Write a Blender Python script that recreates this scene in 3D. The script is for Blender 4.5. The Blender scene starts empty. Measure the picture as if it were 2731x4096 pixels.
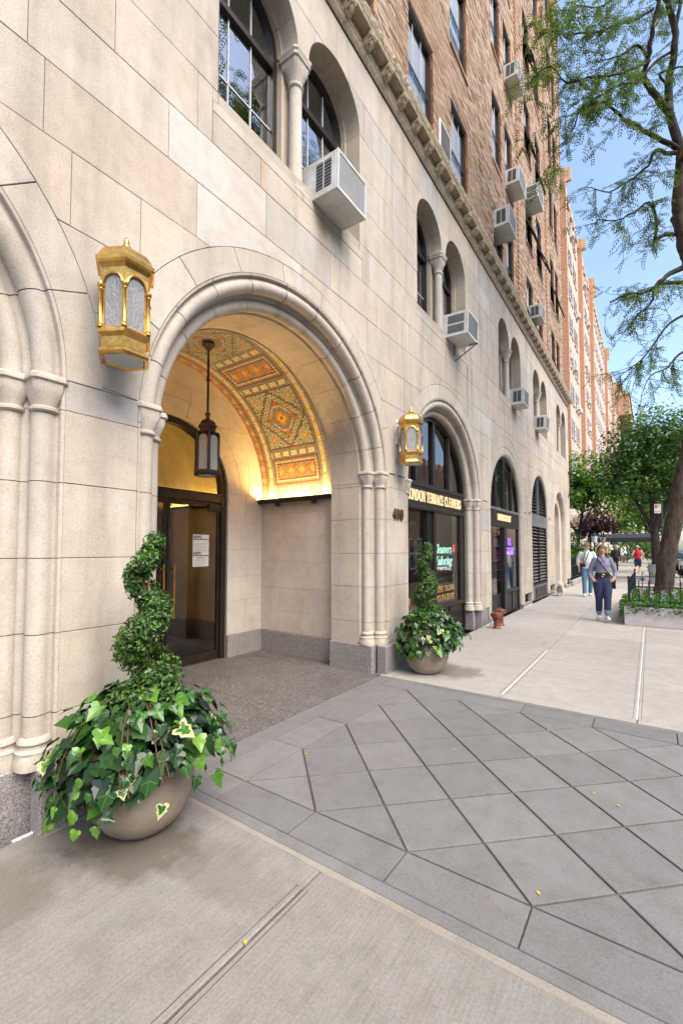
import bpy, math, random
from math import sin, cos, pi, radians, sqrt, atan2, hypot
from mathutils import Vector, Matrix, noise as mnoise
random.seed(11)
S = bpy.context.scene
COL = S.collection
# ---------------------------------------------------------------- camera, sky, sun, exposure
cd = bpy.data.cameras.new('camera'); cam = bpy.data.objects.new('camera', cd); COL.objects.link(cam)
cd.sensor_fit = 'HORIZONTAL'; cd.sensor_width = 24.0; cd.lens = 1757 / 2731 * 24.0
cd.shift_y = 77 / 2731; cd.clip_end = 3000; cd.clip_start = 0.05
cam.location = (2.8, 0, 1.55)
cam.rotation_euler = (radians(90 + 2.38), 0, radians(35.12))
S.camera = cam
SUN_EL, SUN_AZ = radians(52), radians(-18)          # azimuth of the sun measured from +X (street side) towards +Y
wd = bpy.data.worlds.new('World'); S.world = wd; wd.use_nodes = True
wn = wd.node_tree.nodes; wl = wd.node_tree.links
sky = wn.new('ShaderNodeTexSky'); sky.sky_type = 'NISHITA'; sky.sun_disc = False
sky.sun_elevation = SUN_EL; sky.sun_rotation = pi / 2 - SUN_AZ
sky.air_density = 1.0; sky.dust_density = 2.2; sky.ozone_density = 1.3; sky.altitude = 10
bg = wn['Background']; bg.inputs['Strength'].default_value = 0.15
wl.new(sky.outputs['Color'], bg.inputs['Color'])
sd = bpy.data.lights.new('sun', 'SUN'); sd.energy = 1.9; sd.angle = radians(50); sd.color = (1.0, 0.94, 0.85)
sun = bpy.data.objects.new('sun', sd); COL.objects.link(sun)
sdir = Vector((cos(SUN_EL) * cos(SUN_AZ), cos(SUN_EL) * sin(SUN_AZ), sin(SUN_EL)))
sun.rotation_euler = sdir.to_track_quat('Z', 'Y').to_euler(); sun.location = (20, -5, 40)
S.view_settings.view_transform = 'Standard'; S.view_settings.look = 'None'
S.view_settings.exposure = 1.43; S.view_settings.gamma = 1.0; S.view_settings.use_curve_mapping = False
S.render.engine = 'CYCLES'
S.cycles.use_adaptive_sampling = True; S.cycles.adaptive_threshold = .02
S.cycles.max_bounces = 7; S.cycles.diffuse_bounces = 3; S.cycles.glossy_bounces = 4
S.cycles.transmission_bounces = 6; S.cycles.transparent_max_bounces = 12
S.cycles.sample_clamp_indirect = 6.0; S.cycles.caustics_reflective = False; S.cycles.caustics_refractive = False

# ---------------------------------------------------------------- helpers
class MB:
    """collects faces; build() links them as ONE mesh object"""
    def __init__(s): s.v = []; s.f = []; s.m = []; s.c = []; s.col = None
    def add(s, vs, fs, mi=0, col=None):
        b = len(s.v); s.v += [tuple(v) for v in vs]
        s.f += [tuple(b + i for i in f) for f in fs]; s.m += [mi] * len(fs); s.c += [col] * len(fs)
        return s
    def box(s, x0, x1, y0, y1, z0, z1, b=0.0, mi=0):
        if x1 < x0: x0, x1 = x1, x0
        if y1 < y0: y0, y1 = y1, y0
        if z1 < z0: z0, z1 = z1, z0
        b = min(b, (x1 - x0) * .45, (y1 - y0) * .45, (z1 - z0) * .45)
        if b <= 0:
            vs = [(x, y, z) for x in (x0, x1) for y in (y0, y1) for z in (z0, z1)]
            fs = [(0, 1, 3, 2), (4, 6, 7, 5), (0, 4, 5, 1), (2, 3, 7, 6), (0, 2, 6, 4), (1, 5, 7, 3)]
            return s.add(vs, fs, mi)
        vs = []; idx = {}
        for i, x in enumerate((x0, x1)):
            for j, y in enumerate((y0, y1)):
                for k, z in enumerate((z0, z1)):
                    sx, sy, sz = (1 - 2 * i) * b, (1 - 2 * j) * b, (1 - 2 * k) * b
                    for a, p in enumerate(((x, y + sy, z + sz), (x + sx, y, z + sz), (x + sx, y + sy, z))):
                        idx[(i, j, k, a)] = len(vs); vs.append(p)
        I = lambda *t: idx[t]
        fs = []
        for i in (0, 1): fs.append((I(i, 0, 0, 0), I(i, 0, 1, 0), I(i, 1, 1, 0), I(i, 1, 0, 0)))
        for j in (0, 1): fs.append((I(0, j, 0, 1), I(0, j, 1, 1), I(1, j, 1, 1), I(1, j, 0, 1)))
        for k in (0, 1): fs.append((I(0, 0, k, 2), I(0, 1, k, 2), I(1, 1, k, 2), I(1, 0, k, 2)))
        for j in (0, 1):
            for k in (0, 1): fs.append((I(0, j, k, 1), I(1, j, k, 1), I(1, j, k, 2), I(0, j, k, 2)))
        for i in (0, 1):
            for k in (0, 1): fs.append((I(i, 0, k, 0), I(i, 1, k, 0), I(i, 1, k, 2), I(i, 0, k, 2)))
        for i in (0, 1):
            for j in (0, 1): fs.append((I(i, j, 0, 0), I(i, j, 1, 0), I(i, j, 1, 1), I(i, j, 0, 1)))
        for i in (0, 1):
            for j in (0, 1):
                for k in (0, 1): fs.append((I(i, j, k, 0), I(i, j, k, 1), I(i, j, k, 2)))
        return s.add(vs, fs, mi)
    def lathe(s, prof, n=16, c=(0, 0, 0), mi=0, ph=0.0, caps=True):
        vs = []; fs = []
        for r, z in prof:
            for i in range(n):
                a = ph + 2 * pi * i / n; vs.append((c[0] + r * cos(a), c[1] + r * sin(a), c[2] + z))
        for k in range(len(prof) - 1):
            for i in range(n):
                j = (i + 1) % n; fs.append((k * n + i, k * n + j, (k + 1) * n + j, (k + 1) * n + i))
        if caps:
            fs.append(tuple(range(n - 1, -1, -1))); b = (len(prof) - 1) * n; fs.append(tuple(range(b, b + n)))
        return s.add(vs, fs, mi)
    def tube(s, pts, rad, n=8, mi=0, caps=True, flat=1.0):
        pts = [Vector(p) for p in pts]
        if not hasattr(rad, '__len__'): rad = [rad] * len(pts)
        vs = []; fs = []; up = None
        for i, p in enumerate(pts):
            t = (pts[min(i + 1, len(pts) - 1)] - pts[max(i - 1, 0)])
            if t.length < 1e-9: t = Vector((0, 0, 1))
            t.normalize()
            if up is None:
                up = Vector((1, 0, 0)) if abs(t.x) < .8 else Vector((0, 1, 0))
            u = (up - t * up.dot(t)); u.normalize(); w = t.cross(u); up = u
            for k in range(n):
                a = 2 * pi * k / n; vs.append(p + u * (rad[i] * cos(a)) + w * (rad[i] * flat * sin(a)))
        for i in range(len(pts) - 1):
            for k in range(n):
                j = (k + 1) % n; fs.append((i * n + k, i * n + j, (i + 1) * n + j, (i + 1) * n + k))
        if caps:
            fs.append(tuple(range(n - 1, -1, -1))); b = (len(pts) - 1) * n; fs.append(tuple(range(b, b + n)))
        return s.add(vs, fs, mi)
    def prism(s, poly, d0, d1, M, mi=0, ch=0.0):
        """poly: CCW list of (u,v); M(u,v,d) -> xyz; front face at d1, back at d0"""
        n = len(poly); vs = []; fs = []
        front = inset(poly, ch) if ch else poly
        vs += [M(u, v, d1) for u, v in front]
        if ch: vs += [M(u, v, d1 - ch) for u, v in poly]
        vs += [M(u, v, d0) for u, v in poly]
        fs.append(tuple(range(n)))
        for l in range(2 if ch else 1):
            for i in range(n):
                j = (i + 1) % n; fs.append((l * n + i, (l + 1) * n + i, (l + 1) * n + j, l * n + j))
        return s.add(vs, fs, mi)
    def grid(s, rows, mi=0, close=False):
        n = len(rows[0]); vs = [p for r in rows for p in r]; fs = []
        for i in range(len(rows) - 1):
            for k in range(n if close else n - 1):
                j = (k + 1) % n; fs.append((i * n + k, i * n + j, (i + 1) * n + j, (i + 1) * n + k))
        return s.add(vs, fs, mi)
    def xf(s, M):
        s.v = [tuple(M @ Vector(p)) for p in s.v]; return s
    def mesh(s, name, mats, sharp=32, smooth=True):
        me = bpy.data.meshes.new(name); me.from_pydata(s.v, [], s.f)
        if not isinstance(mats, (list, tuple)): mats = [mats]
        for m in mats: me.materials.append(m)
        if len(mats) > 1: me.polygons.foreach_set('material_index', s.m)
        if any(c is not None for c in s.c):
            at = me.color_attributes.new('Col', 'FLOAT_COLOR', 'CORNER'); buf = []
            for f, c in zip(s.f, s.c):
                c = c or (.5, .5, .5); buf += [c[0], c[1], c[2], 1.0] * len(f)
            at.data.foreach_set('color', buf)
        me.update()
        if smooth:
            me.polygons.foreach_set('use_smooth', [True] * len(me.polygons)); me.set_sharp_from_angle(angle=radians(sharp))
        return me
    def build(s, name, mats, parent=None, sharp=32, smooth=True):
        return link(name, s.mesh(name, mats, sharp, smooth), parent)

def link(name, me, parent=None, loc=None, rot=None, scale=None):
    o = bpy.data.objects.new(name, me); COL.objects.link(o)
    if parent is not None: o.parent = parent
    if loc is not None: o.location = loc
    if rot is not None: o.rotation_euler = rot
    if scale is not None: o.scale = scale if hasattr(scale, '__len__') else (scale,) * 3
    return o
def tag(o, label=None, cat=None, group=None, kind=None):
    if label: o['label'] = label
    if cat: o['category'] = cat
    if group: o['group'] = group
    if kind: o['kind'] = kind
    return o
def thing(name, label, cat, loc=(0, 0, 0), rz=0.0, group=None):
    o = bpy.data.objects.new(name, None); COL.objects.link(o); o.location = loc; o.rotation_euler = (0, 0, rz)
    o.empty_display_size = .1
    return tag(o, label, cat, group)
def struct(o): o['kind'] = 'structure'; return o
def copy_tree(o, parent=None):
    c = o.copy(); COL.objects.link(c); c.parent = parent
    for ch in list(o.children): copy_tree(ch, c)
    return c
def inset(poly, d):
    n = len(poly); out = []
    for i in range(n):
        p0, p, p1 = poly[i - 1], poly[i], poly[(i + 1) % n]
        a = (p[0] - p0[0], p[1] - p0[1]); b = (p1[0] - p[0], p1[1] - p[1])
        la = hypot(*a) or 1e-9; lb = hypot(*b) or 1e-9
        n1 = (-a[1] / la, a[0] / la); n2 = (-b[1] / lb, b[0] / lb)
        k = 1 + n1[0] * n2[0] + n1[1] * n2[1]; k = max(k, .35)
        out.append((p[0] + (n1[0] + n2[0]) * d / k, p[1] + (n1[1] + n2[1]) * d / k))
    return out
def area(poly):
    return .5 * sum(poly[i - 1][0] * poly[i][1] - poly[i][0] * poly[i - 1][1] for i in range(len(poly)))
def lerp(a, b, t): return a + (b - a) * t
def text_mesh(body, size, mat, ext=.004, align='CENTER', shear=0.0, bold=0.0, res=3):
    cu = bpy.data.curves.new('t', 'FONT'); cu.body = body; cu.size = size; cu.extrude = ext; cu.align_x = align
    cu.shear = shear; cu.offset = bold; cu.resolution_u = res
    o = bpy.data.objects.new('t', cu); COL.objects.link(o)
    dg = bpy.context.evaluated_depsgraph_get(); dg.update()
    me = bpy.data.meshes.new_from_object(o.evaluated_get(dg)); bpy.data.objects.remove(o); bpy.data.curves.remove(cu)
    me.materials.clear(); me.materials.append(mat); return me
FX = lambda u, v, d: (d, u, v)          # facade map: u = along the street (Y), v = up, d = out of the wall (X)
# ---------------------------------------------------------------- materials
class NT:
    def __init__(s, name):
        s.m = bpy.data.materials.new(name); s.m.use_nodes = True; s.t = s.m.node_tree; s.n = s.t.nodes; s.l = s.t.links
        s.p = s.n['Principled BSDF']; s.out = s.n['Material Output']
    def new(s, t, **kw):
        n = s.n.new('ShaderNode' + t)
        for k, v in kw.items(): setattr(n, k, v)
        return n
    def lk(s, a, b): s.l.new(a, b)
    def pos(s): return s.new('NewGeometry').outputs['Position']
    def objc(s): return s.new('TexCoord').outputs['Object']
    def rnd(s): return s.new('ObjectInfo').outputs['Random']
    def noise(s, sc, det=4, rough=.55, vec=None, scale3=None):
        n = s.new('TexNoise'); n.inputs['Scale'].default_value = sc; n.inputs['Detail'].default_value = det; n.inputs['Roughness'].default_value = rough
        v = vec or s.pos()
        if scale3:
            mp = s.new('Mapping'); mp.inputs['Scale'].default_value = scale3; s.lk(v, mp.inputs['Vector']); v = mp.outputs['Vector']
        s.lk(v, n.inputs['Vector']); return n.outputs['Fac']
    def ramp(s, fac, stops):
        r = s.new('ValToRGB'); e = r.color_ramp.elements
        while len(e) > 1: e.remove(e[-1])
        e[0].position = stops[0][0]; e[0].color = (*stops[0][1], 1)
        for p, c in stops[1:]:
            x = e.new(p); x.color = (*c, 1)
        s.lk(fac, r.inputs['Fac']); return r.outputs['Color']
    def mix(s, fac, a, b, mode='MIX'):
        m = s.new('Mix'); m.data_type = 'RGBA'; m.blend_type = mode
        for k, v in ((0, fac), (6, a), (7, b)):
            if isinstance(v, (int, float)): m.inputs[k].default_value = v
            elif isinstance(v, tuple): m.inputs[k].default_value = (*v, 1)
            else: s.lk(v, m.inputs[k])
        return m.outputs[2]
    def math(s, op, a, b=None, clamp=False):
        m = s.new('Math'); m.operation = op; m.use_clamp = clamp
        for k, v in ((0, a), (1, b)):
            if v is None: continue
            if isinstance(v, (int, float)): m.inputs[k].default_value = v
            else: s.lk(v, m.inputs[k])
        return m.outputs[0]
    def bump(s, h, st=.3, dist=.01, nrm=None):
        b = s.new('Bump'); b.inputs['Strength'].default_value = st; b.inputs['Distance'].default_value = dist
        s.lk(h, b.inputs['Height'])
        if nrm is not None: s.lk(nrm, b.inputs['Normal'])
        s.lk(b.outputs['Normal'], s.p.inputs['Normal']); return b.outputs['Normal']
    def set(s, col=None, rough=None, metal=None, spec=None):
        for k, v in (('Base Color', col), ('Roughness', rough), ('Metallic', metal), ('Specular IOR Level', spec)):
            if v is None: continue
            if isinstance(v, tuple): s.p.inputs[k].default_value = (*v, 1)
            elif isinstance(v, (int, float)): s.p.inputs[k].default_value = v
            else: s.lk(v, s.p.inputs[k])
        return s.m

def mk_stone(name, ramp, stain=.5, bump=.25, rough=.85, runs=()):
    t = NT(name)
    base = t.ramp(t.rnd(), ramp)
    big = t.noise(1.3, 3, .6)
    c = t.mix(t.math('MULTIPLY', t.ramp(big, [(.36, (0, 0, 0)), (.68, (1, 1, 1))]), .5), base, (.41, .345, .275))
    streak = t.noise(1.0, 3, .62, scale3=(3.5, 3.5, .45))
    c = t.mix(t.math('MULTIPLY', t.ramp(streak, [(.46, (0, 0, 0)), (.72, (1, 1, 1))]), stain), c, (.26, .228, .19))
    pale = t.noise(2.2, 2, .5, scale3=(2, 2, .7))
    c = t.mix(t.math('MULTIPLY', t.ramp(pale, [(.55, (0, 0, 0)), (.75, (1, 1, 1))]), .30), c, (.60, .565, .51))
    if runs:                                         # drips that have run down the face below sills and units
        sp = t.new('SeparateXYZ'); t.lk(t.pos(), sp.inputs[0]); wob = t.math('MULTIPLY', t.math('SUBTRACT', t.noise(2.5, 2), .5), .10)
        for (y, z0, z1, w, col, st) in runs:
            dy = t.math('ABSOLUTE', t.math('ADD', t.math('SUBTRACT', sp.outputs[1], y), wob))
            m1 = t.math('SUBTRACT', 1.0, t.math('DIVIDE', dy, w), True); m2 = t.math('MULTIPLY', t.math('DIVIDE', t.math('SUBTRACT', sp.outputs[2], z0), z1 - z0, True), t.math('LESS_THAN', sp.outputs[2], z1))
            c = t.mix(t.math('MULTIPLY', t.math('MULTIPLY', m1, m2), st), c, col)
    mot = t.noise(9, 3, .65)
    c = t.mix(.55, c, t.ramp(mot, [(.3, (.84, .83, .82)), (.5, (1, 1, 1)), (.72, (1.10, 1.10, 1.11))]), 'MULTIPLY')
    grain = t.noise(95, 3, .75)
    c = t.mix(.75, c, t.ramp(grain, [(.3, (.70, .70, .70)), (.5, (1, 1, 1)), (.72, (1.16, 1.16, 1.16))]), 'MULTIPLY')
    t.set(c, rough, spec=.25)
    h = t.math('ADD', t.math('MULTIPLY', grain, .6), t.noise(14, 2, .6))
    t.bump(h, bump, .006)
    return t.m
LIME = mk_stone('limestone', [(0, (.49, .41, .32)), (.14, (.58, .52, .445)), (.3, (.505, .44, .37)), (.45, (.585, .505, .41)), (.6, (.46, .41, .35)), (.74, (.565, .475, .37)), (.86, (.535, .465, .40)), (.95, (.45, .43, .40)), (1, (.60, .57, .52))], .55, runs=((8.18, 3.5, 5.1, .07, (.17, .155, .14), .8), (8.42, 3.9, 5.1, .05, (.16, .145, .13), .8), (2.75, 4.45, 5.1, .05, (.45, .27, .11), .6), (3.62, 4.5, 5.1, .10, (.44, .29, .14), .5), (4.1, 4.3, 5.15, .07, (.33, .28, .22), .5), (12.1, 3.9, 5.15, .10, (.25, .23, .21), .6), (1.06, 3.6, 5.2, .16, (.30, .265, .225), .55), (.75, 3.4, 5.6, .12, (.32, .28, .235), .5), (5.62, 5.3, 7.6, .10, (.33, .285, .23), .5), (9.0, 5.0, 7.6, .12, (.30, .265, .225), .5), (13.2, 4.6, 7.6, .10, (.22, .205, .19), .6), (16.9, 4.8, 7.6, .12, (.25, .23, .21), .5)))
LIME2 = mk_stone('limestone_trim', [(0, (.525, .465, .395)), (.5, (.56, .50, .425)), (1, (.51, .455, .385))], .45)
LIMEW = mk_stone('limestone_warm', [(0, (.49, .405, .30)), (.5, (.52, .435, .325)), (1, (.475, .40, .305))], .35)
LIMEP = mk_stone('limestone_polished', [(0, (.64, .565, .50)), (.5, (.67, .60, .53)), (1, (.63, .57, .51))], .12, .06, .6)
def mk_speckle(name, cols, sc, rough=.55, bump=.05, dirt=0.0):
    t = NT(name)
    v = t.new('TexVoronoi'); v.inputs['Scale'].default_value = sc; t.lk(t.pos(), v.inputs['Vector'])
    g = t.new('SeparateColor'); t.lk(v.outputs['Color'], g.inputs[0])
    c = t.ramp(g.outputs[0], [(i / max(1, len(cols) - 1), k) for i, k in enumerate(cols)])
    c = t.mix(.35, c, t.ramp(t.noise(3, 4), [(.3, (.7, .7, .7)), (.7, (1.15, 1.15, 1.15))]), 'MULTIPLY')
    if dirt: c = t.mix(t.math('MULTIPLY', t.ramp(t.noise(1.6, 5, .65), [(.45, (0, 0, 0)), (.7, (1, 1, 1))]), dirt), c, (.07, .06, .052))
    t.set(c, rough); t.bump(t.noise(120, 3), bump, .004); return t.m
GRAN = mk_speckle('granite', [(.30, .275, .265), (.10, .092, .09), (.36, .33, .315), (.22, .195, .185), (.44, .41, .395), (.16, .14, .135)], 170, .6)
TERR = mk_speckle('terrazzo', [(.075, .069, .065), (.14, .126, .118), (.052, .048, .046), (.20, .178, .165), (.095, .085, .08), (.28, .25, .235)], 75, .55, .03, .5)
def mk_conc(name, base, var, bump=.15, broom=False, stain=.35, patch=(.30, .27, .235), wetat=()):
    t = NT(name)
    c = t.ramp(t.rnd(), [(0, tuple(x * .90 for x in base)), (1, tuple(x * 1.08 for x in base))])
    c = t.mix(t.math('MULTIPLY', t.ramp(t.noise(.9, 5, .62), [(.4, (0, 0, 0)), (.68, (1, 1, 1))]), var), c, tuple(x * .78 for x in base))
    c = t.mix(t.math('MULTIPLY', t.ramp(t.noise(2.6, 5, .7), [(.55, (0, 0, 0)), (.72, (1, 1, 1))]), stain), c, patch)
    c = t.mix(.8, c, t.ramp(t.noise(85, 3, .8), [(.3, (.70, .69, .68)), (.5, (1, 1, 1)), (.72, (1.18, 1.18, 1.18))]), 'MULTIPLY')
    c = t.mix(.6, c, t.ramp(t.noise(6.5, 4, .7), [(.32, (.80, .79, .77)), (.5, (1, 1, 1)), (.7, (1.13, 1.13, 1.14))]), 'MULTIPLY')
    if broom: c = t.mix(.55, c, t.ramp(t.noise(1.0, 2, .6, scale3=(95, 3.5, 1)), [(.3, (.78, .77, .75)), (.55, (1, 1, 1)), (.75, (1.12, 1.12, 1.12))]), 'MULTIPLY')
    sp = t.noise(34, 2, .5)
    c = t.mix(t.math('MULTIPLY', t.ramp(sp, [(.735, (0, 0, 0)), (.75, (1, 1, 1))]), .45), c, (.13, .115, .10))
    vg = t.new('TexVoronoi'); vg.inputs['Scale'].default_value = 2.3; t.lk(t.pos(), vg.inputs['Vector'])
    sep = t.new('SeparateColor'); t.lk(vg.outputs['Color'], sep.inputs[0])
    gum = t.math('MULTIPLY', t.ramp(vg.outputs['Distance'], [(.028, (1, 1, 1)), (.04, (0, 0, 0))]), t.math('GREATER_THAN', sep.outputs[0], .5))
    c = t.mix(t.math('MULTIPLY', gum, .5), c, tuple(x * .42 for x in base))
    wet = t.ramp(t.noise(5.5, 3, .6), [(.63, (0, 0, 0)), (.66, (1, 1, 1))])
    c = t.mix(t.math('MULTIPLY', wet, .10), c, (.16, .15, .14))
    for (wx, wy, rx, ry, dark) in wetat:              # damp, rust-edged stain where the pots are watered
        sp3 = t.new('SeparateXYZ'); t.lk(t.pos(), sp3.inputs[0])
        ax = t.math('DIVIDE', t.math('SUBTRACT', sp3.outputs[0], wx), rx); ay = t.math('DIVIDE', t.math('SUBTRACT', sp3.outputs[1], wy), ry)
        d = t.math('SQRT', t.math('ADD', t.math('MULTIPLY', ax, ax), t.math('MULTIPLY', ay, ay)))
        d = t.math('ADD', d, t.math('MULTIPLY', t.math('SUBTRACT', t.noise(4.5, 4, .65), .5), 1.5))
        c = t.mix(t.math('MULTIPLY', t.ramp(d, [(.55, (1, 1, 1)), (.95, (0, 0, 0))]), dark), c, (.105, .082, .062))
    t.set(c, .82, spec=.3)
    h = t.noise(260, 3, .7)
    if broom:
        st = t.noise(1.0, 2, .7, scale3=(120, 4, 1)); h = t.math('ADD', h, t.math('MULTIPLY', st, 1.4))
    t.bump(h, bump, .004); return t.m
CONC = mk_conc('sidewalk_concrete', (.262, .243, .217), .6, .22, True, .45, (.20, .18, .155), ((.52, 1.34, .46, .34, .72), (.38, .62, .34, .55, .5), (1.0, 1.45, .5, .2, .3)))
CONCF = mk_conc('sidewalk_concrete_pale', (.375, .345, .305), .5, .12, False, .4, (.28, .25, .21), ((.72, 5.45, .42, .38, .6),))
PAVE = mk_conc('entrance_paver', (.178, .172, .167), .6, .14, False, .45, (.125, .113, .10))
CONCB = mk_conc('joint_bed', (.15, .135, .12), .3)
GROOVE = mk_conc('joint_filler', (.105, .09, .076), .3)
CURBST = mk_conc('edge_strip', (.30, .265, .22), .6)
PLANTC = mk_conc('planter_concrete', (.60, .54, .52), .35, .15, False, .25, (.42, .37, .35))
ASPH = mk_conc('asphalt', (.055, .055, .057), .4, .3, False, .1)
MORT = mk_stone('mortar', [(0, (.43, .385, .33)), (1, (.45, .40, .345))], .3)
def mk_plain(name, col, rough=.5, metal=0.0, var=.12, nsc=8, bump=0.0, spec=.5, dirt=None, rnd=0.0):
    t = NT(name)
    c = t.mix(1.0, col, t.ramp(t.noise(nsc, 4, .6), [(.3, (1 - var,) * 3), (.7, (1 + var,) * 3)]), 'MULTIPLY')
    if rnd: c = t.mix(1.0, c, t.ramp(t.rnd(), [(0, (1 - rnd,) * 3), (1, (1 + rnd,) * 3)]), 'MULTIPLY')
    if dirt: c = t.mix(t.math('MULTIPLY', t.ramp(t.noise(nsc * .6, 5, .7), [(.5, (0, 0, 0)), (.72, (1, 1, 1))]), dirt[0]), c, dirt[1])
    t.set(c, rough, metal, spec)
    if bump: t.bump(t.noise(nsc * 12, 3), bump, .004)
    return t.m
BRONZE = mk_plain('dark_bronze', (.030, .023, .019), .42, .35, .25, 6)
BLACKM = mk_plain('black_metal', (.016, .016, .017), .42, .3)
STEEL = mk_plain('zinc_steel', (.33, .36, .38), .42, .75, .25, 5, dirt=(.5, (.15, .16, .17)))
BRASS = mk_plain('aged_brass', (.66, .385, .10), .26, .94, .28, 24, .05, dirt=(.4, (.27, .15, .035)))
BRASSD = mk_plain('brass_numeral', (.13, .088, .03), .45, .6, .2)
IRON = mk_plain('brown_iron', (.045, .032, .026), .55, .5, .3, 14, .1)
WHITEP = mk_plain('white_paint', (.72, .71, .69), .5, 0, .06, 4)
ACW = mk_plain('air_conditioner_casing', (.58, .575, .55), .5, .0, .10, 7, dirt=(.6, (.36, .315, .26)), rnd=.14)
ACG = mk_plain('air_conditioner_grey', (.30, .30, .30), .6, .1, .1, 5, dirt=(.3, (.2, .19, .175)))
ACD = mk_plain('air_conditioner_grille', (.035, .034, .034), .6, .2)
POTM = mk_plain('cast_stone_pot', (.33, .275, .215), .85, 0, .16, 7, .35, .2, dirt=(.4, (.20, .165, .13)))
SOIL = mk_plain('soil', (.035, .025, .018), .95)
RUST = mk_plain('red_brown_paint', (.17, .055, .030), .4, .0, .25, 10, .05)
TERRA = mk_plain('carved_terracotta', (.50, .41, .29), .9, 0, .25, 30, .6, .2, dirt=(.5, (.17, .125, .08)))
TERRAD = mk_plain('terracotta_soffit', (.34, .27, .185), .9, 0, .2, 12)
REDJ = mk_plain('orange_brick', (.33, .105, .035), .85, 0, .3, 30, .3)
CREAM = mk_plain('pale_backing', (.84, .83, .80), .8, 0, .03)  # kept very white so sheets behind glass imitate bright sky reflection
BLIND = mk_plain('blind_slat', (.58, .60, .60), .6, 0, .03)
DARKI = mk_plain('dark_room', (.028, .026, .024), .9)
WALNUT = mk_plain('reddish_wood', (.16, .045, .018), .5, 0, .35, 6)
PAPER = mk_plain('paper', (.58, .575, .56), .8, 0, .03)
INK = mk_plain('ink', (.05, .05, .055), .8)
INKR = mk_plain('red_ink', (.45, .08, .05), .8)
MATBLK = mk_plain('door_mat', (.012, .012, .012), .95)
BACKING = mk_plain('raw_wall', (.25, .22, .19), .9)
def mk_attr(name, rough=.6, bump=.0, spec=.4):
    t = NT(name); a = t.new('VertexColor'); a.layer_name = 'Col'
    c = t.mix(.35, a.outputs['Color'], t.ramp(t.noise(60, 3), [(.3, (.75, .75, .75)), (.7, (1.2, 1.2, 1.2))]), 'MULTIPLY')
    t.set(c, rough, spec=spec)
    if bump: t.bump(t.noise(90, 3), bump, .004)
    return t.m
MOSAIC = mk_attr('mosaic_tile', .28, 0, .55)
BRICKM = mk_attr('tapestry_brick', .88, .5, .2)
GROUT = mk_plain('grout', (.26, .225, .185), .9)
BMORT = mk_plain('brick_mortar', (.44, .37, .31), .95)
def mk_brick_rnd(name, ramp):
    t = NT(name); c = t.ramp(t.rnd(), ramp)
    c = t.mix(.5, c, t.ramp(t.noise(40, 3), [(.3, (.7, .7, .7)), (.7, (1.2, 1.2, 1.2))]), 'MULTIPLY')
    t.set(c, .88, spec=.2); t.bump(t.noise(90, 3), .5, .004); return t.m
BRICKR = mk_brick_rnd('tapestry_brick_single', [(0, (.27, .155, .095)), (.25, (.37, .245, .165)), (.5, (.43, .305, .215)), (.75, (.32, .20, .125)), (1, (.46, .345, .26))])
def mk_glass(name, tint=(.9, .95, .95), rough=.0, ior=1.7, trans=1.0):
    t = NT(name); t.n.remove(t.p)
    tr = t.new('BsdfTransparent'); tr.inputs[0].default_value = (*tint, 1)
    gl = t.new('BsdfAnisotropic') if False else t.new('BsdfGlossy'); gl.inputs['Roughness'].default_value = rough; gl.inputs['Color'].default_value = (.95, .97, 1, 1)
    fr = t.new('Fresnel'); fr.inputs['IOR'].default_value = ior
    mx = t.new('MixShader'); t.lk(fr.outputs[0], mx.inputs[0]); t.lk(tr.outputs[0], mx.inputs[1]); t.lk(gl.outputs[0], mx.inputs[2])
    t.lk(mx.outputs[0], t.out.inputs['Surface']); return t.m
GLASS = mk_glass('window_glass', (.85, .9, .9), .0, 5.0)
GLASSU = mk_glass('fanlight_glass', (.86, .9, .9), .0, 2.0)
GLASSB = mk_glass('sash_glass', (.97, .98, .99), .0, 1.35)
GLASSD = mk_glass('door_glass', (.58, .60, .60), .0, 1.9)
GLASSS = mk_glass('shop_glass', (.86, .88, .87), .0, 1.8)
def mk_seedy():
    t = NT('seedy_lantern_glass')
    t.set((.80, .82, .84), .12, 0, .9); t.p.inputs['Transmission Weight'].default_value = .55; t.p.inputs['IOR'].default_value = 1.3
    t.bump(t.noise(1.0, 4, .7, vec=t.objc(), scale3=(70, 70, 18)), 1.0, .03); return t.m
SEEDY = mk_seedy()
def mk_frost(): 
    t = NT('frosted_glass'); t.set((.42, .46, .49), .5, 0, .5); t.bump(t.noise(70, 3), .3, .01); return t.m
FROST = mk_frost()
def mk_emit(name, col, st):
    t = NT(name); t.n.remove(t.p); e = t.new('Emission'); e.inputs[0].default_value = (*col, 1); e.inputs[1].default_value = st
    t.lk(e.outputs[0], t.out.inputs['Surface']); return t.m
WARM = mk_emit('lit_strip', (1.0, .62, .21), 75)
WARML = mk_emit('lobby_strip', (1.0, .60, .11), 22)
BULB = mk_emit('lit_bulb', (1.0, .55, .15), 14)
NEONG = mk_emit('neon_mint', (.50, 1.0, .72), .6)
NEONR = mk_emit('neon_red', (1.0, .05, .04), .9)
NEONP = mk_emit('neon_violet', (.30, .10, 1.0), 1.3)
SHOPL = mk_emit('shop_tube', (1.0, .93, .82), 22)
GOLDL = mk_plain('gold_leaf', (.72, .45, .16), .35, .6, .1)
GOLDSIGN = mk_emit('lit_sign_letter', (1.0, .72, .40), .52)
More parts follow.
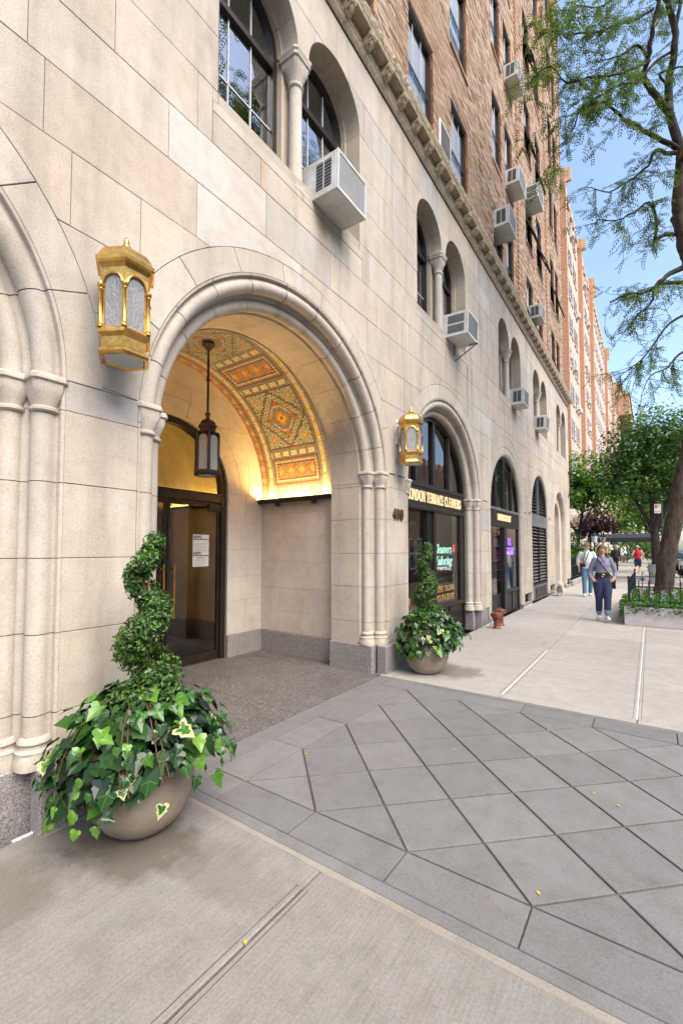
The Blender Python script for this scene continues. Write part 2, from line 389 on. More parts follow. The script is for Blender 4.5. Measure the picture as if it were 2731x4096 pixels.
def mk_leaf(name, ramp, rough=.45, trans=.25, vein=None, attr=False):
    t = NT(name)
    if attr:
        a = t.new('VertexColor'); a.layer_name = 'Col'; c = a.outputs['Color']
    else: c = t.ramp(t.rnd(), ramp)
    if vein:
        oc = t.objc(); sp = t.new('SeparateXYZ'); t.lk(oc, sp.inputs[0])
        ax = t.math('ABSOLUTE', sp.outputs[0]); y = sp.outputs[1]
        d1 = ax
        d2 = t.math('ABSOLUTE', t.math('SUBTRACT', t.math('MULTIPLY', ax, .80), t.math('MULTIPLY', y, .50)))
        d3 = t.math('ABSOLUTE', t.math('SUBTRACT', t.math('MULTIPLY', y, -.86), t.math('MULTIPLY', ax, .35)))
        d = t.math('MINIMUM', t.math('MINIMUM', d1, d2), d3)
        f = t.ramp(d, [(.012, (1, 1, 1)), (.035, (0, 0, 0))])
        c = t.mix(t.math('MULTIPLY', f, .30), c, vein)
    t.set(c, rough, spec=.45)
    tl = t.new('BsdfTranslucent'); t.lk(c, tl.inputs['Color'])
    mx = t.new('MixShader'); mx.inputs[0].default_value = trans
    t.lk(t.p.outputs[0], mx.inputs[1]); t.lk(tl.outputs[0], mx.inputs[2]); t.lk(mx.outputs[0], t.out.inputs['Surface'])
    return t.m
IVYG = mk_leaf('ivy_green', [(0, (.026, .088, .014)), (.2, (.017, .052, .02)), (.42, (.042, .135, .014)), (.6, (.016, .044, .023)), (.78, (.06, .175, .016)), (.92, (.11, .25, .022)), (1, (.16, .30, .03))], .26, .16, vein=(.22, .36, .12))
IVYC = mk_leaf('ivy_cream', [(0, (.42, .45, .17)), (1, (.52, .52, .27))], .35, .2)
LEAFA = mk_leaf('leaf_varied', None, .5, .32, attr=True)
LEAFB = mk_leaf('boxwood_leaf', None, .35, .2, attr=True)
def mk_bark(name, c0, c1, sc=1.0):
    t = NT(name)
    f = t.noise(5 * sc, 6, .7, scale3=(2.4, 2.4, .55))
    c = t.ramp(f, [(.32, c0), (.55, c1), (.75, tuple(x * 1.5 for x in c1))])
    c = t.mix(t.math('MULTIPLY', t.ramp(t.noise(2.3, 4), [(.5, (0, 0, 0)), (.7, (1, 1, 1))]), .4), c, (.10, .095, .05))
    t.set(c, .95, spec=.15); t.bump(t.math('ADD', f, t.noise(40, 4)), .9, .04); return t.m
BARK = mk_bark('tree_bark', (.035, .026, .02), (.12, .088, .066))
BARKD = mk_bark('limb_bark', (.02, .017, .015), (.062, .05, .044))
STEM = mk_bark('shrub_stem', (.22, .13, .06), (.38, .25, .13), 4)
# ---------------------------------------------------------------- ground, road, pavements
GM = lambda u, v, d: (u, v, d)
g = MB().add([(-900, -900, -.16), (900, -900, -.16), (900, 1500, -.16), (-900, 1500, -.16)], [(0, 1, 2, 3)]).build('ground', ASPH, smooth=False); struct(g)
g = MB().box(4.17, 13.2, -60, 400, -.40, -.125).build('road', ASPH, smooth=False); struct(g)
side = MB().box(-.02, 3.92, -12, 1.742, -.13, -.012).box(-.02, 3.92, 4.775, 30, -.13, -.012).box(-.02, 3.92, 1.742, 4.775, -.13, -.014).build('sidewalk', CONCB, smooth=False); struct(side)
curb = struct(MB().build('curb', CURBST) if False else MB().box(3.925, 4.16, -12, 260, -.16, .0, .015).build('curb', CURBST))
fs = struct(MB().box(13.3, 20, -60, 300, -.3, .0).build('far_pavement', CONCF, smooth=False))
def slab(x0, x1, y0, y1, mat, parent, name='slab', gap=.011, ch=.006, top=0.0):
    h = gap / 2
    p = [(x0 + h, y0 + h), (x1 - h, y0 + h), (x1 - h, y1 - h), (x0 + h, y1 - h)]
    return MB().prism(p, -.05, top, GM, 0, ch).build(name, mat, parent, smooth=False)
XS = [0.0, 1.46, 2.66, 3.92]
ys = [-6, -4.2, -2.4, -.75, 1.742]
for a, b in zip(ys, ys[1:]):
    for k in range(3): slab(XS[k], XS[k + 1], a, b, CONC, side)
yb = [4.775, 6.08] + [7.52 + 1.44 * i for i in range(15)]
for a, b in zip(yb, yb[1:]):
    for k in range(3):
        if k >= 2 and a > 10.2 and a < 15 and XS[k] > 2.3: 
            continue
        slab(XS[k], XS[k + 1], a, b, CONCF, side, gap=.010, ch=.005)
for k in (2,):
    slab(XS[k], XS[k + 1], 10.4, 16.16, CONCF, side)
# tooled score beside the two long joints
for (x, y0, y1, m) in ((1.46, .15, 1.60, CONC), (1.46, 4.9, 7.45, CONCF), (2.66, 4.9, 20, CONCF)):
    for s in (-1, 1):
        MB().box(x + s * .030, x + s * .034, y0, y1, -.002, .0012).build('score_line', GROOVE, side, smooth=False)
    MB().box(x - .0045, x + .0045, y0, y1, -.02, -.0045).build('joint_filler', GROOVE if y1 < 2 else WHITEP if x < 2 or True else GROOVE, side, smooth=False)
far = struct(MB().box(-.02, 3.92, 30.0, 260, -.13, -.001).build('far_sidewalk', CONCF, smooth=False))
for k in range(28):
    y = 30.0 + k * 3
    MB().box(0, 3.91, y - .012, y + .012, -.005, .0006).build('joint_line', GROOVE, far, smooth=False)
# pale edge strip between the sidewalk and the entrance paving
pv = []
r = random.Random(3)
xs_ = [.16 + i * .19 for i in range(20)]
mb = MB(); top = []; bot = []
for x in xs_:
    w = .018 + .010 * r.random(); top.append((x, 1.764, .0008)); bot.append((x, 1.763 - w - .012, .0006))
mb.grid([[(x, y - .004, -.03) for x, y, z in bot], bot, top, [(x, y + .004, -.03) for x, y, z in top]])
struct(mb.build('edge_strip', CURBST, sharp=60))
# entrance paving: diamond grid with border band
ent = struct(MB().box(.03, 3.92, 1.765, 4.772, -.13, -.009).build('entrance_paving', GROOVE, smooth=False))
A0, DX, B0, DY, NJ, NI = .54, .30, 2.09, .295, 8, 11
LP = lambda i, j: (A0 + DX * i, B0 + DY * j)
def paver(poly, gap=.014, name='paver', ch=.003):
    p = inset(poly, gap / 2); dz = r.uniform(-.0012, .0012)
    return MB().prism(p, -.04, dz, GM, 0, ch).build(name, PAVE, ent, smooth=False)
for i in range(0, NI + 1):
    for j in range(0, NJ + 1):
        if (i + j) % 2 == 0: continue
        P = []
        for a, b in ((-1, 0), (0, -1), (1, 0), (0, 1)):
            if 0 <= i + a <= NI and 0 <= j + b <= NJ: P.append(LP(i + a, j + b))
        if len(P) >= 3: paver(P)
bx = [.235] + [A0 + .6 * k for k in range(6)]
Y1, Y2 = B0 + DY * NJ, 4.70
for a, b in zip(bx, bx[1:]):
    paver([(a, 1.84), (b, 1.84), (b, B0), (a, B0)], .008)
    paver([(a, Y1), (b, Y1), (b, Y2), (a, Y2)], .008)
by = [B0 + .59 * k for k in range(5)]
for a, b in zip(by, by[1:]): paver([(.235, a), (A0, a), (A0, b), (.235, b)], .008)
paver([(.235, 1.768), (3.90, 1.768), (3.90, 1.84), (.235, 1.84)], .002, ch=.001)
paver([(.235, 4.70), (3.90, 4.70), (3.90, 4.770), (.235, 4.770)], .002, ch=.001)
for a, b in ((1.768, 4.1), (4.1, 4.770)): paver([(.036, a), (.235, a), (.235, b), (.036, b)], .005, ch=.003)
# dark terrazzo floor of the porch
ter = struct(MB().box(-2.9, .028, 1.62, 4.98, -.12, -.012).build('porch_floor', GROOVE, smooth=False))
for (x0, x1, y0, y1) in ((-.72, .028, 1.63, 3.2), (-.72, .028, 3.2, 4.97), (-2.02, -.72, 1.63, 3.2), (-2.02, -.72, 3.2, 4.6), (-2.02, -.72, 4.6, 4.97), (-2.9, -2.02, 1.63, 4.97)):
    slab(x0, x1, y0, y1, TERR, ter, 'floor_slab', .006, .002)
# ---------------------------------------------------------------- the corner apartment building (stone base, brick above)
bld = thing('apartment_building', 'corner apartment building with arched limestone base, carved cornice and brick upper floors', 'building', (0, 0, 0))
NEWST = mk_stone('limestone_new', [(0, (.57, .535, .48)), (1, (.59, .55, .50))], .12)
INF = 1e9
def circ(c, zc, rr):
    def f(y):
        d = abs(y - c)
        return zc + sqrt(max(rr * rr - d * d, 0)) if d < rr else -INF
    f.k = (c, zc, rr); return f
def rect(c, hw):
    def f(y): return INF if abs(y - c) < hw - 1e-9 else -INF
    f.k = (c, None, hw); return f
def row_polys(y0, y1, z0, z1, ex, gap=0.0):
    """y-monotone pieces of the rectangle outside the openings"""
    h = gap / 2; y0 += h; y1 -= h; z0 += h; z1 -= h
    if y1 <= y0 + .01 or z1 <= z0 + .01: return []
    E = []
    for f in ex:
        c, zc, rr = f.k
        if c + rr + h <= y0 or c - rr - h >= y1: continue
        E.append(circ(c, zc, rr + h) if zc is not None else rect(c, rr + h))
    ys = {y0, y1}
    for f in E:
        c, zc, rr = f.k
        for s in (-1, 1):
            ys.add(c + s * rr); ys.add(c + s * (rr - 1e-6)); ys.add(c + s * (rr + 1e-6))
            if zc is not None:
                for zz in (z0, z1):
                    q = rr * rr - (zz - zc) ** 2
                    if q > 0 and zz > zc: ys.add(c + s * sqrt(q))
        if zc is not None:
            n = 40
            for i in range(1, n): ys.add(c + rr * cos(pi * i / n))
    ys = sorted(y for y in ys if y0 - 1e-9 <= y <= y1 + 1e-9)
    L = [max([z0] + [f(y) for f in E]) for y in ys]
    out = []; run = []
    for y, l in zip(ys, L):
        if l < z1 - 1e-5: run.append((y, l))
        else:
            if run: run.append((y, z1)) if l < INF / 2 and l - z1 < 2e-2 else None
            if len(run) > 1: out.append(run)
            run = []
            if l < INF / 2 and abs(l - z1) < 2e-2: run = [(y, z1)]
    if len(run) > 1: out.append(run)
    res = []
    for run in out:
        b = [run[0]]
        for q in run[1:]:
            if q[0] - b[-1][0] > 1e-4 or abs(q[1] - b[-1][1]) > 1e-4: b.append(q)
        poly = list(b)
        if abs(poly[-1][1] - z1) > 1e-4: poly.append((b[-1][0], z1))
        if abs(poly[0][1] - z1) > 1e-4: poly.append((b[0][0], z1))
        # drop collinear points along the flat bottom
        q = []
        n = len(poly)
        for i in range(n):
            a, p, c2 = poly[i - 1], poly[i], poly[(i + 1) % n]
            if abs((p[0] - a[0]) * (c2[1] - p[1]) - (p[1] - a[1]) * (c2[0] - p[0])) > 1e-7: q.append(p)
        if len(q) >= 3 and area(q) > .004 and max(p[0] for p in q) - min(p[0] for p in q) > .02: res.append(q)
    return res
# openings --------------------------------------------------------------
PORT = dict(c=3.32, zc=2.41, r=1.715, rc=3.29, rz=2.334, rr=1.963)
LEFTP = dict(c=-.32, zc=2.55, r=1.474, rc=-.32, rz=2.55, rr=1.69)
SH1 = dict(c=7.225, zc=2.43, r=1.675, rc=7.21, rz=2.46, rr=1.87)
SH2 = dict(c=10.97, zc=2.42, r=1.60, rc=10.97, rz=2.40, rr=1.86)
LOU = dict(c=14.84, zc=2.62, r=1.42, rc=14.84, rz=2.62, rr=1.63)
NIC = dict(c=18.5, zc=2.47, r=1.40, rc=18.5, rz=2.47, rr=1.60)
ARCH = [LEFTP, PORT, SH1, SH2, LOU, NIC]
TW = [3.30, 7.045, 11.42, 15.13, 19.13]; TZC, TR, TO, TSILL = 6.655, .49, .578, 5.18
YB, YE, ZT = -3.0, 20.95, 7.62
ROWS = [.34, .62, 1.07, 1.50, 1.94, 2.37, 2.55, 3.03, 3.49, 3.955, 4.40, 4.82, 5.285, 5.75, 6.20, 6.655, 7.10, 7.62]
JOINTS = {3.03: [-1.3, 1.38, 5.3, 9.05, 12.9, 16.75], 3.49: [-1.6, .3, 1.155, 1.595, 5.005, 5.516, 8.91, 9.48, 12.85, 13.3, 16.4, 17.0],
    3.955: [-1, 0, 1.0, 2.045, 3.286, 4.535, 5.63, 6.6, 7.6, 8.46, 9.95, 11, 12.1, 13.1, 14.2, 15.3, 16.4, 17.4, 18.5, 19.6],
    4.40: [-1.4, -.2, .91, 1.795, 2.785, 3.77, 4.755, 5.7, 6.7, 7.7, 8.55, 9.5, 10.5, 11.6, 12.7, 13.7, 14.7, 15.8, 16.8, 17.9, 19],
    4.82: [-2, -.4, .4, 1.395, 2.04, 4.58, 5.19, 8.5, 9.2, 9.9, 12.9, 13.6, 16.5, 17.2]}
WHITEB = {(4.40, 1.795), (3.955, 2.045)}
rj = random.Random(21)
def exfor(z0):
    ex = []
    for a in ARCH:
        ex.append(circ(a['rc'], a['rz'], a['rr']) if z0 >= 2.5 else rect(a['c'], a['r']))
    if z0 >= 5.17:
        for c in TW:
            if z0 < 6.6: ex.append(rect(c, TO + TR))
            else: ex += [circ(c - TO, TZC, TR), circ(c + TO, TZC, TR)]
    return ex
def stone(poly, mat=LIME, parent=bld, name='stone_block', x=0.0, back=-.10, M=FX, ch=.002, jit=.0015):
    return MB().prism(poly, back, x + rj.uniform(-jit, jit), M, 0, ch).build(name, mat, parent, smooth=False)
bed = MB()
for z0, z1 in zip(ROWS, ROWS[1:]):
    ex = exfor(z0)
    if z0 in JOINTS: js = JOINTS[z0]
    elif z0 < 2.5: js = []
    else:
        js = []; y = YB + rj.uniform(.3, 1.0)
        while y < YE - .4: js.append(y); y += rj.uniform(.85, 1.25)
    for a, b in zip([YB] + js, js + [YE]):
        if z0 == 4.82:
            # sill course under each pair of windows
            segs = [(a, b, z0, z1, None)]
            for c in TW:
                w = 1.12; new = []
                for (p, q, u, v, k) in segs:
                    if k or q <= c - w or p >= c + w: new.append((p, q, u, v, k)); continue
                    if p < c - w: new.append((p, c - w, u, v, None))
                    if q > c + w: new.append((c + w, q, u, v, None))
                segs = new
            for (p, q, u, v, k) in segs:
                for poly in row_polys(p, q, u, v, ex, .004): stone(poly)
            continue
        for poly in row_polys(a, b, z0, z1, ex, .004): stone(poly, NEWST if (z0, a) in WHITEB else LIME)
    for poly in row_polys(YB, YE, z0, z1, ex): bed.prism(poly, -.2, -.010, FX)
for c in TW:
    js = [c - 1.12, c - .58, c + .58, c + 1.12]
    for a, b in zip(js, js[1:]):
        stone([(a + .003, 4.823), (b - .003, 4.823), (b - .003, 5.087), (a + .003, 5.087)])
    for a, b in ((c - 1.12, c), (c, c + 1.12)):
        stone([(a + .003, 5.093), (b - .003, 5.093), (b - .003, TSILL), (a + .003, TSILL)], LIME2, name='sill_stone', x=.002, back=-.42)
    for s in (-1, 1):
        a, b = sorted((c + s * 1.068, c + s * 1.12))
        stone([(a, TSILL + .003), (b, TSILL + .003), (b, 5.282), (a, 5.282)])
bed.build('mortar_bed', MORT, bld, smooth=False)
# ring voussoirs ----------------------------------------------------------
def voussoirs(a, n, z_lo=2.55, ri=None, mat=LIME2, name='voussoir', off=.5):
    ri = ri or a['r']; c, zc = a['c'], a['zc']
    th0 = math.asin(min(1, (z_lo - zc) / ri)) if z_lo > zc else 0.0
    def outer(t):
        dx, dz = cos(t), sin(t); ox, oz = c - a['rc'], zc - a['rz']
        bq = ox * dx + oz * dz; cq = ox * ox + oz * oz - a['rr'] ** 2
        return -bq + sqrt(max(bq * bq - cq, 0))
    cuts = [th0 + (pi - 2 * th0) * (i / n) for i in range(n + 1)]
    for t0, t1 in zip(cuts, cuts[1:]):
        g = .003; m = 8; P = []
        ts = [lerp(t0 + g / ri, t1 - g / ri, i / m) for i in range(m + 1)]
        for t in ts: P.append((c + (ri + g) * cos(t), zc + (ri + g) * sin(t)))
        for t in reversed(ts):
            ro = outer(t) - g; P.append((c + ro * cos(t), zc + ro * sin(t)))
        P = [(u, max(v, z_lo + g)) for u, v in P]
        if area(P) < 0: P.reverse()
        stone(P, mat, name=name)
stone([(1.162, 2.553), (1.598, 2.553), (1.598, 3.20), (1.162, 3.20)], LIME, x=-.006)
for a, n in ((LEFTP, 9), (PORT, 9), (SH1, 9), (SH2, 9), (LOU, 7), (NIC, 7)): voussoirs(a, n)
# moulded jambs and arches ------------------------------------------------
def roll(cr, cx, rad, t0=45, t1=225, n=9):
    return [(cr + rad * cos(radians(lerp(t0, t1, i / n))), cx + rad * sin(radians(lerp(t0, t1, i / n)))) for i in range(n + 1)]
def prof_big(ro, depth):
    p = [(ro, -.10), (ro, .0), (ro - .018, -.004), (ro - .022, -.035)]
    p += roll(ro - .083, -.078, .062)
    p += [(ro - .128, -.135), (ro - .15, -.14)]
    p += roll(ro - .205, -.198, .058)
    p += [(ro - .243, -.262), (ro - .262, -.275), (ro - .262, -depth)]
    return p
def prof_small(ro, ri, depth):
    p = [(ro, -.10), (ro, .0), (ro - .012, .0), (ro - .02, -.012), (ro - .03, .0)]
    p += [(ri + .05, .0), (ri + .042, -.014)] + [(ri + .03 * (1 - sin(t)) , -.014 - .03 * (1 - cos(t))) for t in (0, .5, 1.0, 1.5)]
    p += [(ri, -.06), (ri, -depth)]
    return p
def sweep_arc(prof, c, zc, t0, t1, n):
    rows = []
    for i in range(n + 1):
        t = lerp(t0, t1, i / n); rows.append([(x, c + rr * cos(t), zc + rr * sin(t)) for rr, x in prof])
    return rows
def moulded(a, prof, nseg, mat=LIME2, z_lo=2.55, zbase=.34, name='arch_stone', courses=(.62, 1.07, 1.50, 1.94, 2.37, 2.55)):
    c, zc = a['c'], a['zc']
    for k in range(nseg):
        g = .0022; t0, t1 = pi * k / nseg + g, pi * (k + 1) / nseg - g
        mb = MB(); rows = sweep_arc(prof, c, zc, t0, t1, 8)
        if zc < z_lo and k in (0, nseg - 1):
            pass
        mb.grid(rows)
        mb.build(name, mat, bld, sharp=40)
    zs = [zbase] + [z for z in courses if z > zbase]
    zs[-1] = min(zs[-1], zc)
    zs = [z for z in zs if z <= zc - .02] + [zc]
    for s in (-1, 1):
        for z0, z1 in zip(zs, zs[1:]):
            rows = [[(x, c + s * rr, z) for rr, x in prof] for z in (z0 + .0022, z1 - .0022)]
            MB().grid(rows).build('jamb_stone', mat, bld, sharp=40)
moulded(PORT, prof_big(1.715, .72), 11)
moulded(LEFTP, prof_big(1.474, .72), 9)
moulded(SH1, prof_big(1.675, .36), 11)
moulded(SH2, prof_small(1.60, 1.37, .30), 9, zbase=.09)
moulded(LOU, prof_small(1.42, 1.21, .30), 7, zbase=.09)
moulded(NIC, prof_small(1.40, 1.23, .22), 7, zbase=.09)
# mortar backing behind the arch joints
for a, ri, dep in ((PORT, 1.44, .74), (LEFTP, 1.20, .74), (SH1, 1.40, .38)):
    mb = MB()
    for k in range(48):
        t0, t1 = pi * k / 48, pi * (k + 1) / 48
        P = [(a['c'] + rr * cos(t), a['zc'] + rr * sin(t)) for rr, t in ((ri + .02, t0), (a['r'] + .01, t0), (a['r'] + .01, t1), (ri + .02, t1))]
        mb.prism(P, -dep, -.28, FX)
    mb.build('arch_backing', MORT, bld, smooth=False)
# capitals and bases of the engaged shafts
def loft(levels, n=16, c=(0, 0, 0)):
    """levels: (half, roundness 0 square..1 circle, z)"""
    rows = []
    for hf, rd, z in levels:
        row = []
        for i in range(n):
            t = 2 * pi * (i + .5) / n; cx, cy = cos(t), sin(t); m = max(abs(cx), abs(cy))
            sq = 1 / m; q = lerp(sq, 1.0, rd); row.append((c[0] + hf * q * cx, c[1] + hf * q * cy, c[2] + z))
        rows.append(row)
    mb = MB(); mb.grid(rows, close=True); mb.add(rows[0], [tuple(range(n - 1, -1, -1))]); mb.add(rows[-1], [tuple(range(n))]); return mb
def shaft_caps(a, ro, zt):
    for s in (-1, 1):
        for (dr, x, rad) in ((.083, -.072, .062), (.205, -.192, .058)):
            y = a['c'] + s * (ro - dr)
            lv = [(rad + .004, 1, -.215), (rad + .014, 1, -.205), (rad + .014, 1, -.19), (rad + .004, 1, -.182), (rad + .006, .9, -.165), (rad + .018, .45, -.12), (rad + .022, .05, -.08), (rad + .022, 0, -.045), (rad + .034, 0, -.035), (rad + .034, 0, -.012), (rad + .026, 0, 0)]
            loft(lv, 24, (x, y, zt)).build('capital', LIME2, bld, sharp=35)
            lv = [(rad + .040, .6, .0), (rad + .040, .7, .05), (rad + .030, 1, .075), (rad + .034, 1, .09), (rad + .016, 1, .105), (rad + .014, 1, .12), (rad + .024, 1, .135), (rad + .02, 1, .15), (rad + .003, 1, .165)]
            loft(lv, 24, (x, y, .34)).build('shaft_base', LIME2, bld, sharp=40)
for a, ro in ((PORT, 1.715), (LEFTP, 1.474), (SH1, 1.675)): shaft_caps(a, ro, 2.555)
# granite plinths
def plinth(y0, y1, x0, x1, z1=.34, mat=GRAN, name='plinth_block'):
    MB().box(x0, x1, y0, y1, -.05, z1, .008).build(name, mat, bld)
for (y0, y1) in ((1.045, 1.43), (1.43, 1.81), (4.825, 5.20), (5.20, 5.585), (-2.2, -1.6)): plinth(y0 + .001, y1 - .001, -.048, .085)
for (y0, y1) in ((1.10, 1.76), (4.88, 5.6)): MB().box(-.077, -.046, y0, y1, -.05, .335).build('plinth_joint', GROOVE, bld, smooth=False)
for (y0, y1) in ((.90, 1.45), (1.45, 1.875), (4.742, 5.3)): plinth(y0, y1, -.735, -.076)
plinth(8.79, 9.13, -.10, .030); plinth(8.66, 9.10, -.36, -.101); plinth(5.30, 5.83, -.36, -.101)
for (y0, y1) in ((12.36, 13.42), (16.07, 17.1), (19.76, 20.96), (9.1, 9.58)): plinth(y0, y1, -.1, .012, .088)
rc = random.Random(77)
for (y0, y1, x) in ((.95, 1.05, .0), (1.05, 1.82, .085), (4.83, 5.58, .085), (8.80, 9.14, .03), (9.14, 9.6, .012), (12.36, 13.42, .012), (16.07, 17.1, .012)):
    pts = [(x + .006 + .012 * rc.random(), lerp(y0, y1, i / 9)) for i in range(10)]
    MB().grid([[(x - .004, y, .009) for _, y in pts], [(q - .003, y, .008) for q, y in pts], [(q, y, .001) for q, y in pts]]).build('sealant_bead', WHITEP if x < .05 else CURBST, bld, sharp=60)
# blind backing of the left portal
stone([(-1.8, .0), (1.2, .0), (1.2, 4.2), (-1.8, 4.2)], LIMEP, name='recess_wall', x=-.74, back=-.8)
# building end (round the corner) and core so that nothing shows through
MB().box(-14, -.19, 20.80, 20.93, 0, 7.6).build('end_wall', LIME2, bld, smooth=False)
for k in range(17):
    z0, z1 = ROWS[k], ROWS[k + 1]
    MB().prism([(-.10, z0 + .003), (-.004, z0 + .003), (-.004, z1 - .003), (-.10, z1 - .003)], 0, .02, lambda u, v, d: (u, 20.93 + d, v), 0, .004).build('quoin_stone', LIME, bld, smooth=False)
# ---------------------------------------------------------------- windows of the stone base
def path_arch(c, zc, r, z0, n=20, th=0.0):
    return [(c + r, z0)] + [(c + r * cos(pi * i / n), zc + r * sin(pi * i / n)) for i in range(n + 1)] + [(c - r, z0)]
def band(c, zc, ro, ri, z0, x0, x1, n=20):
    a, b = path_arch(c, zc, ro, z0, n), path_arch(c, zc, ri, z0, n)
    rows = [[(x1, p[0], p[1]), (x1, q[0], q[1]), (x0, q[0], q[1]), (x0, p[0], p[1])] for p, q in zip(a, b)]
    return MB().grid(rows, close=True)
def pane_poly(P, x): 
    return MB().add([(x, u, v) for u, v in P], [tuple(range(len(P)))])
for ti, c in enumerate(TW):
    for s in (-1, 1):
        lc = c + s * TO
        # reveal stones: outer jamb by courses, then the arch in wedges
        zs = [TSILL, 5.75, 6.20, TZC]
        yj = c + s * (TO + TR - .003)
        for z0, z1 in zip(zs, zs[1:]):
            MB().grid([[(-.0, yj, z) , (-.20, yj, z), (-.205, yj - s * .02, z), (-.36, yj - s * .02, z)] for z in (z0 + .002, z1 - .002)]).build('reveal_stone', LIMEW, bld, smooth=False)
        for k in range(6):
            t0, t1 = pi * k / 6 + .006, pi * (k + 1) / 6 - .006
            MB().grid(sweep_arc([(TR - .003, .0), (TR - .003, -.20), (TR - .02, -.205), (TR - .02, -.36)], lc, TZC, t0, t1, 6)).build('arch_reveal_stone', LIMEW, bld, sharp=30)
        win = band(lc, TZC, TR - .018, TR - .075, TSILL + .02, -.34, -.27)
        win.box(-.335, -.275, lc - TR + .06, lc + TR - .06, TSILL + .02, TSILL + .075)
        w = win.build('arched_window', BRONZE, bld)
        MB().box(-.333, -.265, lc - TR + .07, lc + TR - .07, 6.50, 6.57, .006).build('transom', BRONZE, w)
        pane_poly([(lc - TR + .075, TSILL + .07), (lc + TR - .075, TSILL + .07), (lc + TR - .075, 6.50), (lc - TR + .075, 6.50)], -.31).build('pane', GLASS, w, smooth=False)
        pane_poly([(lc - TR + .075, 6.57)] + [(lc - TR + .075, 6.57)][:0] + [(lc + TR - .075, 6.57)] + [(lc + (TR - .075) * cos(pi * i / 16), TZC + (TR - .075) * sin(pi * i / 16)) for i in range(17)], -.31).build('pane', GLASS, w, smooth=False)
        for k in (-1, 1):
            MB().box(-.318, -.30, lc + k * .14 - .006, lc + k * .14 + .006, TSILL + .07, 7.0).build('muntin', BLIND, w, smooth=False)
        MB().box(-.318, -.30, lc - TR + .08, lc + TR - .08, 5.86, 5.872).build('muntin', BLIND, w, smooth=False)
        if ti < 2:
            sl = MB().box(-.028, .0, -TR + .09, TR - .09, -.0012, .0012).mesh('slat', BLIND, smooth=False)
            for k in range(28 if ti == 0 else 14):
                zz = 5.28 + k * .044 if ti == 0 else 5.3 + k * .088
                link('blind_slat', sl, w, (-.37, lc, zz), (0, radians(38), 0))
        MB().box(-.47, -.46, lc - .47, lc + .47, TSILL + .03, 6.55).build('sky_reflection_sheet', CREAM, w, smooth=False)  # added pale sheet, whitens the window in place of reflected sky
    # column between the two lights
    MB().box(-.36, -.20, c - .098, c + .098, TSILL, 6.66, .01).build('mullion_stone', LIMEW, bld)
    mb = MB().lathe([(.10, 0), (.10, .03), (.088, .05), (.094, .07), (.078, .09), (.074, .11), (.068, .6), (.066, 1.10), (.08, 1.11), (.084, 1.125), (.08, 1.14), (.066, 1.15)], 20, (-.105, c, TSILL + .02))
    mb.build('column_shaft', LIME2, bld, sharp=40)
    loft([(.068, 1, 0), (.072, .95, .03), (.095, .5, .10), (.11, .1, .16), (.112, 0, .20), (.128, 0, .215), (.128, 0, .245), (.138, 0, .26), (.138, 0, .285)], 24, (-.115, c, 6.345)).build('column_capital', LIME2, bld, sharp=35)
    MB().box(-.24, .004, c - .12, c + .12, TSILL - .03, TSILL + .022, .006).build('column_foot', LIME2, bld)
# rooms behind
MB().add([(-1.6, 1.5, 4.9), (-1.6, 20.7, 4.9), (-1.6, 20.7, 7.6), (-1.6, 1.5, 7.6)], [(0, 1, 2, 3)]).build('room_wall', BACKING, bld, smooth=False)
MB().box(-1.6, -.2, 1.5, 20.7, 7.45, 7.55).build('room_ceiling', CREAM, bld, smooth=False)
MB().box(-1.6, -.43, 1.5, 20.7, 4.85, 5.0).build('room_floor', DARKI, bld, smooth=False)
for c in TW: MB().box(-1.55, -.37, c + 1.3, c + 1.42, 4.9, 7.6).build('room_partition', BACKING, bld, smooth=False)
# ---------------------------------------------------------------- cornice
CB = 7.655; KX, KZ = .50, .52
cz = lambda p: (p[0] * KX if p[0] > 0 else p[0], p[1], CB + (p[2] - CB) * KZ)
def cq(mb): mb.v = [cz(v) for v in mb.v]; return mb
mb = MB(); rows = []
ny = int((20.97 - 2.6) / .022)
for i in range(ny + 1):
    y = 2.6 + i * .022; q = abs(((y / .088) % 1) - .5) * 2; k = .018 * q
    rows.append([(.0, y, CB), (.03, y, CB), (.045 + k * .3, y, CB + .02), (.075 + k, y, CB + .06), (.10 + k, y, CB + .10), (.115 + k * .5, y, CB + .125), (.10, y, CB + .13), (.10, y, CB + .15), (.0, y, CB + .155)])
cq(mb.grid(rows)).build('carved_cornice_roll', TERRA, bld, sharp=25)
cq(MB().box(-.1, .105, 2.6, 20.96, CB + .152, CB + .40)).build('cornice_fascia', TERRA, bld)
cq(MB().box(-.1, .135, 2.6, 20.97, CB + .152, CB + .175, .004)).build('cornice_fillet', LIME2, bld)
cq(MB().box(-.1, .36, 2.6, 21.1, CB + .415, CB + .47, .008)).build('cornice_corona', TERRA, bld)
mb = MB(); rows = []; ny = int((21.1 - 2.6) / .02)
for i in range(ny + 1):
    y = 2.6 + i * .02; row = []
    for k in range(8):
        t = k / 7; x = .355 + .07 * sin(t * pi / 2); z = CB + .472 + .20 * t
        n = mnoise.noise(Vector((y * 22, t * 6, 0))) * .028 + .014 * sin(y * 2 * pi / .16 + 5 * t)
        row.append((x + n * (0 if k in (0, 7) else 1), y, z + .35 * n))
    row += [(.30, y, CB + .675), (-.1, y, CB + .68)]; rows.append(row)
cq(mb.grid(rows)).build('carved_cornice_top', TERRA, bld, sharp=60)
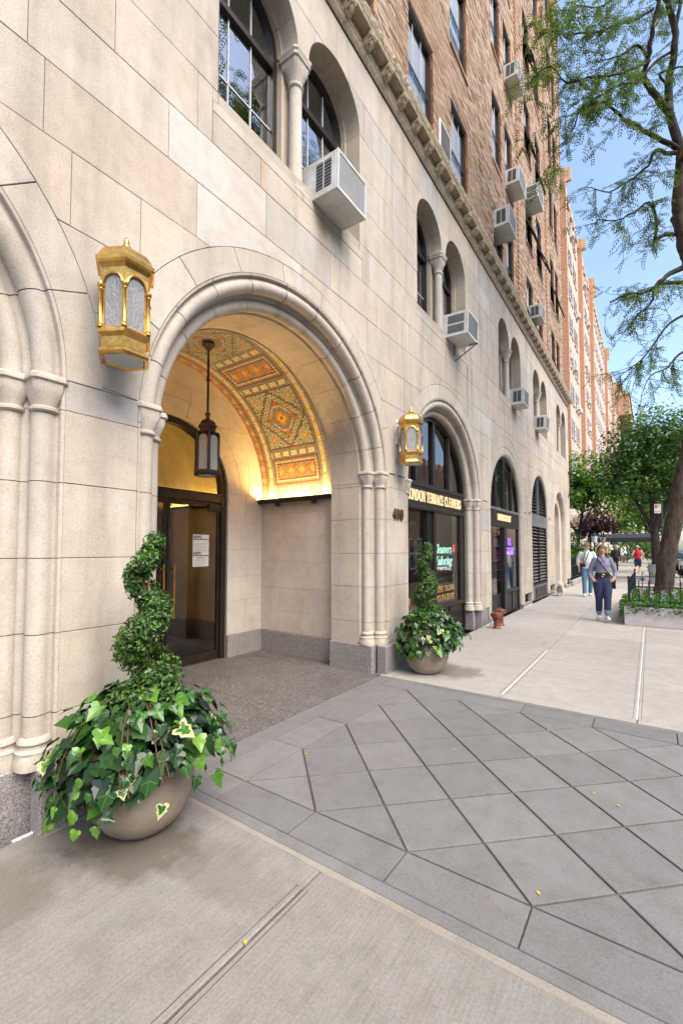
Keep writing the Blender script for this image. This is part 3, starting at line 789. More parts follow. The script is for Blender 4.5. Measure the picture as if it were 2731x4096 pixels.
# end return of the cornice at the corner
cq(MB().box(-3, .1, 20.95, 21.08, CB + .15, CB + .66, .02)).build('cornice_return', TERRA, bld)
def bracket_mesh():
    mb = MB()
    P = [(.10, .175), (.10, .0), (.135, -.005), (.19, .01), (.215, .05), (.235, .09), (.28, .115), (.335, .135), (.35, .16), (.35, .185), (.36, .19), (.36, .222), (.10, .222)]
    rows = []
    for y, sc in ((-.085, .94), (-.075, 1), (.075, 1), (.085, .94)):
        rows.append([(.10 + (x - .10) * sc, y, .222 - (.222 - z) * sc) for x, z in P])
    mb.grid(rows, close=True); n = len(P)
    mb.add(rows[0], [tuple(range(n))]); mb.add(rows[-1], [tuple(range(n - 1, -1, -1))])
    for a in range(8):                      # rosette petals and hanging leaf
        t = 2 * pi * a / 8
        mb.tube([(.345, .0, .105), (.362, .045 * cos(t), .105 + .045 * sin(t)), (.34, .062 * cos(t), .105 + .062 * sin(t))], [.012, .017, .004], 5)
    mb.tube([(.345, 0, .10), (.30, 0, .03), (.25, 0, -.03), (.215, 0, -.05)], [.02, .042, .03, .004], 6)
    mb.tube([(.32, .04, .10), (.26, .055, .03), (.2, .05, -.01)], [.015, .024, .004], 5); mb.tube([(.32, -.04, .10), (.26, -.055, .03), (.2, -.05, -.01)], [.015, .024, .004], 5)
    mb.lathe([(.0, .01), (.022, .0), (.0, -.01)], 8, (.365, 0, .105))
    return mb.mesh('bracket', TERRA, 40)
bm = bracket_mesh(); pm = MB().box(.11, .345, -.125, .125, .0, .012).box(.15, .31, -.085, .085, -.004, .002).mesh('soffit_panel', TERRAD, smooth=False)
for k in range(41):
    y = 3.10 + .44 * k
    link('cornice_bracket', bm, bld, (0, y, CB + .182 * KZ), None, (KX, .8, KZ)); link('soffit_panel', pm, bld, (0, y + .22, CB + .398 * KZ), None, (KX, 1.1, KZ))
# ---------------------------------------------------------------- brick upper floors
BZ0, BZ1, BYE = CB + .34, 34.0, 20.2
COLS = [(3.85, 4.72, .25), (5.73, 6.65, .25), (7.46, 8.35, .22), (10.10, 10.85, 0), (11.20, 11.93, .05), (13.45, 14.30, 0), (14.97, 15.80, 0), (17.35, 18.15, 0), (18.43, 19.13, 0)]
WH = 1.75; HEADS = [9.66 + 2.80 * k for k in range(8)]
WINS = [(a, b, h + o - WH, h + o, ci, ri) for ci, (a, b, o) in enumerate(COLS) for ri, h in enumerate(HEADS)]
STRIPS = [12.42, 16.50, 20.12]
def zlim(y): return 6.2 + 1.12 * y + 3
wall = MB()
edges = [3.0]
for a, b, o in COLS: edges += [a, b]
edges.append(BYE)
for i in range(0, len(edges), 2): wall.box(-.25, -.008, edges[i], edges[i + 1], BZ0 - .1, BZ1)
for ci, (a, b, o) in enumerate(COLS):
    z = BZ0 - .1
    for h in HEADS:
        s0 = h + o - WH
        if s0 > z: wall.box(-.25, -.008, a, b, z, s0)
        z = h + o
    wall.box(-.25, -.008, a, b, z, BZ1)
wall.build('brick_mortar_wall', BMORT, bld, smooth=False)
MB().box(-14, -.3, 3.0, BYE - .02, 7.7, BZ1).build('building_core', BMORT, bld, smooth=False)
rb = random.Random(5); CH, BL = .064, .205
PAL = [(.27, .18, .12), (.37, .28, .205), (.43, .34, .255), (.32, .23, .16), (.46, .38, .30), (.40, .305, .225), (.24, .17, .125), (.43, .345, .26), (.37, .30, .235), (.45, .39, .33)]
bricks = []
for r_ in range(int((BZ1 - BZ0) / CH)):
    z = BZ0 + r_ * CH
    iv = [(3.0, BYE)]
    for a, b, z0, z1, ci, ri in WINS:
        if z + CH * .6 > z0 and z + CH * .4 < z1:
            iv = [q for (p, e) in iv for q in (((p, a), (b, e)) if p < a and e > b else ((p, e),))]
    for p, e in iv:
        y = p - (BL / 2 if r_ % 2 else 0)
        while y < e:
            y0, y1 = max(y, p), min(y + BL, e); y += BL
            if y1 - y0 < .03 or z > zlim(y0): continue
            bricks.append((y0 + .005, y1 - .005, z + .005, z + CH - .005))
def dist(b): return (2.8 ** 2 + b[0] ** 2 + (b[2] - 1.55) ** 2)
vis = sorted((b for b in bricks if b[1] - b[0] > .185 and 5.2 < b[0] and b[2] > BZ0 + .3 and b[2] < 1.55 + 1.28 * (b[0] + .8)), key=dist)[:300]
vs_ = set(vis)
sb = MB().box(-.012, .002, -.0975, .0975, -.027, .027, .003).mesh('brick', BRICKR, smooth=False)
for b in vis: link('brick', sb, bld, (rb.uniform(0, .004), (b[0] + b[1]) / 2, (b[2] + b[3]) / 2), (0, 0, rb.gauss(0, .012)))
mb = MB()
def fastbox(mb, x0, x1, y0, y1, z0, z1, col):
    mb.add([(x0, y0, z0), (x1, y0, z0), (x1, y1, z0), (x0, y1, z0), (x0, y0, z1), (x1, y0, z1), (x1, y1, z1), (x0, y1, z1)], [(1, 2, 6, 5), (0, 1, 5, 4), (2, 3, 7, 6), (0, 3, 2, 1), (4, 5, 6, 7)], 0, col)
for b in bricks:
    if b in vs_: continue
    k = rb.random(); c = PAL[rb.randrange(len(PAL))]; v = rb.uniform(.85, 1.15)
    x = rb.uniform(-.001, .003) + (rb.uniform(.004, .010) if k > .86 else 0)
    fastbox(mb, -.012, x, *b, (c[0] * v * .96, c[1] * v * .85, c[2] * v * .78))
for a, b, z0, z1, ci, ri in WINS:             # orange brick returns in the window jambs
    n = int(WH / CH)
    if z0 > zlim(a): continue
    for i in range(n):
        c = rb.choice([(.34, .12, .05), (.27, .085, .035), (.40, .17, .075), (.24, .10, .06)])
        z = z0 + i * CH + .005
        mb.add([(-.008, b + .0, z), (-.13, b + .0, z), (-.13, b + .0, z + CH - .01), (-.008, b + .0, z + CH - .01)], [(0, 1, 2, 3)], 0, c)
        for q in (0,):
            fastbox(mb, -.13, -.004, b - .004, b + .004, z, z + CH - .012, c)
for y in STRIPS:                              # projecting orange brick strips
    for i in range(int((BZ1 - BZ0) / .075)):
        z = BZ0 + i * .075
        if z > zlim(y): break
        c = (.36, .15, .06) if i % 2 else (.50, .33, .20)
        fastbox(mb, -.01, .02 + (.012 if i % 2 else 0), y - .045, y + .045, z, z + .066, c)
tag(mb.build('brickwork', BRICKM, bld, smooth=False), kind='stuff')
# windows in the brick
rw = random.Random(9)
OPEN = {(5, 0): 16, (5, 1): 20, (6, 1): 22, (7, 0): 14, (7, 1): 18, (8, 1): 18, (6, 2): 15, (5, 3): 20, (5, 2): 17}
for a, b, z0, z1, ci, ri in WINS:
    if z0 > zlim(a) - 1: continue
    m = MB().box(-.125, -.045, a, a + .05, z0, z1).box(-.125, -.045, b - .05, b, z0, z1).box(-.124, -.046, a + .05, b - .05, z1 - .06, z1).box(-.124, -.046, a + .05, b - .05, z0, z0 + .05)
    w = m.build('brick_wall_window', BRONZE, bld, smooth=False)
    mid = z0 + WH * .52
    MB().box(-.122, -.07, a + .05, b - .05, mid - .025, mid + .025).build('meeting_rail', BRONZE, w, smooth=False)
    pane_poly([(a + .05, mid + .02), (b - .05, mid + .02), (b - .05, z1 - .05), (a + .05, z1 - .05)], -.085).build('pane', GLASSB, w, smooth=False)
    if (ci, ri) in OPEN:
        th = radians(OPEN[(ci, ri)]); h = mid - z0 - .03
        sash = MB().box(-.02, .02, a + .03, a + .07, -h, 0).box(-.02, .02, b - .07, b - .03, -h, 0).box(-.02, .02, a + .07, b - .07, -.04, 0).box(-.02, .02, a + .07, b - .07, -h, -h + .04).build('open_sash', BRONZE, w, smooth=False)
        sash.location = (-.06, 0, mid); sash.rotation_euler = (0, -th, 0)
        pane_poly([(a + .07, -h + .04), (b - .07, -h + .04), (b - .07, -.04), (a + .07, -.04)], 0).build('pane', GLASS, sash, smooth=False)
        if False: pass
    else:
        pane_poly([(a + .05, z0 + .045), (b - .05, z0 + .045), (b - .05, mid - .02), (a + .05, mid - .02)], -.075).build('pane', GLASSB, w, smooth=False)
    for k in (.33, .66): MB().box(-.083, -.076, lerp(a, b, k) - .006, lerp(a, b, k) + .006, z0 + .05, z1 - .05).build('muntin', BLIND, w, smooth=False)
    lo = z0 + rw.choice([.0, .0, .0, .0, .0, .0, .7])
    MB().box(-.13, -.122, a, b, lo, z1).build('sky_bright_blind', CREAM, w, smooth=False)  # white roller blind, mostly full length, its white standing in for sky reflection
    MB().box(-.26, -.24, a - .05, b + .05, z0 - .05, z1 + .05).build('dark_interior', DARKI, w, smooth=False)
    MB().box(-.08, .03, a - .03, b + .03, z0 - .07, z0 - .002, .006).build('window_sill', BRICKR, w)
# ---------------------------------------------------------------- the entrance porch
PC = 3.32; WR, WL, DX0 = 4.935, 1.705, -2.20
def wallblocks(rows, joints, u0, u1, M, mat, ex=lambda z: [], back=-.06):
    for z0, z1, js in zip(rows, rows[1:], joints):
        for a, b in zip([u0] + js, js + [u1]):
            for p in row_polys(a, b, z0, z1, ex(z0), .004): stone(p, mat, M=M, back=back, name='veneer_slab', ch=.002, jit=.0005)
VR = [.315, .62, .97, 1.36, 1.74, 2.10, 2.37]
MR = lambda u, v, d: (u, WR - d, v)
ML = lambda u, v, d: (-u, WL + d, v)
wallblocks(VR, [[-1.85, -1.0], [-2.0, -1.15], [-1.7, -.85], [-2.05, -1.2], [-1.75, -.95], [-1.5]], DX0, -.72, MR, LIMEP)
wallblocks(VR, [[1.85, 1.0], [1.15], [1.7, .85], [1.2], [1.75, .95], [1.5]], .72, -DX0, ML, LIMEP)
for a_, b_ in ((WR + .004, WR + .1), (WL - .1, WL - .004)): MB().box(DX0 - .1, -.72, a_, b_, 0, 2.5).build('porch_wall_core', MORT, bld, smooth=False)
for y0, y1 in ((WR - .022, WR + .02), (WL - .02, WL + .022)):
    for a, b in ((DX0, -1.5), (-1.5, -.73)): MB().box(a + .001, b - .001, y0, y1, -.02, .31, .004).build('porch_plinth', GRAN, bld)
DRR, DRZ = .93, 2.36
def exd(z): return [rect(PC, DRR + .20 if z > 2.3 else DRR)] if z < 2.35 else [circ(PC, DRZ, DRR + .24)]
MD = lambda u, v, d: (DX0 + d, u, v)
wallblocks([.315, .80, 1.15, 1.55, 1.95, 2.36], [[2.05, 4.6], [1.95, 4.5], [2.2, 4.65], [2.0, 4.5], [2.1, 4.6]], WL, WR, MD, LIMEP, exd)
wallblocks([2.36, 2.83, 3.30, 3.72, 4.2], [[2.0, 4.65], [2.6, 4.1], [2.9, 3.6], [3.3]], WL - .1, WR + .1, MD, LIMEP, exd)
MB().prism([(WL - .1, 2.3), (WL - .1, 4.3), (WR + .1, 4.3), (WR + .1, 2.3)][::-1], -.2, -.02, MD)
mb = MB()
for p in row_polys(WL - .1, WR + .1, 2.36, 4.3, [circ(PC, DRZ, DRR)]): mb.prism(p, -.15, -.005, MD)
for p in row_polys(WL - .1, WR + .1, 0, 2.36, [rect(PC, DRR)]): mb.prism(p, -.15, -.005, MD)
mb.build('door_wall_core', MORT, bld, smooth=False)
for k in range(7):
    t0, t1 = pi * k / 7 + .003, pi * (k + 1) / 7 - .003; P = []
    ts = [lerp(t0, t1, i / 6) for i in range(7)]
    P = [(PC + (DRR + .237) * cos(t), DRZ + (DRR + .237) * sin(t)) for t in ts] + [(PC + DRR * cos(t), DRZ + DRR * sin(t)) for t in reversed(ts)]
    if area(P) < 0: P.reverse()
    stone(P, LIMEP, M=MD, x=.004, back=-.14, name='door_voussoir', ch=.003, jit=.0)
for s in (-1, 1):
    a, b = sorted((PC + s * (DRR - .0), WR if s > 0 else WL))
    MB().box(DX0 - .02, DX0 + .022, a, b, -.02, .31, .004).build('porch_plinth', GRAN, bld)
    MB().prism([(PC + s * (DRR - .002), 2.42), (PC + s * (DRR - .002), 2.30), (PC + s * (DRR + .06), 2.16), (PC + s * (DRR + .06), 2.42)][::s], -.1, .012, MD).build('door_impost', LIMEP, bld, smooth=False)
# mosaic barrel vault: every tessera is a raised tile
VR_ = 1.615; TS = .0228; NV = 64; NU2 = 112
CRE = (.66, .57, .40); ORA = (.62, .235, .025); RUS = (.20, .065, .05); GRY = (.25, .25, .28); OLV = (.20, .20, .13); LAV = (.38, .39, .52); GRN = (.35, .40, .26); YEL = (.74, .46, .05); BLU = (.28, .36, .44); DKO = (.40, .14, .03)
def panel_diamond(u, v, hu, hv):           # u,v centred tile coordinates
    au, av = abs(u), abs(v)
    if au > hu - 1 or av > hv - 1: return RUS
    d = au / hu + av / hv * 1.0
    d = au * (1 / (hu * 1.0)) + av * (1 / (hv * 1.0))
    if au < 1.5 and av < 1.5: return OLV
    r2 = au + av
    if r2 < 4: return YEL
    if r2 < 6: return ORA
    if max(au, av * .9) < 7 and r2 < 10: return OLV if (int(u) + int(v)) % 3 else GRY
    if max(au, av) < 8 and r2 < 11.5: return LAV
    if d < .60: return ORA if (int(au) % 3) else DKO
    if d < .66: return RUS
    if d < .92: return OLV if (int(u * 1.0) + 2 * int(v)) % 4 == 0 else (LAV if (int(u) - int(v)) % 5 == 0 else GRN)
    if d < 1.0: return RUS
    e = (hu - au) + (hv - av)
    if abs(au - hu * .68) < 3.6 and abs(av - hv * .68) < 3.6:
        q = abs(au - hu * .68) + abs(av - hv * .68)
        return YEL if q < 1.4 else ORA if q < 2.4 else LAV if q < 3.4 else GRN
    return GRN if (int(au) + int(av)) % 4 in (0, 1) else (LAV if (int(au) - int(av)) % 3 == 0 else OLV)
def panel_orange(u, v, hu, hv):
    au, av = abs(u), abs(v)
    m = min(hu - au, hv - av)
    if m < 1: return RUS
    if m < 2: return GRY if (int(u) + int(v)) % 2 else OLV
    if m < 3: return GRN if (int(u) + int(v)) % 2 else CRE
    if m < 4: return RUS
    k = (v % 9) - 4.5; q = abs(k) + au
    if q < 1.3: return BLU if k > 0 else YEL
    if q < 2.6: return YEL if k > 0 else BLU
    k2 = ((v + 4.5) % 9) - 4.5
    if hu - 4 - au < 3.2 - abs(k2) * .9: return GRY
    return ORA if (int(u) * 3 + int(v)) % 5 else DKO
# layout along half the arc, counted from the springing
LAY = [('plain', 2), ('star', 6), ('or', 17), ('star', 6), ('dia', 38), ('star', 6), ('or', 17), ('star', 6), ('top', 15)]
def mosaic_col(u, v):
    av = abs(v)
    e = NV / 2 - av                          # tiles from the edge
    if e < 1: return DKO
    if e < 5:
        q = abs((u % 8) - 4) + abs(e - 3)
        return YEL if q < 1.2 else (BLU if q < 2.2 else (GRY if (u // 4) % 2 and e < 4 and q > 3.6 else (ORA if (int(u) + int(e)) % 4 else DKO)))
    if e < 6: return RUS
    if e < 7: return GRY
    # where along the arc
    a = u; seg = None
    for nme, L in LAY:
        if a < L: seg = (nme, a, L); break
        a -= L
    if seg is None: seg = ('top', a + 15, 15)
    nme, a, L = seg
    if e < 12:
        q = abs(e - 9.5)
        if nme == 'star' or nme == 'plain': return CRE if q < 2 else GRY
        p = abs(((u + 4) % 8) - 4)
        return CRE if (p < 2.6 and q < 1.7) or (p < 3.3 and q < .8) else (YEL if p < 3.6 and q < 1.4 else GRY if (int(u) + int(e)) % 2 else OLV)
    if e < 13: return GRY
    hv = NV / 2 - 13
    if nme == 'plain': return OLV if int(v) % 2 else GRY
    if nme == 'star':
        q = abs(a - 2.5); p = abs(((v + 3) % 7) - 3.5)
        return CRE if (q < 1.6 and p < 2.2) or (q < .6 and p < 3) else (YEL if q < 1.9 and p < 2.9 else (GRY if (int(a) + int(v)) % 2 else OLV))
    if nme == 'or': return panel_orange(a - L / 2, v, L / 2, hv)
    if nme == 'dia': return panel_diamond(a - L / 2, v, L / 2, hv)
    return panel_diamond(L - a, v, L + 2, hv)
rm = random.Random(4)
mb = MB(); base = math.asin((2.35 - 2.41) / VR_); tot = pi / 2 - base; du = tot / NU2; dv = (-.722 - DX0) / NV
for side in (0, 1):
    for i in range(NU2):
        t0, t1 = base + i * du, base + (i + 1) * du; gp = .0022 / VR_
        a0, a1 = t0 + gp, t1 - gp
        if side: a0, a1 = pi - a0, pi - a1
        for j in range(NV):
            x0, x1 = DX0 + j * dv + .0022, DX0 + (j + 1) * dv - .0022
            c = mosaic_col(i + .5, j - NV / 2 + .5); k = rm.uniform(.78, 1.2); c = tuple(q * k for q in c)
            R0 = VR_ - .003 - rm.random() * .0012
            P = [(x, PC + R0 * cos(a), 2.41 + R0 * sin(a)) for x, a in ((x0, a0), (x1, a0), (x1, a1), (x0, a1))]
            mb.add(P, [(0, 1, 2, 3)], 0, c)
mo = tag(mb.build('mosaic_vault', MOSAIC, bld, smooth=False), kind='stuff')
mb = MB(); rows = []
for i in range(65):
    t = base + (pi - 2 * base) * i / 64; rows.append([(x, PC + VR_ * cos(t), 2.41 + VR_ * sin(t)) for x in (DX0 - .02, -.70)])
mb.grid(rows).build('vault_grout', GROUT, bld)
# step between the stone soffit and the mosaic
rows = []
for i in range(49):
    t = pi * i / 48; rows.append([(-.721, PC + rr * cos(t), 2.41 + rr * sin(t)) for rr in (1.44, VR_ + .05)])
MB().grid(rows).build('arch_return', LIME2, bld, smooth=False)
for s in (-1, 1): MB().add([(-.7205, PC + s * 1.45, 0), (-.7205, PC + s * 1.66, 0), (-.7205, PC + s * 1.66, 2.41), (-.7205, PC + s * 1.45, 2.41)], [(0, 1, 2, 3)]).build('pier_return', LIMEP, bld, smooth=False)
# light-tight shell round the porch
MB().box(-2.6, -.3, 1.2, 5.45, 4.10, 4.2).box(-2.5, -.75, 1.3, 1.6, 0, 4.1).box(-2.5, -.75, 5.05, 5.3, 0, 4.1).build('porch_shell', DARKI, bld, smooth=False)
# doors
DXF = DX0 - .09
fr = band(PC, DRZ, DRR - .002, DRR - .085, .0, DXF - .05, DXF + .05)
door = fr.build('entrance_door_frame', BRONZE, bld)
MB().box(DXF - .045, DXF + .045, PC - DRR + .085, PC + DRR - .085, 2.21, 2.34, .012).box(DXF - .03, DXF + .06, PC - DRR + .085, PC + DRR - .085, 2.325, 2.345, .004).build('transom_bar', BRONZE, door)
pane_poly([(PC + (DRR - .085) * cos(pi * i / 20), max(2.34, DRZ + (DRR - .085) * sin(pi * i / 20))) for i in range(21)], DXF).build('fanlight_pane', GLASSD, door, smooth=False)
MB().box(DXF - .03, DXF + .03, PC - DRR + .085, PC + DRR - .085, .0, .012).build('threshold', BRASSD, door, smooth=False)
for s in (-1, 1):
    a, b = sorted((PC + s * .006, PC + s * (DRR - .09)))
    lf = MB().box(DXF - .02, DXF + .02, a, a + .035, .014, 2.205).box(DXF - .02, DXF + .02, b - .035, b, .014, 2.205).box(DXF - .022, DXF + .022, a + .035, b - .035, .014, .13).box(DXF - .02, DXF + .02, a + .035, b - .035, 2.15, 2.205).build('door_leaf', BRONZE, bld, smooth=False)
    pane_poly([(a + .035, .13), (b - .035, .13), (b - .035, 2.15), (a + .035, 2.15)], DXF).build('pane', GLASSD, lf, smooth=False)
    yh = PC + s * .075
    MB().tube([(DXF + .02, yh, .72), (DXF + .075, yh, .72), (DXF + .075, yh, .66), (DXF + .075, yh, 1.36), (DXF + .075, yh, 1.30), (DXF + .02, yh, 1.30)], .013, 8).build('pull_handle', BRASS, lf)
    y2 = PC + s * (DRR - .2)
    MB().box(DXF + .021, DXF + .07, *sorted((y2 - .11, y2 + .09)), 2.08, 2.19, .006).build('door_closer', BLACKM, lf)
# lobby seen through the doors
lob = MB().box(-6.6, -2.36, 1.6, 1.7, 0, 3.4).box(-6.6, -2.36, 4.95, 5.05, 0, 3.4).box(-6.7, -6.6, 1.6, 5.05, 0, 3.6).build('lobby_wall', LIMEP, bld, smooth=False)
MB().box(-6.6, -2.5, 1.7, 4.95, -.05, -.002).build('lobby_floor', TERR, bld, smooth=False)
MB().box(-3.6, -2.36, 2.3, 4.4, .002, .012).build('lobby_mat', MATBLK, bld, smooth=False)
MB().box(-6.6, -2.36, 4.925, 4.95, 0, .32).box(-6.6, -2.36, 1.7, 1.725, 0, .32).build('lobby_plinth', GRAN, bld, smooth=False)
rows = []
for i in range(33):
    t = pi * i / 32; rows.append([(x, PC + 1.63 * cos(t), 2.35 + 1.35 * sin(t)) for x in (-6.6, -2.36)])
MB().grid(rows).build('lobby_vault', LIMEW, bld)
MB().box(-4.9, -4.62, 4.35, 4.95, 0, 2.5, .01).box(-4.92, -4.6, 4.30, 4.95, 2.2, 2.3, .01).build('lobby_pilaster', WALNUT, bld)
MB().box(-5.9, -5.0, 3.9, 4.9, .02, 1.05, .02).box(-5.95, -4.98, 3.85, 4.92, 1.05, 1.1, .01).build('lobby_desk', WALNUT, bld)
MB().box(-6.59, -6.55, 2.9, 3.8, .02, 2.1, .02).build('lobby_inner_door', WALNUT, bld)
for s in (-1, 1):
    y = PC + s * 1.50
    MB().box(-6.3, -2.6, *sorted((y, y + s * .1)), 2.28, 2.34).build('lobby_light_cove', BRONZE, bld, smooth=False)
    MB().box(-6.3, -2.6, *sorted((y + s * .02, y + s * .08)), 2.342, 2.346).build('lobby_light_strip', WARML, bld, smooth=False)
# the two light bars under the mosaic
for s, lab in ((1, 'dark metal light bar glowing under the right foot of the mosaic vault'), (-1, 'dark metal light bar under the left foot of the mosaic vault')):
    y = PC + s * (1.615 - .065)
    t = thing('light_bar', lab, 'wall light', (-1.46, y, 2.30), 0, 'light bars under the mosaic')
    rows = []
    for i in range(13):
        a = pi + pi * i / 12; rows.append([(xx, .048 * cos(a), .048 * sin(a)) for xx in (-.80, .735)])
    mb = MB().grid(rows)
    for xx in (-.80, .735): mb.add([(xx, .048 * cos(pi + pi * i / 12), .048 * sin(pi + pi * i / 12)) for i in range(13)], [tuple(range(13))])
    mb.box(-.80, .735, -.05, -.042, -.002, .022).box(-.80, .735, .042, .05, -.002, .022).build('housing', BRONZE, t)
    MB().box(-.78, .715, -.03, .03, -.005, .002).build('lamp_strip', WARM, t, smooth=False)
    for xx in (-.35, .35): MB().lathe([(.0, -.05), (.035, -.05), (.04, -.03), (.04, .06)], 12, (xx, 0, -.045)).xf(Matrix.Identity(4)).build('bracket', BRONZE, t)
# ---------------------------------------------------------------- serif capitals built from strokes
def ell(cx, cy, rx, ry, t): return (cx + rx * cos(t), cy + ry * sin(t))
def bowl(cx, cy, rx, ry, wx, wy, t0, t1, n=14):
    P = []
    for i in range(n):
        a, b = lerp(t0, t1, i / n), lerp(t0, t1, (i + 1) / n)
        P.append([ell(cx, cy, rx, ry, a), ell(cx, cy, rx, ry, b), ell(cx, cy, rx - wx, ry - wy, b), ell(cx, cy, rx - wx, ry - wy, a)])
    return P
def R4(x0, x1, y0, y1): return [(x0, y0), (x1, y0), (x1, y1), (x0, y1)]
def stem(x, w=.115, a=0, b=1, sf=.06): return [R4(x, x + w, a, b), R4(x - sf, x + w + sf, a, a + .045), R4(x - sf, x + w + sf, b - .045, b)]
def diag(x0, x1, w, a=0, b=1): return [[(x0, a), (x0 + w, a), (x1 + w, b), (x1, b)]]
GL = {'L': (stem(.06) + [R4(.06, .52, 0, .05), R4(.47, .52, 0, .26)], .58), 'O': (bowl(.36, .5, .33, .52, .11, .045, 0, 2 * pi, 26), .74),
 'N': (stem(.06, .05) + stem(.52, .05) + diag(.52, .06, .13)[:1], .68), 'D': (stem(.06) + bowl(.2, .5, .43, .5, .15, .05, -pi / 2, pi / 2) , .70),
 'T': (stem(.22) + [R4(.0, .59, .945, 1), R4(0, .05, .76, 1), R4(.54, .59, .76, 1)], .62), 'E': (stem(.06) + [R4(.06, .5, 0, .05), R4(.06, .5, .95, 1), R4(.2, .4, .49, .54), R4(.455, .5, 0, .24), R4(.455, .5, .78, 1), R4(.37, .4, .40, .62)], .57),
 'R': (stem(.06) + bowl(.2, .74, .32, .26, .13, .05, -pi / 2, pi / 2) + diag(.42, .22, .17, 0, .5), .66), 'A': (diag(0, .28, .06) + diag(.46, .26, .16) + [R4(.12, .5, .28, .33), R4(-.05, .14, 0, .045), R4(.4, .68, 0, .045)], .68),
 'C': (bowl(.36, .5, .33, .52, .14, .05, .75, 2 * pi - .75, 24) + [R4(.56, .60, .62, .92)], .66), 'S': (bowl(.26, .75, .22, .26, .09, .06, .35, pi * 1.5, 14) + bowl(.27, .26, .24, .27, .10, .06, -pi * .85, pi * .5, 14) + [R4(.42, .46, .70, .92), R4(.03, .07, .08, .32)], .55),
 'M': (stem(.05, .05) + stem(.66, .14) + diag(.34, .05, .13) + diag(.36, .66, .05), .88), 'I': (stem(.07), .29), "'": ([[(.05, .72), (.1, .72), (.14, 1), (.04, 1)]], .16), ' ': ([], .30)}
def serif_sign(txt, h, length, mat, loc, label, d=.008):
    t = thing('shop_sign', label, 'sign', loc)
    tot = sum(GL[c][1] for c in txt); sx = length / tot; x = 0; cache = {}
    for c in txt:
        if GL[c][0]:
            if c not in cache:
                mb = MB()
                for P in GL[c][0]:
                    Q = [(u * sx, v * h) for u, v in P]
                    if area(Q) < 0: Q.reverse()
                    mb.prism(Q, 0, d + .0004 * len(mb.v) / 8, FX)
                cache[c] = mb.mesh('letter', mat, smooth=False)
            link('letter', cache[c], t, (0, x * sx, 0))
        x += GL[c][1]
    return t
# ---------------------------------------------------------------- shop fronts
def room(y0, y1, x0, x1, z1, wallm, floorm=TERR):
    for bx_ in ((x0 - .05, x0, y0, y1, 0, z1), (x0, x1, y0 - .05, y0, 0, z1), (x0, x1, y1, y1 + .05, 0, z1), (x0, x1, y0, y1, z1, z1 + .05)):
        MB().box(*bx_).build('shop_wall', wallm, bld, smooth=False)
    MB().box(x0, x1, y0, y1, -.03, .002).build('shop_floor', floorm, bld, smooth=False)
DRYW = mk_plain('shop_plaster', (.30, .28, .25), .9)
room(5.75, 8.75, -3.2, -.42, 3.95, DRYW)
F1 = -.30
fr = band(SH1['c'], SH1['zc'], 1.412, 1.345, 0.0, F1 - .05, F1 + .05).build('shopfront_frame', BRONZE, bld)
for y in (6.45, 7.15, 7.85):
    ztop = SH1['zc'] + sqrt(1.35 ** 2 - (y - SH1['c']) ** 2)
    MB().box(F1 - .04, F1 + .05, y - .045, y + .045, 2.64, ztop, .004).build('mullion', BRONZE, fr)
MB().box(F1 - .05, F1 + .075, SH1['c'] - 1.346, SH1['c'] + 1.346, 2.575, 2.645, .006).build('sill_bar', STEEL if False else BRONZE, fr)
MB().box(F1 - .05, F1 + .055, SH1['c'] - 1.40, SH1['c'] + 1.40, 2.26, 2.574, .004).build('sign_band', BRONZE, fr)
MB().box(F1 - .05, F1 + .08, SH1['c'] - 1.346, SH1['c'] + 1.346, 2.20, 2.259, .006).build('head_bar', BRONZE, fr)
MB().box(F1 - .06, F1 + .06, 7.10, 7.20, 0, 2.2, .006).build('post', BRONZE, fr)
MB().box(F1 - .08, F1 + .02, 6.90, 7.1, 0, 2.2).build('door_stile', BLACKM, fr)
MB().box(F1 - .045, F1 + .05, 7.20, 8.572, .50, .57, .006).build('stall_rail', BRONZE, fr)
MB().box(F1 - .03, F1 + .012, 7.20, 8.572, .03, .50).build('stall_riser', BRONZE, fr)
MB().box(F1 - .02, F1 + .03, 7.86, 7.91, .03, .5).build('stall_rib', BRONZE, fr)
MB().box(F1 - .05, F1 + .045, 8.42, 8.56, .57, 2.2, .005).build('side_stile', BRONZE, fr)
pane_poly([(7.20, .57), (8.42, .57), (8.42, 2.2), (7.20, 2.2)], F1 + .005).build('display_pane', GLASSS, fr, smooth=False)
pane_poly([(5.83, .2), (7.02, .2), (7.02, 2.2), (5.83, 2.2)], F1 - .05).build('door_pane', GLASSS, fr, smooth=False)
ysg = [SH1['c'] - 1.345, 6.45, 7.15, 7.85, SH1['c'] + 1.345]
for a, b in zip(ysg, ysg[1:]):
    P = [(a, 2.645), (b, 2.645)] + [(y, max(2.646, SH1['zc'] + sqrt(max(0, 1.345 ** 2 - (y - SH1['c']) ** 2)))) for y in [lerp(b, a, i / 10) for i in range(11)]]
    pane_poly(P, F1).build('upper_pane', GLASSU, fr, smooth=False)
MB().box(-.62, -.60, 5.8, 8.7, 2.66, 3.9).build('upper_screen', mk_plain('pale_screen', (.46, .43, .38), .9), fr, smooth=False)
serif_sign('LONDON TERRACE CLEANERS', .175, 2.33, GOLDSIGN, (F1 + .056, 6.06, 2.335), 'lit cream serif letters on the dark band over the first shop')
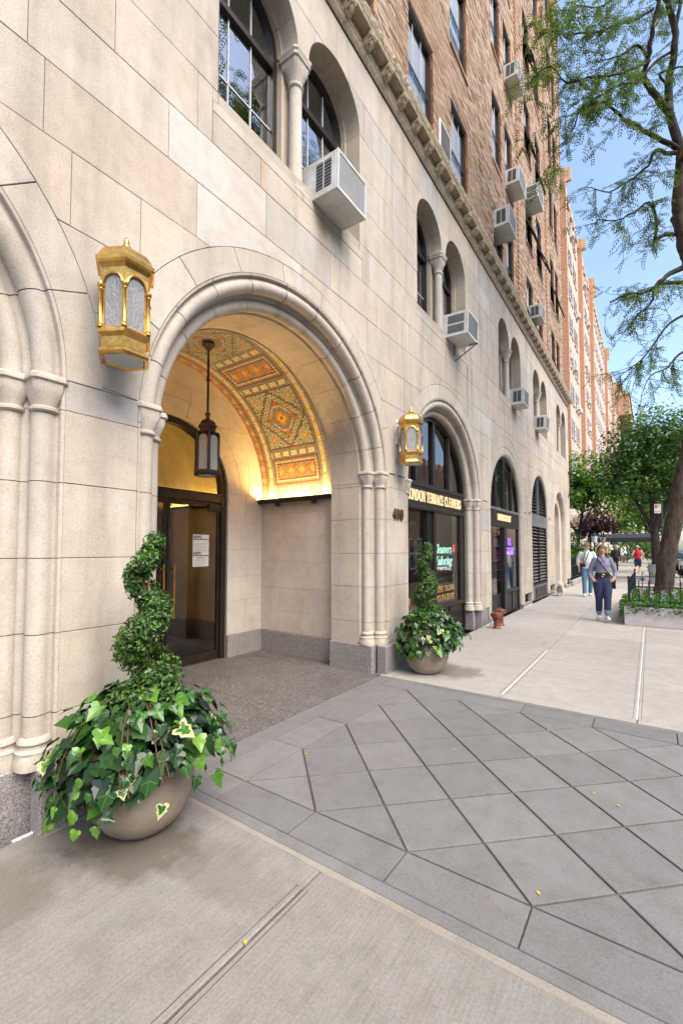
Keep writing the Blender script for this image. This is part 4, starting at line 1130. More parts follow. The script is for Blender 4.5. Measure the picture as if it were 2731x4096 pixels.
# neon lettering and painted lines on the display window
def neon(txt, size, mat, loc, shear=.35, name='neon_tube', sx=1.0, bev=.004):
    cu = bpy.data.curves.new('n', 'FONT'); cu.body = txt; cu.size = size; cu.shear = shear; cu.fill_mode = 'NONE'; cu.bevel_depth = bev; cu.bevel_resolution = 1; cu.resolution_u = 3; cu.align_x = 'CENTER'
    o = bpy.data.objects.new('n', cu); COL.objects.link(o); dg = bpy.context.evaluated_depsgraph_get(); dg.update()
    me = bpy.data.meshes.new_from_object(o.evaluated_get(dg)); bpy.data.objects.remove(o)
    me.materials.clear(); me.materials.append(mat)
    me.transform(Matrix.Translation(loc) @ Matrix(((0, 0, 1, 0), (1, 0, 0, 0), (0, 1, 0, 0), (0, 0, 0, 1))) @ Matrix.Diagonal((sx, 1, 1, 1)))
    return me
t = thing('neon_sign', 'mint and red neon script sign inside the first shop window', 'neon sign', (0, 0, 0))
link('neon_word', neon('Cleaners', .24, NEONG, (F1 - .05, 7.72, 1.48)), t); link('neon_word', neon('Tailoring', .23, NEONG, (F1 - .05, 7.76, 1.27)), t); link('neon_accent', neon('&', .22, NEONR, (F1 - .05, 8.27, 1.50)), t)
def flat_text(txt, size, mat, loc, sx=1.0, align='LEFT', ext=.001, bold=0.0, shear=0.0):
    me = text_mesh(txt, size, mat, ext, align, shear, bold)
    me.transform(Matrix.Translation(loc) @ Matrix(((0, 0, 1, 0), (1, 0, 0, 0), (0, 1, 0, 0), (0, 0, 0, 1))) @ Matrix.Diagonal((sx, 1, 1, 1)))
    return me
for txt, z, y, w in (('EXPERT TAILORING', .79, 7.28, .66), ('PICK UP & DELIVERY', .63, 7.28, .64)):
    o = link('window_lettering', flat_text(txt, .15, GOLDL, (F1 + .012, y, z), w, bold=.003)); tag(o, 'gold painted line reading %s low on the first shop window' % txt.lower(), 'lettering')
for txt, z in (('& P', .83), ('TOR', .66)):
    o = link('door_lettering', flat_text(txt, .16, GOLDL, (F1 - .042, 6.12, z), .8, bold=.003)); tag(o, 'gold painted letters %s low on the dark shop door glass' % ('with an ampersand' if '&' in txt else 'of the lower line'), 'lettering')
st = MB().lathe([(.045, 0), (.045, .002)], 18).xf(Matrix.Translation((F1 + .021, 6.99, 1.62)) @ Matrix.Rotation(pi / 2, 4, 'Y')).build('globe_sticker', mk_plain('blue_sticker', (.10, .22, .42), .5), None)
tag(st, 'round blue globe sticker on the dark post of the first shop', 'sticker')
for k, y in enumerate((6.945, 6.995)):
    o = MB().box(F1 + .0205, F1 + .0225, y, y + .036, 1.49, 1.55).build('sticker', PAPER, None, smooth=False); tag(o, 'small white square sticker, %s of the pair on the dark shop post' % ('left' if k == 0 else 'right'), 'sticker')
# inside the first shop
MB().box(-1.05, -1.0, 7.25, 8.45, .9, 2.5).build('wood_wall_panel', WALNUT, bld, smooth=False)
for z in (1.3, 1.75, 2.15): MB().box(-.998, -.985, 7.25, 8.45, z, z + .02).build('panel_strip', WALNUT, bld, smooth=False)
MB().box(-2.0, -1.5, 5.9, 7.0, .02, .95, .02).build('shop_counter', DARKI, bld)
cs = thing('display_case', 'white framed wall case with small garments inside the first shop', 'case', (-.80, 7.50, 1.20))
cf = MB()
for y in (-.30, -.02, .26): cf.box(.0, .03, y, y + .03, -.02, .56)
for z in (-.02, .26, .53): cf.box(.001, .029, -.30, .29, z, z + .03)
cf.build('frame', WHITEP, cs, smooth=False)
MB().box(-.02, .0, -.3, .29, 0, .55).build('back_panel', mk_plain('case_back', (.05, .03, .03), .8), cs, smooth=False)
for (y, z, c) in ((-.2, .33, (.35, .25, .30)), (.08, .32, (.55, .62, .62)), (-.2, .06, (.16, .10, .14)), (.1, .05, (.5, .58, .58))):
    MB().lathe([(.0, .17), (.025, .165), (.03, .13), (.05, .10), (.085, .0), (.0, .0)], 10, (.035, y + .06, z)).build('garment', mk_plain('garment', c, .9), cs)
ln = thing('paper_lantern', 'hanging tan lantern bag inside the dark shop doorway', 'lantern', (-.80, 7.42, 1.70))
MB().lathe([(.02, .0), (.09, .03), (.115, .10), (.115, .28), (.08, .33), (.06, .37), (.02, .38)], 8, (0, 0, 0)).build('body', mk_plain('tan_lantern', (.34, .25, .12), .8), ln)
MB().tube([(0, -.05, .36), (0, -.03, .44), (0, 0, .48), (0, .03, .44), (0, .05, .36)], .008, 6).build('handle', BRASSD, ln)
MB().tube([(0, 0, .48), (0, 0, 1.6)], .003, 4).build('cord', BLACKM, ln)
for k, (y, x) in enumerate(((7.9, -1.6), (6.7, -1.6))):
    MB().lathe([(.02, 0), (.10, .06), (.13, .12)], 12, (x, y, 2.95)).build('ceiling_lamp_shade', BRASSD, bld); MB().lathe([(.0, -.03), (.03, -.02), (.03, .02), (.0, .04)], 8, (x, y, 2.97)).build('ceiling_lamp_bulb', BULB, bld)
MB().box(-2.4, -2.3, 6.4, 8.4, 3.85, 3.9).build('ceiling_tube', SHOPL, bld, smooth=False)
# second shop
room(9.55, 12.45, -2.6, -.2, 3.95, DRYW)
F2 = -.12
fr = band(SH2['c'], SH2['zc'], 1.368, 1.31, 0.0, F2 - .04, F2 + .04).build('shopfront_frame', BRONZE, bld)
for y in (10.25, 10.95, 11.65):
    MB().box(F2 - .03, F2 + .045, y - .045, y + .045, 2.52, SH2['zc'] + sqrt(1.315 ** 2 - (y - SH2['c']) ** 2), .004).build('mullion', BRONZE, fr)
MB().box(F2 - .04, F2 + .06, 9.66, 12.28, 2.46, 2.52, .006).build('sill_bar', STEEL, fr)
MB().box(F2 - .04, F2 + .04, 9.61, 12.33, 2.14, 2.459, .004).build('sign_band', BRONZE, fr)
MB().box(F2 - .04, F2 + .06, 9.66, 12.28, 2.08, 2.139, .006).build('head_bar', BRONZE, fr)
MB().box(F2 - .06, F2 + .05, 10.86, 11.06, 0, 2.08, .006).build('post', BLACKM, fr)
MB().box(F2 - .03, F2 + .045, 11.06, 12.28, .50, .56, .006).build('stall_rail', BRONZE, fr)
MB().box(F2 - .03, F2 + .005, 11.06, 12.28, .03, .5).build('stall_riser', ACD, fr)
for y in (11.64, 12.24): MB().box(F2 - .02, F2 + .03, y, y + .05, .03, .5).build('stall_rib', BRONZE, fr)
MB().box(F2 - .03, F2 + .03, 11.06, 12.28, .0, .05).build('stall_foot', BRONZE, fr)
MB().box(F2 - .08, F2 - .03, 9.62, 10.86, 0.02, .5).build('door_kick_panel', BLACKM, fr, smooth=False)
pane_poly([(11.06, .56), (12.28, .56), (12.28, 2.08), (11.06, 2.08)], F2 + .005).build('display_pane', GLASSS, fr, smooth=False)
pane_poly([(9.66, .5), (10.86, .5), (10.86, 2.08), (9.66, 2.08)], F2 - .045).build('door_pane', GLASSS, fr, smooth=False)
ysg = [9.66, 10.25, 10.95, 11.65, 12.28]
for a, b in zip(ysg, ysg[1:]):
    P = [(a, 2.52), (b, 2.52)] + [(y, max(2.521, SH2['zc'] + sqrt(max(0, 1.312 ** 2 - (y - SH2['c']) ** 2)))) for y in [lerp(b, a, i / 10) for i in range(11)]]
    pane_poly(P, F2).build('upper_pane', GLASSU, fr, smooth=False)
MB().box(-.42, -.40, 9.6, 12.4, 2.55, 3.9).build('upper_screen', mk_plain('mint_screen', (.50, .56, .52), .9), fr, smooth=False)
serif_sign("MARISSA'S CLOSET", .15, 1.18, GOLDSIGN, (F2 + .041, 10.36, 2.235), 'lit cream serif letters on the dark band over the second shop')
t = thing('neon_sign', 'violet neon letters inside the second shop window', 'neon sign')
link('neon_word', neon('R&L', .27, NEONP, (F2 - .05, 11.72, 1.66), 0, sx=.75), t); link('neon_word', neon('GROCERY', .27, NEONP, (F2 - .05, 11.78, 1.42), 0, sx=.62), t)
MB().box(-1.6, -1.5, 9.8, 12.2, 3.8, 3.86).build('ceiling_tube', SHOPL, bld, smooth=False)
sh = thing('shop_shelf', 'white shop shelving seen through the second shop door', 'shelf', (-.62, 11.75, 0))
for z in (.72, 1.0, 1.26, 1.62, 1.92): MB().box(-.15, .15, -.35, .65, z, z + .025).build('shelf_board', WHITEP, sh, smooth=False)
for y in (-.35, .67): MB().box(-.15, .15, y - .02, y, 0, 2.1).build('shelf_side', WALNUT, sh, smooth=False)
rs = random.Random(8)
REDC = mk_plain('red_tin', (.45, .02, .02), .4); 
k = 0
for row in range(2):
    for i in range(6):
        o = MB().lathe([(.035, 0), (.037, .005), (.037, .11), (.035, .115)], 12, (-.53, 11.52 + i * .125, 1.287 + row * .118)).build('snack_can', REDC, None)
        MB().box(-.496, -.4915, 11.50 + i * .125, 11.54 + i * .125, 1.315 + row * .118, 1.355 + row * .118).build('label_patch', WHITEP, o, smooth=False)
        tag(o, 'red snack can, %s in the %s row on the shop shelf' % (('leftmost', 'second from left', 'third from left', 'third from right', 'second from right', 'rightmost')[i], 'upper' if row else 'lower'), 'can', 'red cans on the shop shelf')
for (y, z, w, hh, c, nm) in ((11.68, 1.646, .36, .20, (.62, .68, .70), 'white and yellow packet'), (12.12, 1.646, .22, .18, (.55, .10, .08), 'red packet'), (11.68, 1.946, .4, .07, (.42, .26, .08), 'flat tan carton'), (12.15, 1.946, .25, .1, (.55, .42, .12), 'yellow carton'), (11.8, 1.026, .55, .19, (.20, .12, .05), 'brown basket'), (11.8, .746, .6, .2, (.22, .14, .07), 'brown crate')):
    o = MB().box(-.74, -.50, y - w / 2, y + w / 2, z + .001, z + hh, .01).build('grocery_box', mk_plain('grocery', c, .6, 0, .25, 14), None); tag(o, nm + ' on the white shelving of the second shop', 'box')
    if 'yellow packet' in nm: MB().box(-.499, -.4985, y - .16, y + .1, z + .05, z + .1).build('label_patch', mk_plain('yellow_print', (.65, .52, .05), .6), o, smooth=False)
# louvred opening
L0, L1, LX = 13.63, 16.05, -.10
lv = thing('louvre_grille', 'tall arched ventilation louvre with a grey steel band across it', 'louvre', (LX, 14.84, 0))
band(0, LOU['zc'], 1.205, 1.15, 2.60, -.05, .04).build('arch_frame', BLACKM, lv)
MB().box(-.05, .06, -1.19, 1.19, 2.245, 2.61, .008).build('steel_band', STEEL, lv)
for y in (-1.195, 1.14): MB().box(-.05, .04, y, y + .055, .5, 2.25).build('side_frame', BLACKM, lv, smooth=False)
MB().box(-.05, .05, -1.19, 1.19, .46, .52, .006).build('bottom_rail', BLACKM, lv)
MB().box(-.04, .045, -.025, .025, .52, 2.245).build('mullion', BLACKM, lv, smooth=False)
MB().box(-.04, .045, -.025, .025, 2.61, LOU['zc'] + 1.15).build('mullion', STEEL, lv, smooth=False)
SLATM = mk_plain('louvre_slat', (.17, .15, .14), .55, .3, .15, 4, rnd=.12)
for s in (-1, 1):
    for i in range(17):
        z = .56 + i * .1
        o = MB().box(-.075, .055, -.55, .55, -.006, .006).build('slat', SLATM, lv, smooth=False); o.location = (-.02, s * .585, z + .03); o.rotation_euler = (0, radians(32), 0)
    for i in range(11):
        z = 2.66 + i * .1; hw = sqrt(max(.01, 1.15 ** 2 - max(0, z + .03 - LOU['zc']) ** 2))
        if hw < .12: continue
        o = MB().box(-.06, .04, 0.02, hw - .01, -.005, .005).build('slat', SLATM, lv, smooth=False); o.location = (-.02, 0, z); o.rotation_euler = (0, radians(32), 0 if s > 0 else 0); o.scale = (1, s, 1)
MB().box(-.30, -.28, -1.2, 1.2, 0, 3.9).build('dark_back', DARKI, lv, smooth=False)
vg = MB().box(-.03, .05, -1.1, 1.1, .03, .455, .006)
vg = vg.build('low_vent_panel', SLATM, lv)
for i in range(9): MB().box(.05, .062, -.62, 1.02, .08 + i * .038, .094 + i * .038).build('vent_slat', BLACKM, vg, smooth=False)
MB().box(.05, .066, -.70, -.66, .06, .42).build('vent_rib', BLACKM, vg, smooth=False)
# blind niche
mb = MB()
for p in row_polys(NIC['c'] - 1.25, NIC['c'] + 1.25, 0.09, 3.8, [circ(18.62, 2.72, .62)] ): mb.prism(p, -.3, -.16, FX)
for p in row_polys(NIC['c'] - 1.25, NIC['c'] + 1.25, 0.0, 2.72, [rect(18.62, .62)]): pass
mb = MB()
for p in row_polys(NIC['c'] - 1.26, NIC['c'] + 1.26, 2.72, 3.9, [circ(18.62, 2.72, .62)]): mb.prism(p, -.3, -.16, FX)
for p in row_polys(NIC['c'] - 1.26, NIC['c'] + 1.26, 0.0, 2.72, [rect(18.62, .62)]): mb.prism(p, -.3, -.16, FX)
mb.build('niche_wall', LIME2, bld, smooth=False)
rows = [[(x, u, v) for x in (-.16, -.55)] for u, v in path_arch(18.62, 2.72, .618, 0.0, 20)]
MB().grid(rows).build('niche_reveal', LIME2, bld)
MB().box(-.62, -.55, 17.9, 19.3, 0, 3.5).build('niche_back', LIME2, bld, smooth=False)
MB().box(-.56, .0, 17.2, 19.8, -.02, .01).build('niche_floor', CONCF, bld, smooth=False)
# small flush access plates, corner camera
for k, y in enumerate((9.25, 13.05, 16.6, 20.3)):
    o = MB().box(.0035, .006, y, y + .14, 2.10, 2.36).build('wall_plate', LIME2, bld, smooth=False); MB().box(.0055, .0075, y + .01, y + .13, 2.11, 2.35).build('plate_cover', LIME, o, smooth=False)
cm = thing('security_camera', 'small dark camera on a curved conduit at the building corner', 'camera', (.06, 20.75, 4.78))
MB().box(-.05, .10, -.07, .07, -.05, .09, .02).build('housing', ACD, cm); MB().tube([(.0, 0, -.04), (.0, .02, -.5), (-.02, -.03, -.85), (-.05, -.25, -1.05)], .02, 6).build('conduit', BLACKM, cm)
# house number
hn = thing('house_number', 'bronze house number 410 on the stone pier', 'house number', (.004, 5.155, 1.955))
for k, ch in enumerate('410'):
    me = text_mesh(ch, .205, BRASSD, .012, 'LEFT', 0, .004, 4); me.transform(Matrix(((0, 0, 1, .012), (1, 0, 0, 0), (0, 1, 0, 0), (0, 0, 0, 1))) @ Matrix.Diagonal((.82, 1, 1, 1)))
    link('digit', me, hn, (0, k * .098, 0))
# notices on the door glass
NX = DXF + .004
for k, (z0, z1, lab) in enumerate(((1.535, 1.755, 'white city notice sheet, upper of the two taped on the door'), (1.315, 1.53, 'white city notice sheet with red heading, lower on the door'))):
    nb = MB().box(NX, NX + .0015, 3.72, 3.985, z0, z1).build('door_notice', PAPER, None, smooth=False); tag(nb, lab, 'notice')
    link('print', flat_text('NYC', .052, INK, (NX + .003, 3.73, z1 - .052), 1.25, ext=.0005, bold=.003), nb)
    MB().box(NX + .0018, NX + .0022, 3.725, 3.98, z1 - .072, z1 - .060).build('print_bar', INK, nb, smooth=False)
    if k: link('print', flat_text('NOTICE', .028, INKR, (NX + .003, 3.79, z1 - .105), 1.1, ext=.0005, bold=.001), nb)
    for i in range(6): MB().box(NX + .0018, NX + .0021, 3.735, 3.735 + .16 + .07 * ((i * 37) % 3) / 2, z0 + .015 + i * .016, z0 + .0195 + i * .016).build('print_line', ACG, nb, smooth=False)
# vent grille panel in the brick
vt = MB().box(.0, .03, 6.86, 7.36, 8.40, 8.95, .006).build('vent_frame', WHITEP, bld); 
for i in range(9): MB().box(.031, .036, 6.90, 7.32, 8.44 + i * .054, 8.475 + i * .054).build('vent_blade', SLATM, vt, smooth=False)
# ---------------------------------------------------------------- lanterns
def hexring(r): return [(r * cos(pi / 6 + k * pi / 3), r * sin(pi / 6 + k * pi / 3)) for k in range(6)]
def make_lantern(name, label, loc, backx, s=.88, mat=BRASS, glass=SEEDY, wallmount=True, ph=0.0, back=None):
    t = thing(name, label, 'lantern', loc, ph, 'brass wall lanterns' if wallmount else None)
    P = pi / 6
    MB().lathe([(.135, .012), (.15, .0), (.172, .002), (.178, .02), (.165, .045), (.157, .055), (.157, .12), (.165, .13), (.182, .145), (.185, .165), (.172, .18), (.12, .182)], 6, (0, 0, 0), 0, P, caps=False).build('base', mat, t, sharp=20)
    MB().lathe([(.0, .010), (.140, .010)], 6, (0, 0, 0), 0, P, caps=False).build('bottom_glass', FROST, t, smooth=False)
    MB().lathe([(.13, .555), (.163, .555), (.165, .585), (.178, .60), (.185, .615), (.205, .625), (.208, .65), (.195, .658), (.18, .69), (.15, .735), (.11, .76), (.05, .775), (.0, .78)], 6, (0, 0, 0), 0, P, caps=False).build('roof', mat, t, sharp=25)
    MB().lathe([(.02, .772), (.028, .785), (.032, .80), (.026, .825), (.018, .835), (.02, .845), (.016, .865), (.006, .885), (.0, .89)], 12).build('finial', mat, t)
    ap = .163 * cos(pi / 6)
    hw = .163 * sin(pi / 6)
    for k in range(6):
        a = k * pi / 3; ux, uy = -sin(a), cos(a); nx, ny = cos(a), sin(a)
        M = lambda u, v, d: (nx * (ap + d) + ux * u, ny * (ap + d) + uy * u, v)
        rr = hw - .022; zc = .555 - rr - .012
        keep = MB()
        for sg in (-1, 1):                      # spandrels
            Q = [(sg * rr * cos(pi / 2 * i / 6), zc + rr * sin(pi / 2 * i / 6)) for i in range(7)] + [(0, .56), (sg * hw, .56), (sg * hw, zc)]
            if area(Q) < 0: Q.reverse()
            keep.prism(Q, -.008, .0, M)
        keep.tube([M((rr + .004) * cos(pi * i / 10), zc + (rr + .004) * sin(pi * i / 10), .004) for i in range(11)], .007, 5)
        for sg in (-1, 1): keep.add([M(sg * (rr - .0), .18, -.004), M(sg * (rr + .014), .18, -.004), M(sg * (rr + .014), zc, -.004), M(sg * rr, zc, -.004)], [(0, 1, 2, 3)])
        keep.build('arch_panel', mat, t)
        pp = [M(-rr, .185, -.006), M(rr, .185, -.006)] + [M(rr * cos(pi * i / 8), zc + rr * sin(pi * i / 8), -.006) for i in range(9)]
        MB().add(pp, [tuple(range(len(pp)))]).build('glass_pane', glass, t, smooth=False)
        vx, vy = .168 * cos(a + pi / 6), .168 * sin(a + pi / 6)
        MB().lathe([(.019, .18), (.019, .19), (.014, .197), (.016, .205), (.0115, .215), (.0105, .43), (.015, .437), (.012, .443), (.02, .458), (.02, .472), (.016, .476)], 10, (vx, vy, 0)).build('column', mat, t)
    MB().lathe([(.0, .47), (.018, .46), (.03, .42), (.028, .39), (.015, .36), (.014, .31), (.0, .31)], 10).build('bulb', FROST, t)
    if wallmount:
        bx = backx
        pl = []
        for i in range(25):
            q = i / 24; w = .028 + .018 * sin(q * pi) + .014 * cos(q * 4 * pi)
            if q < .04 or q > .96: w = .006
            pl.append((w, q))
        Q = [(w, .33 + .40 * q) for w, q in pl] + [(-w, .33 + .40 * q) for w, q in reversed(pl)]
        MB().prism(Q, bx, bx + .014, FX, 0, .003).build('back_plate', back or mat, t)
        MB().tube([(bx + .01, 0, .60), (-.15, 0, .60)], .012, 8).build('arm', mat, t)
        MB().tube([(bx, 0, .075), (-.13, 0, .075)], .014, 8).tube([(bx, 0, .075), (bx + .02, 0, .075)], .028, 10).build('stay', mat, t)
    t.scale = (s, s, s)
    return t
make_lantern('wall_lantern', 'large hexagonal brass wall lantern left of the entrance arch', (.215, 1.385, 2.685), -.243)
make_lantern('wall_lantern', 'hexagonal brass wall lantern between the entrance arch and the first shop', (.215, 5.29, 2.685), -.243, back=WHITEP)
# hanging lantern in the porch
pn = thing('pendant_lantern', 'dark iron lantern hanging on a rod from the mosaic vault', 'lantern', (-1.46, 3.30, 2.42))
P = pi / 6
MB().lathe([(.11, .0), (.15, .0), (.165, .015), (.165, .03), (.15, .045), (.14, .06)], 6, (0, 0, 0), 0, P, caps=False).build('base', IRON, pn, sharp=20)
MB().lathe([(.0, .004), (.11, .004)], 12, caps=False).build('bottom_disc', WHITEP, pn, smooth=False)
for k in range(6):
    a = k * pi / 3; R_ = .142; ap = R_ * cos(pi / 6); hw = R_ * .5; nx, ny = cos(a), sin(a); ux, uy = -ny, nx
    M = lambda u, v, d: (nx * (ap + d) + ux * u, ny * (ap + d) + uy * u, v)
    rr = hw - .012; zc = .42
    MB().add([M(-rr, .05, -.005), M(rr, .05, -.005)] + [M(rr * cos(pi * i / 8), zc + rr * sin(pi * i / 8), -.005) for i in range(9)], [tuple(range(11))]).build('glass_pane', SEEDY, pn, smooth=False)
    MB().tube([M(rr, .06, 0), M(rr, zc, 0)] + [M(rr * cos(pi * i / 8), zc + rr * sin(pi * i / 8), .002) for i in range(9)] + [M(-rr, zc, 0), M(-rr, .06, 0)], .008, 5).build('arch_rib', IRON, pn)
    MB().tube([(R_ * cos(a + P), R_ * sin(a + P), z) for z in (.05, .2, .38, .46, .50)], [.012, .009, .011, .014, .004], 6).build('corner_post', IRON, pn)
MB().lathe([(.135, .49), (.15, .50), (.115, .515), (.095, .52), (.095, .565), (.115, .575), (.118, .59), (.105, .60), (.09, .635), (.06, .66), (.03, .672), (.02, .70), (.03, .72), (.035, .745), (.0, .745)], 6, (0, 0, 0), 0, P, caps=False).build('crown', IRON, pn, sharp=25)
MB().lathe([(.06, .03), (.07, .05), (.07, .42), (.05, .45), (.0, .46)], 14).build('inner_shade', FROST, pn)
MB().tube([(0, 0, .74), (0, 0, 1.58)], .014, 8).lathe([(.015, 1.13), (.024, 1.14), (.024, 1.16), (.015, 1.17)], 10).build('rod', IRON, pn)
MB().lathe([(.014, 1.50), (.03, 1.52), (.06, 1.555), (.075, 1.565), (.075, 1.59)], 14).build('ceiling_rose', IRON, pn)
# ---------------------------------------------------------------- window air conditioners
def make_ac(label, y0, y1, z0, z1, dep, x0=0.0, dark=False, strut=False, inner=.30):
    w, h = y1 - y0, z1 - z0
    t = thing('air_conditioner', label, 'air conditioner', (x0, (y0 + y1) / 2, z0), 0, 'window air conditioners')
    cm = ACW
    MB().box(-inner, dep, -w / 2, w / 2, 0, h, .012).build('casing', cm, t)
    MB().box(-inner, dep + .004, -w / 2 - .003, w / 2 + .003, -.004, .022, .004).build('base_pan', cm, t)
    f = MB().box(dep, dep + .012, -w / 2, -w / 2 + .03, 0, h).box(dep, dep + .012, w / 2 - .03, w / 2, 0, h).box(dep, dep + .012, -w / 2 + .03, w / 2 - .03, 0, .03).box(dep, dep + .012, -w / 2 + .03, w / 2 - .03, h - .03, h).build('rear_frame', cm, t, smooth=False)
    MB().box(dep + .001, dep + .005, -w / 2 + .03, w / 2 - .03, .03, h - .03).build('rear_coil', ACD if dark else ACG, t, smooth=False)
    fin = MB()
    for i in range(int((w - .07) / .018)): fin.box(dep + .005, dep + .008, -w / 2 + .036 + i * .018, -w / 2 + .041 + i * .018, .03, h - .03)
    tag(fin.build('coil_fins', ACG, t, smooth=False), kind='stuff')
    for s in (-1, 1):
        for (a, b) in ((.16, .44), (.50, .78)):
            xa, xb = dep * a + .0, dep * b
            if dark: xa, xb, za, zb = dep * .08, dep * .85, (h * .12 if a < .3 else h * .54), (h * .46 if a < .3 else h * .88)
            else: za, zb = h * .16, h * .84
            g = MB().box(xa, xb, *sorted((s * (w / 2), s * (w / 2 + .003))), za, zb).build('side_grille', ACD, t, smooth=False)
            for i in range(8):
                zz = za + (zb - za) * (i + .5) / 8
                MB().box(xa, xb, *sorted((s * (w / 2 + .0025), s * (w / 2 + .006))), zz - .003, zz + .003).build('grille_blade', ACG if dark else ACG, g, smooth=False)
    t.rotation_euler = (0, radians(1.0 + 2.0 * ((y0 * 7.3) % 1)), 0)
    if strut:
        MB().tube([(-.02, w / 2 - .1, -.28), (dep + .03, w / 2 - .06, .0), (dep - .12, w / 2 - .08, -.02)], .009, 6).tube([(.03, w / 2 - .2, -.0), (.03, w / 2 - .2, -.2)], .009, 6).build('support_strut', BLACKM, t)
    return t
make_ac('white air conditioner in the arched window above the entrance', 3.45, 3.99, 5.19, 5.60, .31)
make_ac('dark fronted air conditioner on a strut above the first shop', 7.10, 7.64, 5.205, 5.60, .37, 0, True, True)
make_ac('white air conditioner in the arched window above the second shop', 11.43, 11.95, 5.205, 5.60, .30)
make_ac('white air conditioner in the arched window above the louvre', 14.22, 14.72, 5.205, 5.62, .30)
make_ac('tan air conditioner just above the cornice in the brick wall', 10.14, 10.80, 9.02, 9.46, .33, 0, inner=.1)
make_ac('air conditioner in the second brick storey beside the first orange strip', 11.22, 11.90, 10.80, 11.20, .32, 0, inner=.1)
make_ac('air conditioner in the third brick storey beside the first orange strip', 11.22, 11.90, 13.60, 14.00, .32, 0, inner=.1)
make_ac('dark air conditioner high between the two orange brick strips', 13.50, 14.26, 11.95, 12.36, .34, 0, True, inner=.1)
make_ac('white air conditioner low over the cornice between the orange strips', 13.70, 14.26, 8.42, 8.82, .33, 0, inner=.1)
# ---------------------------------------------------------------- standpipes
for (x, y, hh, lab) in ((.29, 8.87, .31, 'front one of two red brown standpipe caps by the second shop'), (.25, 9.28, .33, 'rear one of two red brown standpipe caps by the second shop')):
    t = thing('standpipe', lab, 'standpipe', (x, y, 0), .3, 'standpipes')
    MB().lathe([(.075, 0), (.078, .015), (.062, .03), (.056, .05), (.056, hh - .1), (.062, hh - .09)], 18).build('pipe', RUST, t)
    MB().lathe([(.085, hh - .095), (.10, hh - .09), (.10, hh - .015), (.092, hh), (.02, hh + .004), (.0, hh + .004)], 18).build('cap', RUST, t)
    MB().box(-.02, .02, -.02, .02, hh, hh + .03, .004).build('cap_nut', RUST, t)
    for k in range(4): MB().box(.094, .115, -.012, .012, hh - .085, hh - .02, .003).xf(Matrix.Rotation(k * pi / 2, 4, 'Z')).build('lug', RUST, t)
# ---------------------------------------------------------------- potted topiary with ivy
OUT = [(0, -.02), (.13, .10), (.33, .12), (.50, .02), (.46, -.16), (.36, -.26), (.44, -.42), (.28, -.56), (.14, -.78), (0, -1.0)]
def ivy_mesh(k, var):
    r = random.Random(100 + k); sx = r.uniform(.88, 1.15); bend = r.uniform(-.35, .75); fold = r.uniform(.02, .42); skew = r.uniform(-.18, .18); wob = r.uniform(.03, .08)
    L = [(x * sx * r.uniform(.93, 1.07), y) for x, y in OUT]; Rr = [(-x * sx * r.uniform(.93, 1.07), y) for x, y in reversed(OUT[1:-1])]
    P = L + Rr
    def lift(x, y): return (x + skew * y * y, y, fold * abs(x) - bend * y * y * .6 + wob * sin(8 * x + 5 * y + k))
    mb = MB(); c = (0, -.28); n = len(P)
    ks = [r.uniform(.42, .86) if var else .66 for _ in P]; ring = [(c[0] + (x - c[0]) * q, c[1] + (y - c[1]) * q) for (x, y), q in zip(P, ks)]
    vs = [lift(*c)] + [lift(*p) for p in ring] + [lift(*p) for p in P]
    fs = [(0, 1 + i, 1 + (i + 1) % n) for i in range(n)]; mb.add(vs, fs, 0)
    mb2 = [(1 + i, 1 + n + i, 1 + n + (i + 1) % n, 1 + (i + 1) % n) for i in range(n)]
    mb.f += mb2; mb.m += [1 if var else 0] * n; mb.c += [None] * n
    return mb.mesh('ivy_leaf', [IVYG, IVYC], 60)
IVY = [ivy_mesh(k, False) for k in range(14)]; IVYV = [ivy_mesh(k + 20, True) for k in range(8)]
POTP = [(.0, .0), (.12, .0), (.155, .008), (.205, .05), (.248, .12), (.272, .20), (.28, .29), (.277, .38), (.268, .45), (.262, .478), (.245, .482), (.235, .47), (.23, .43), (.0, .425)]
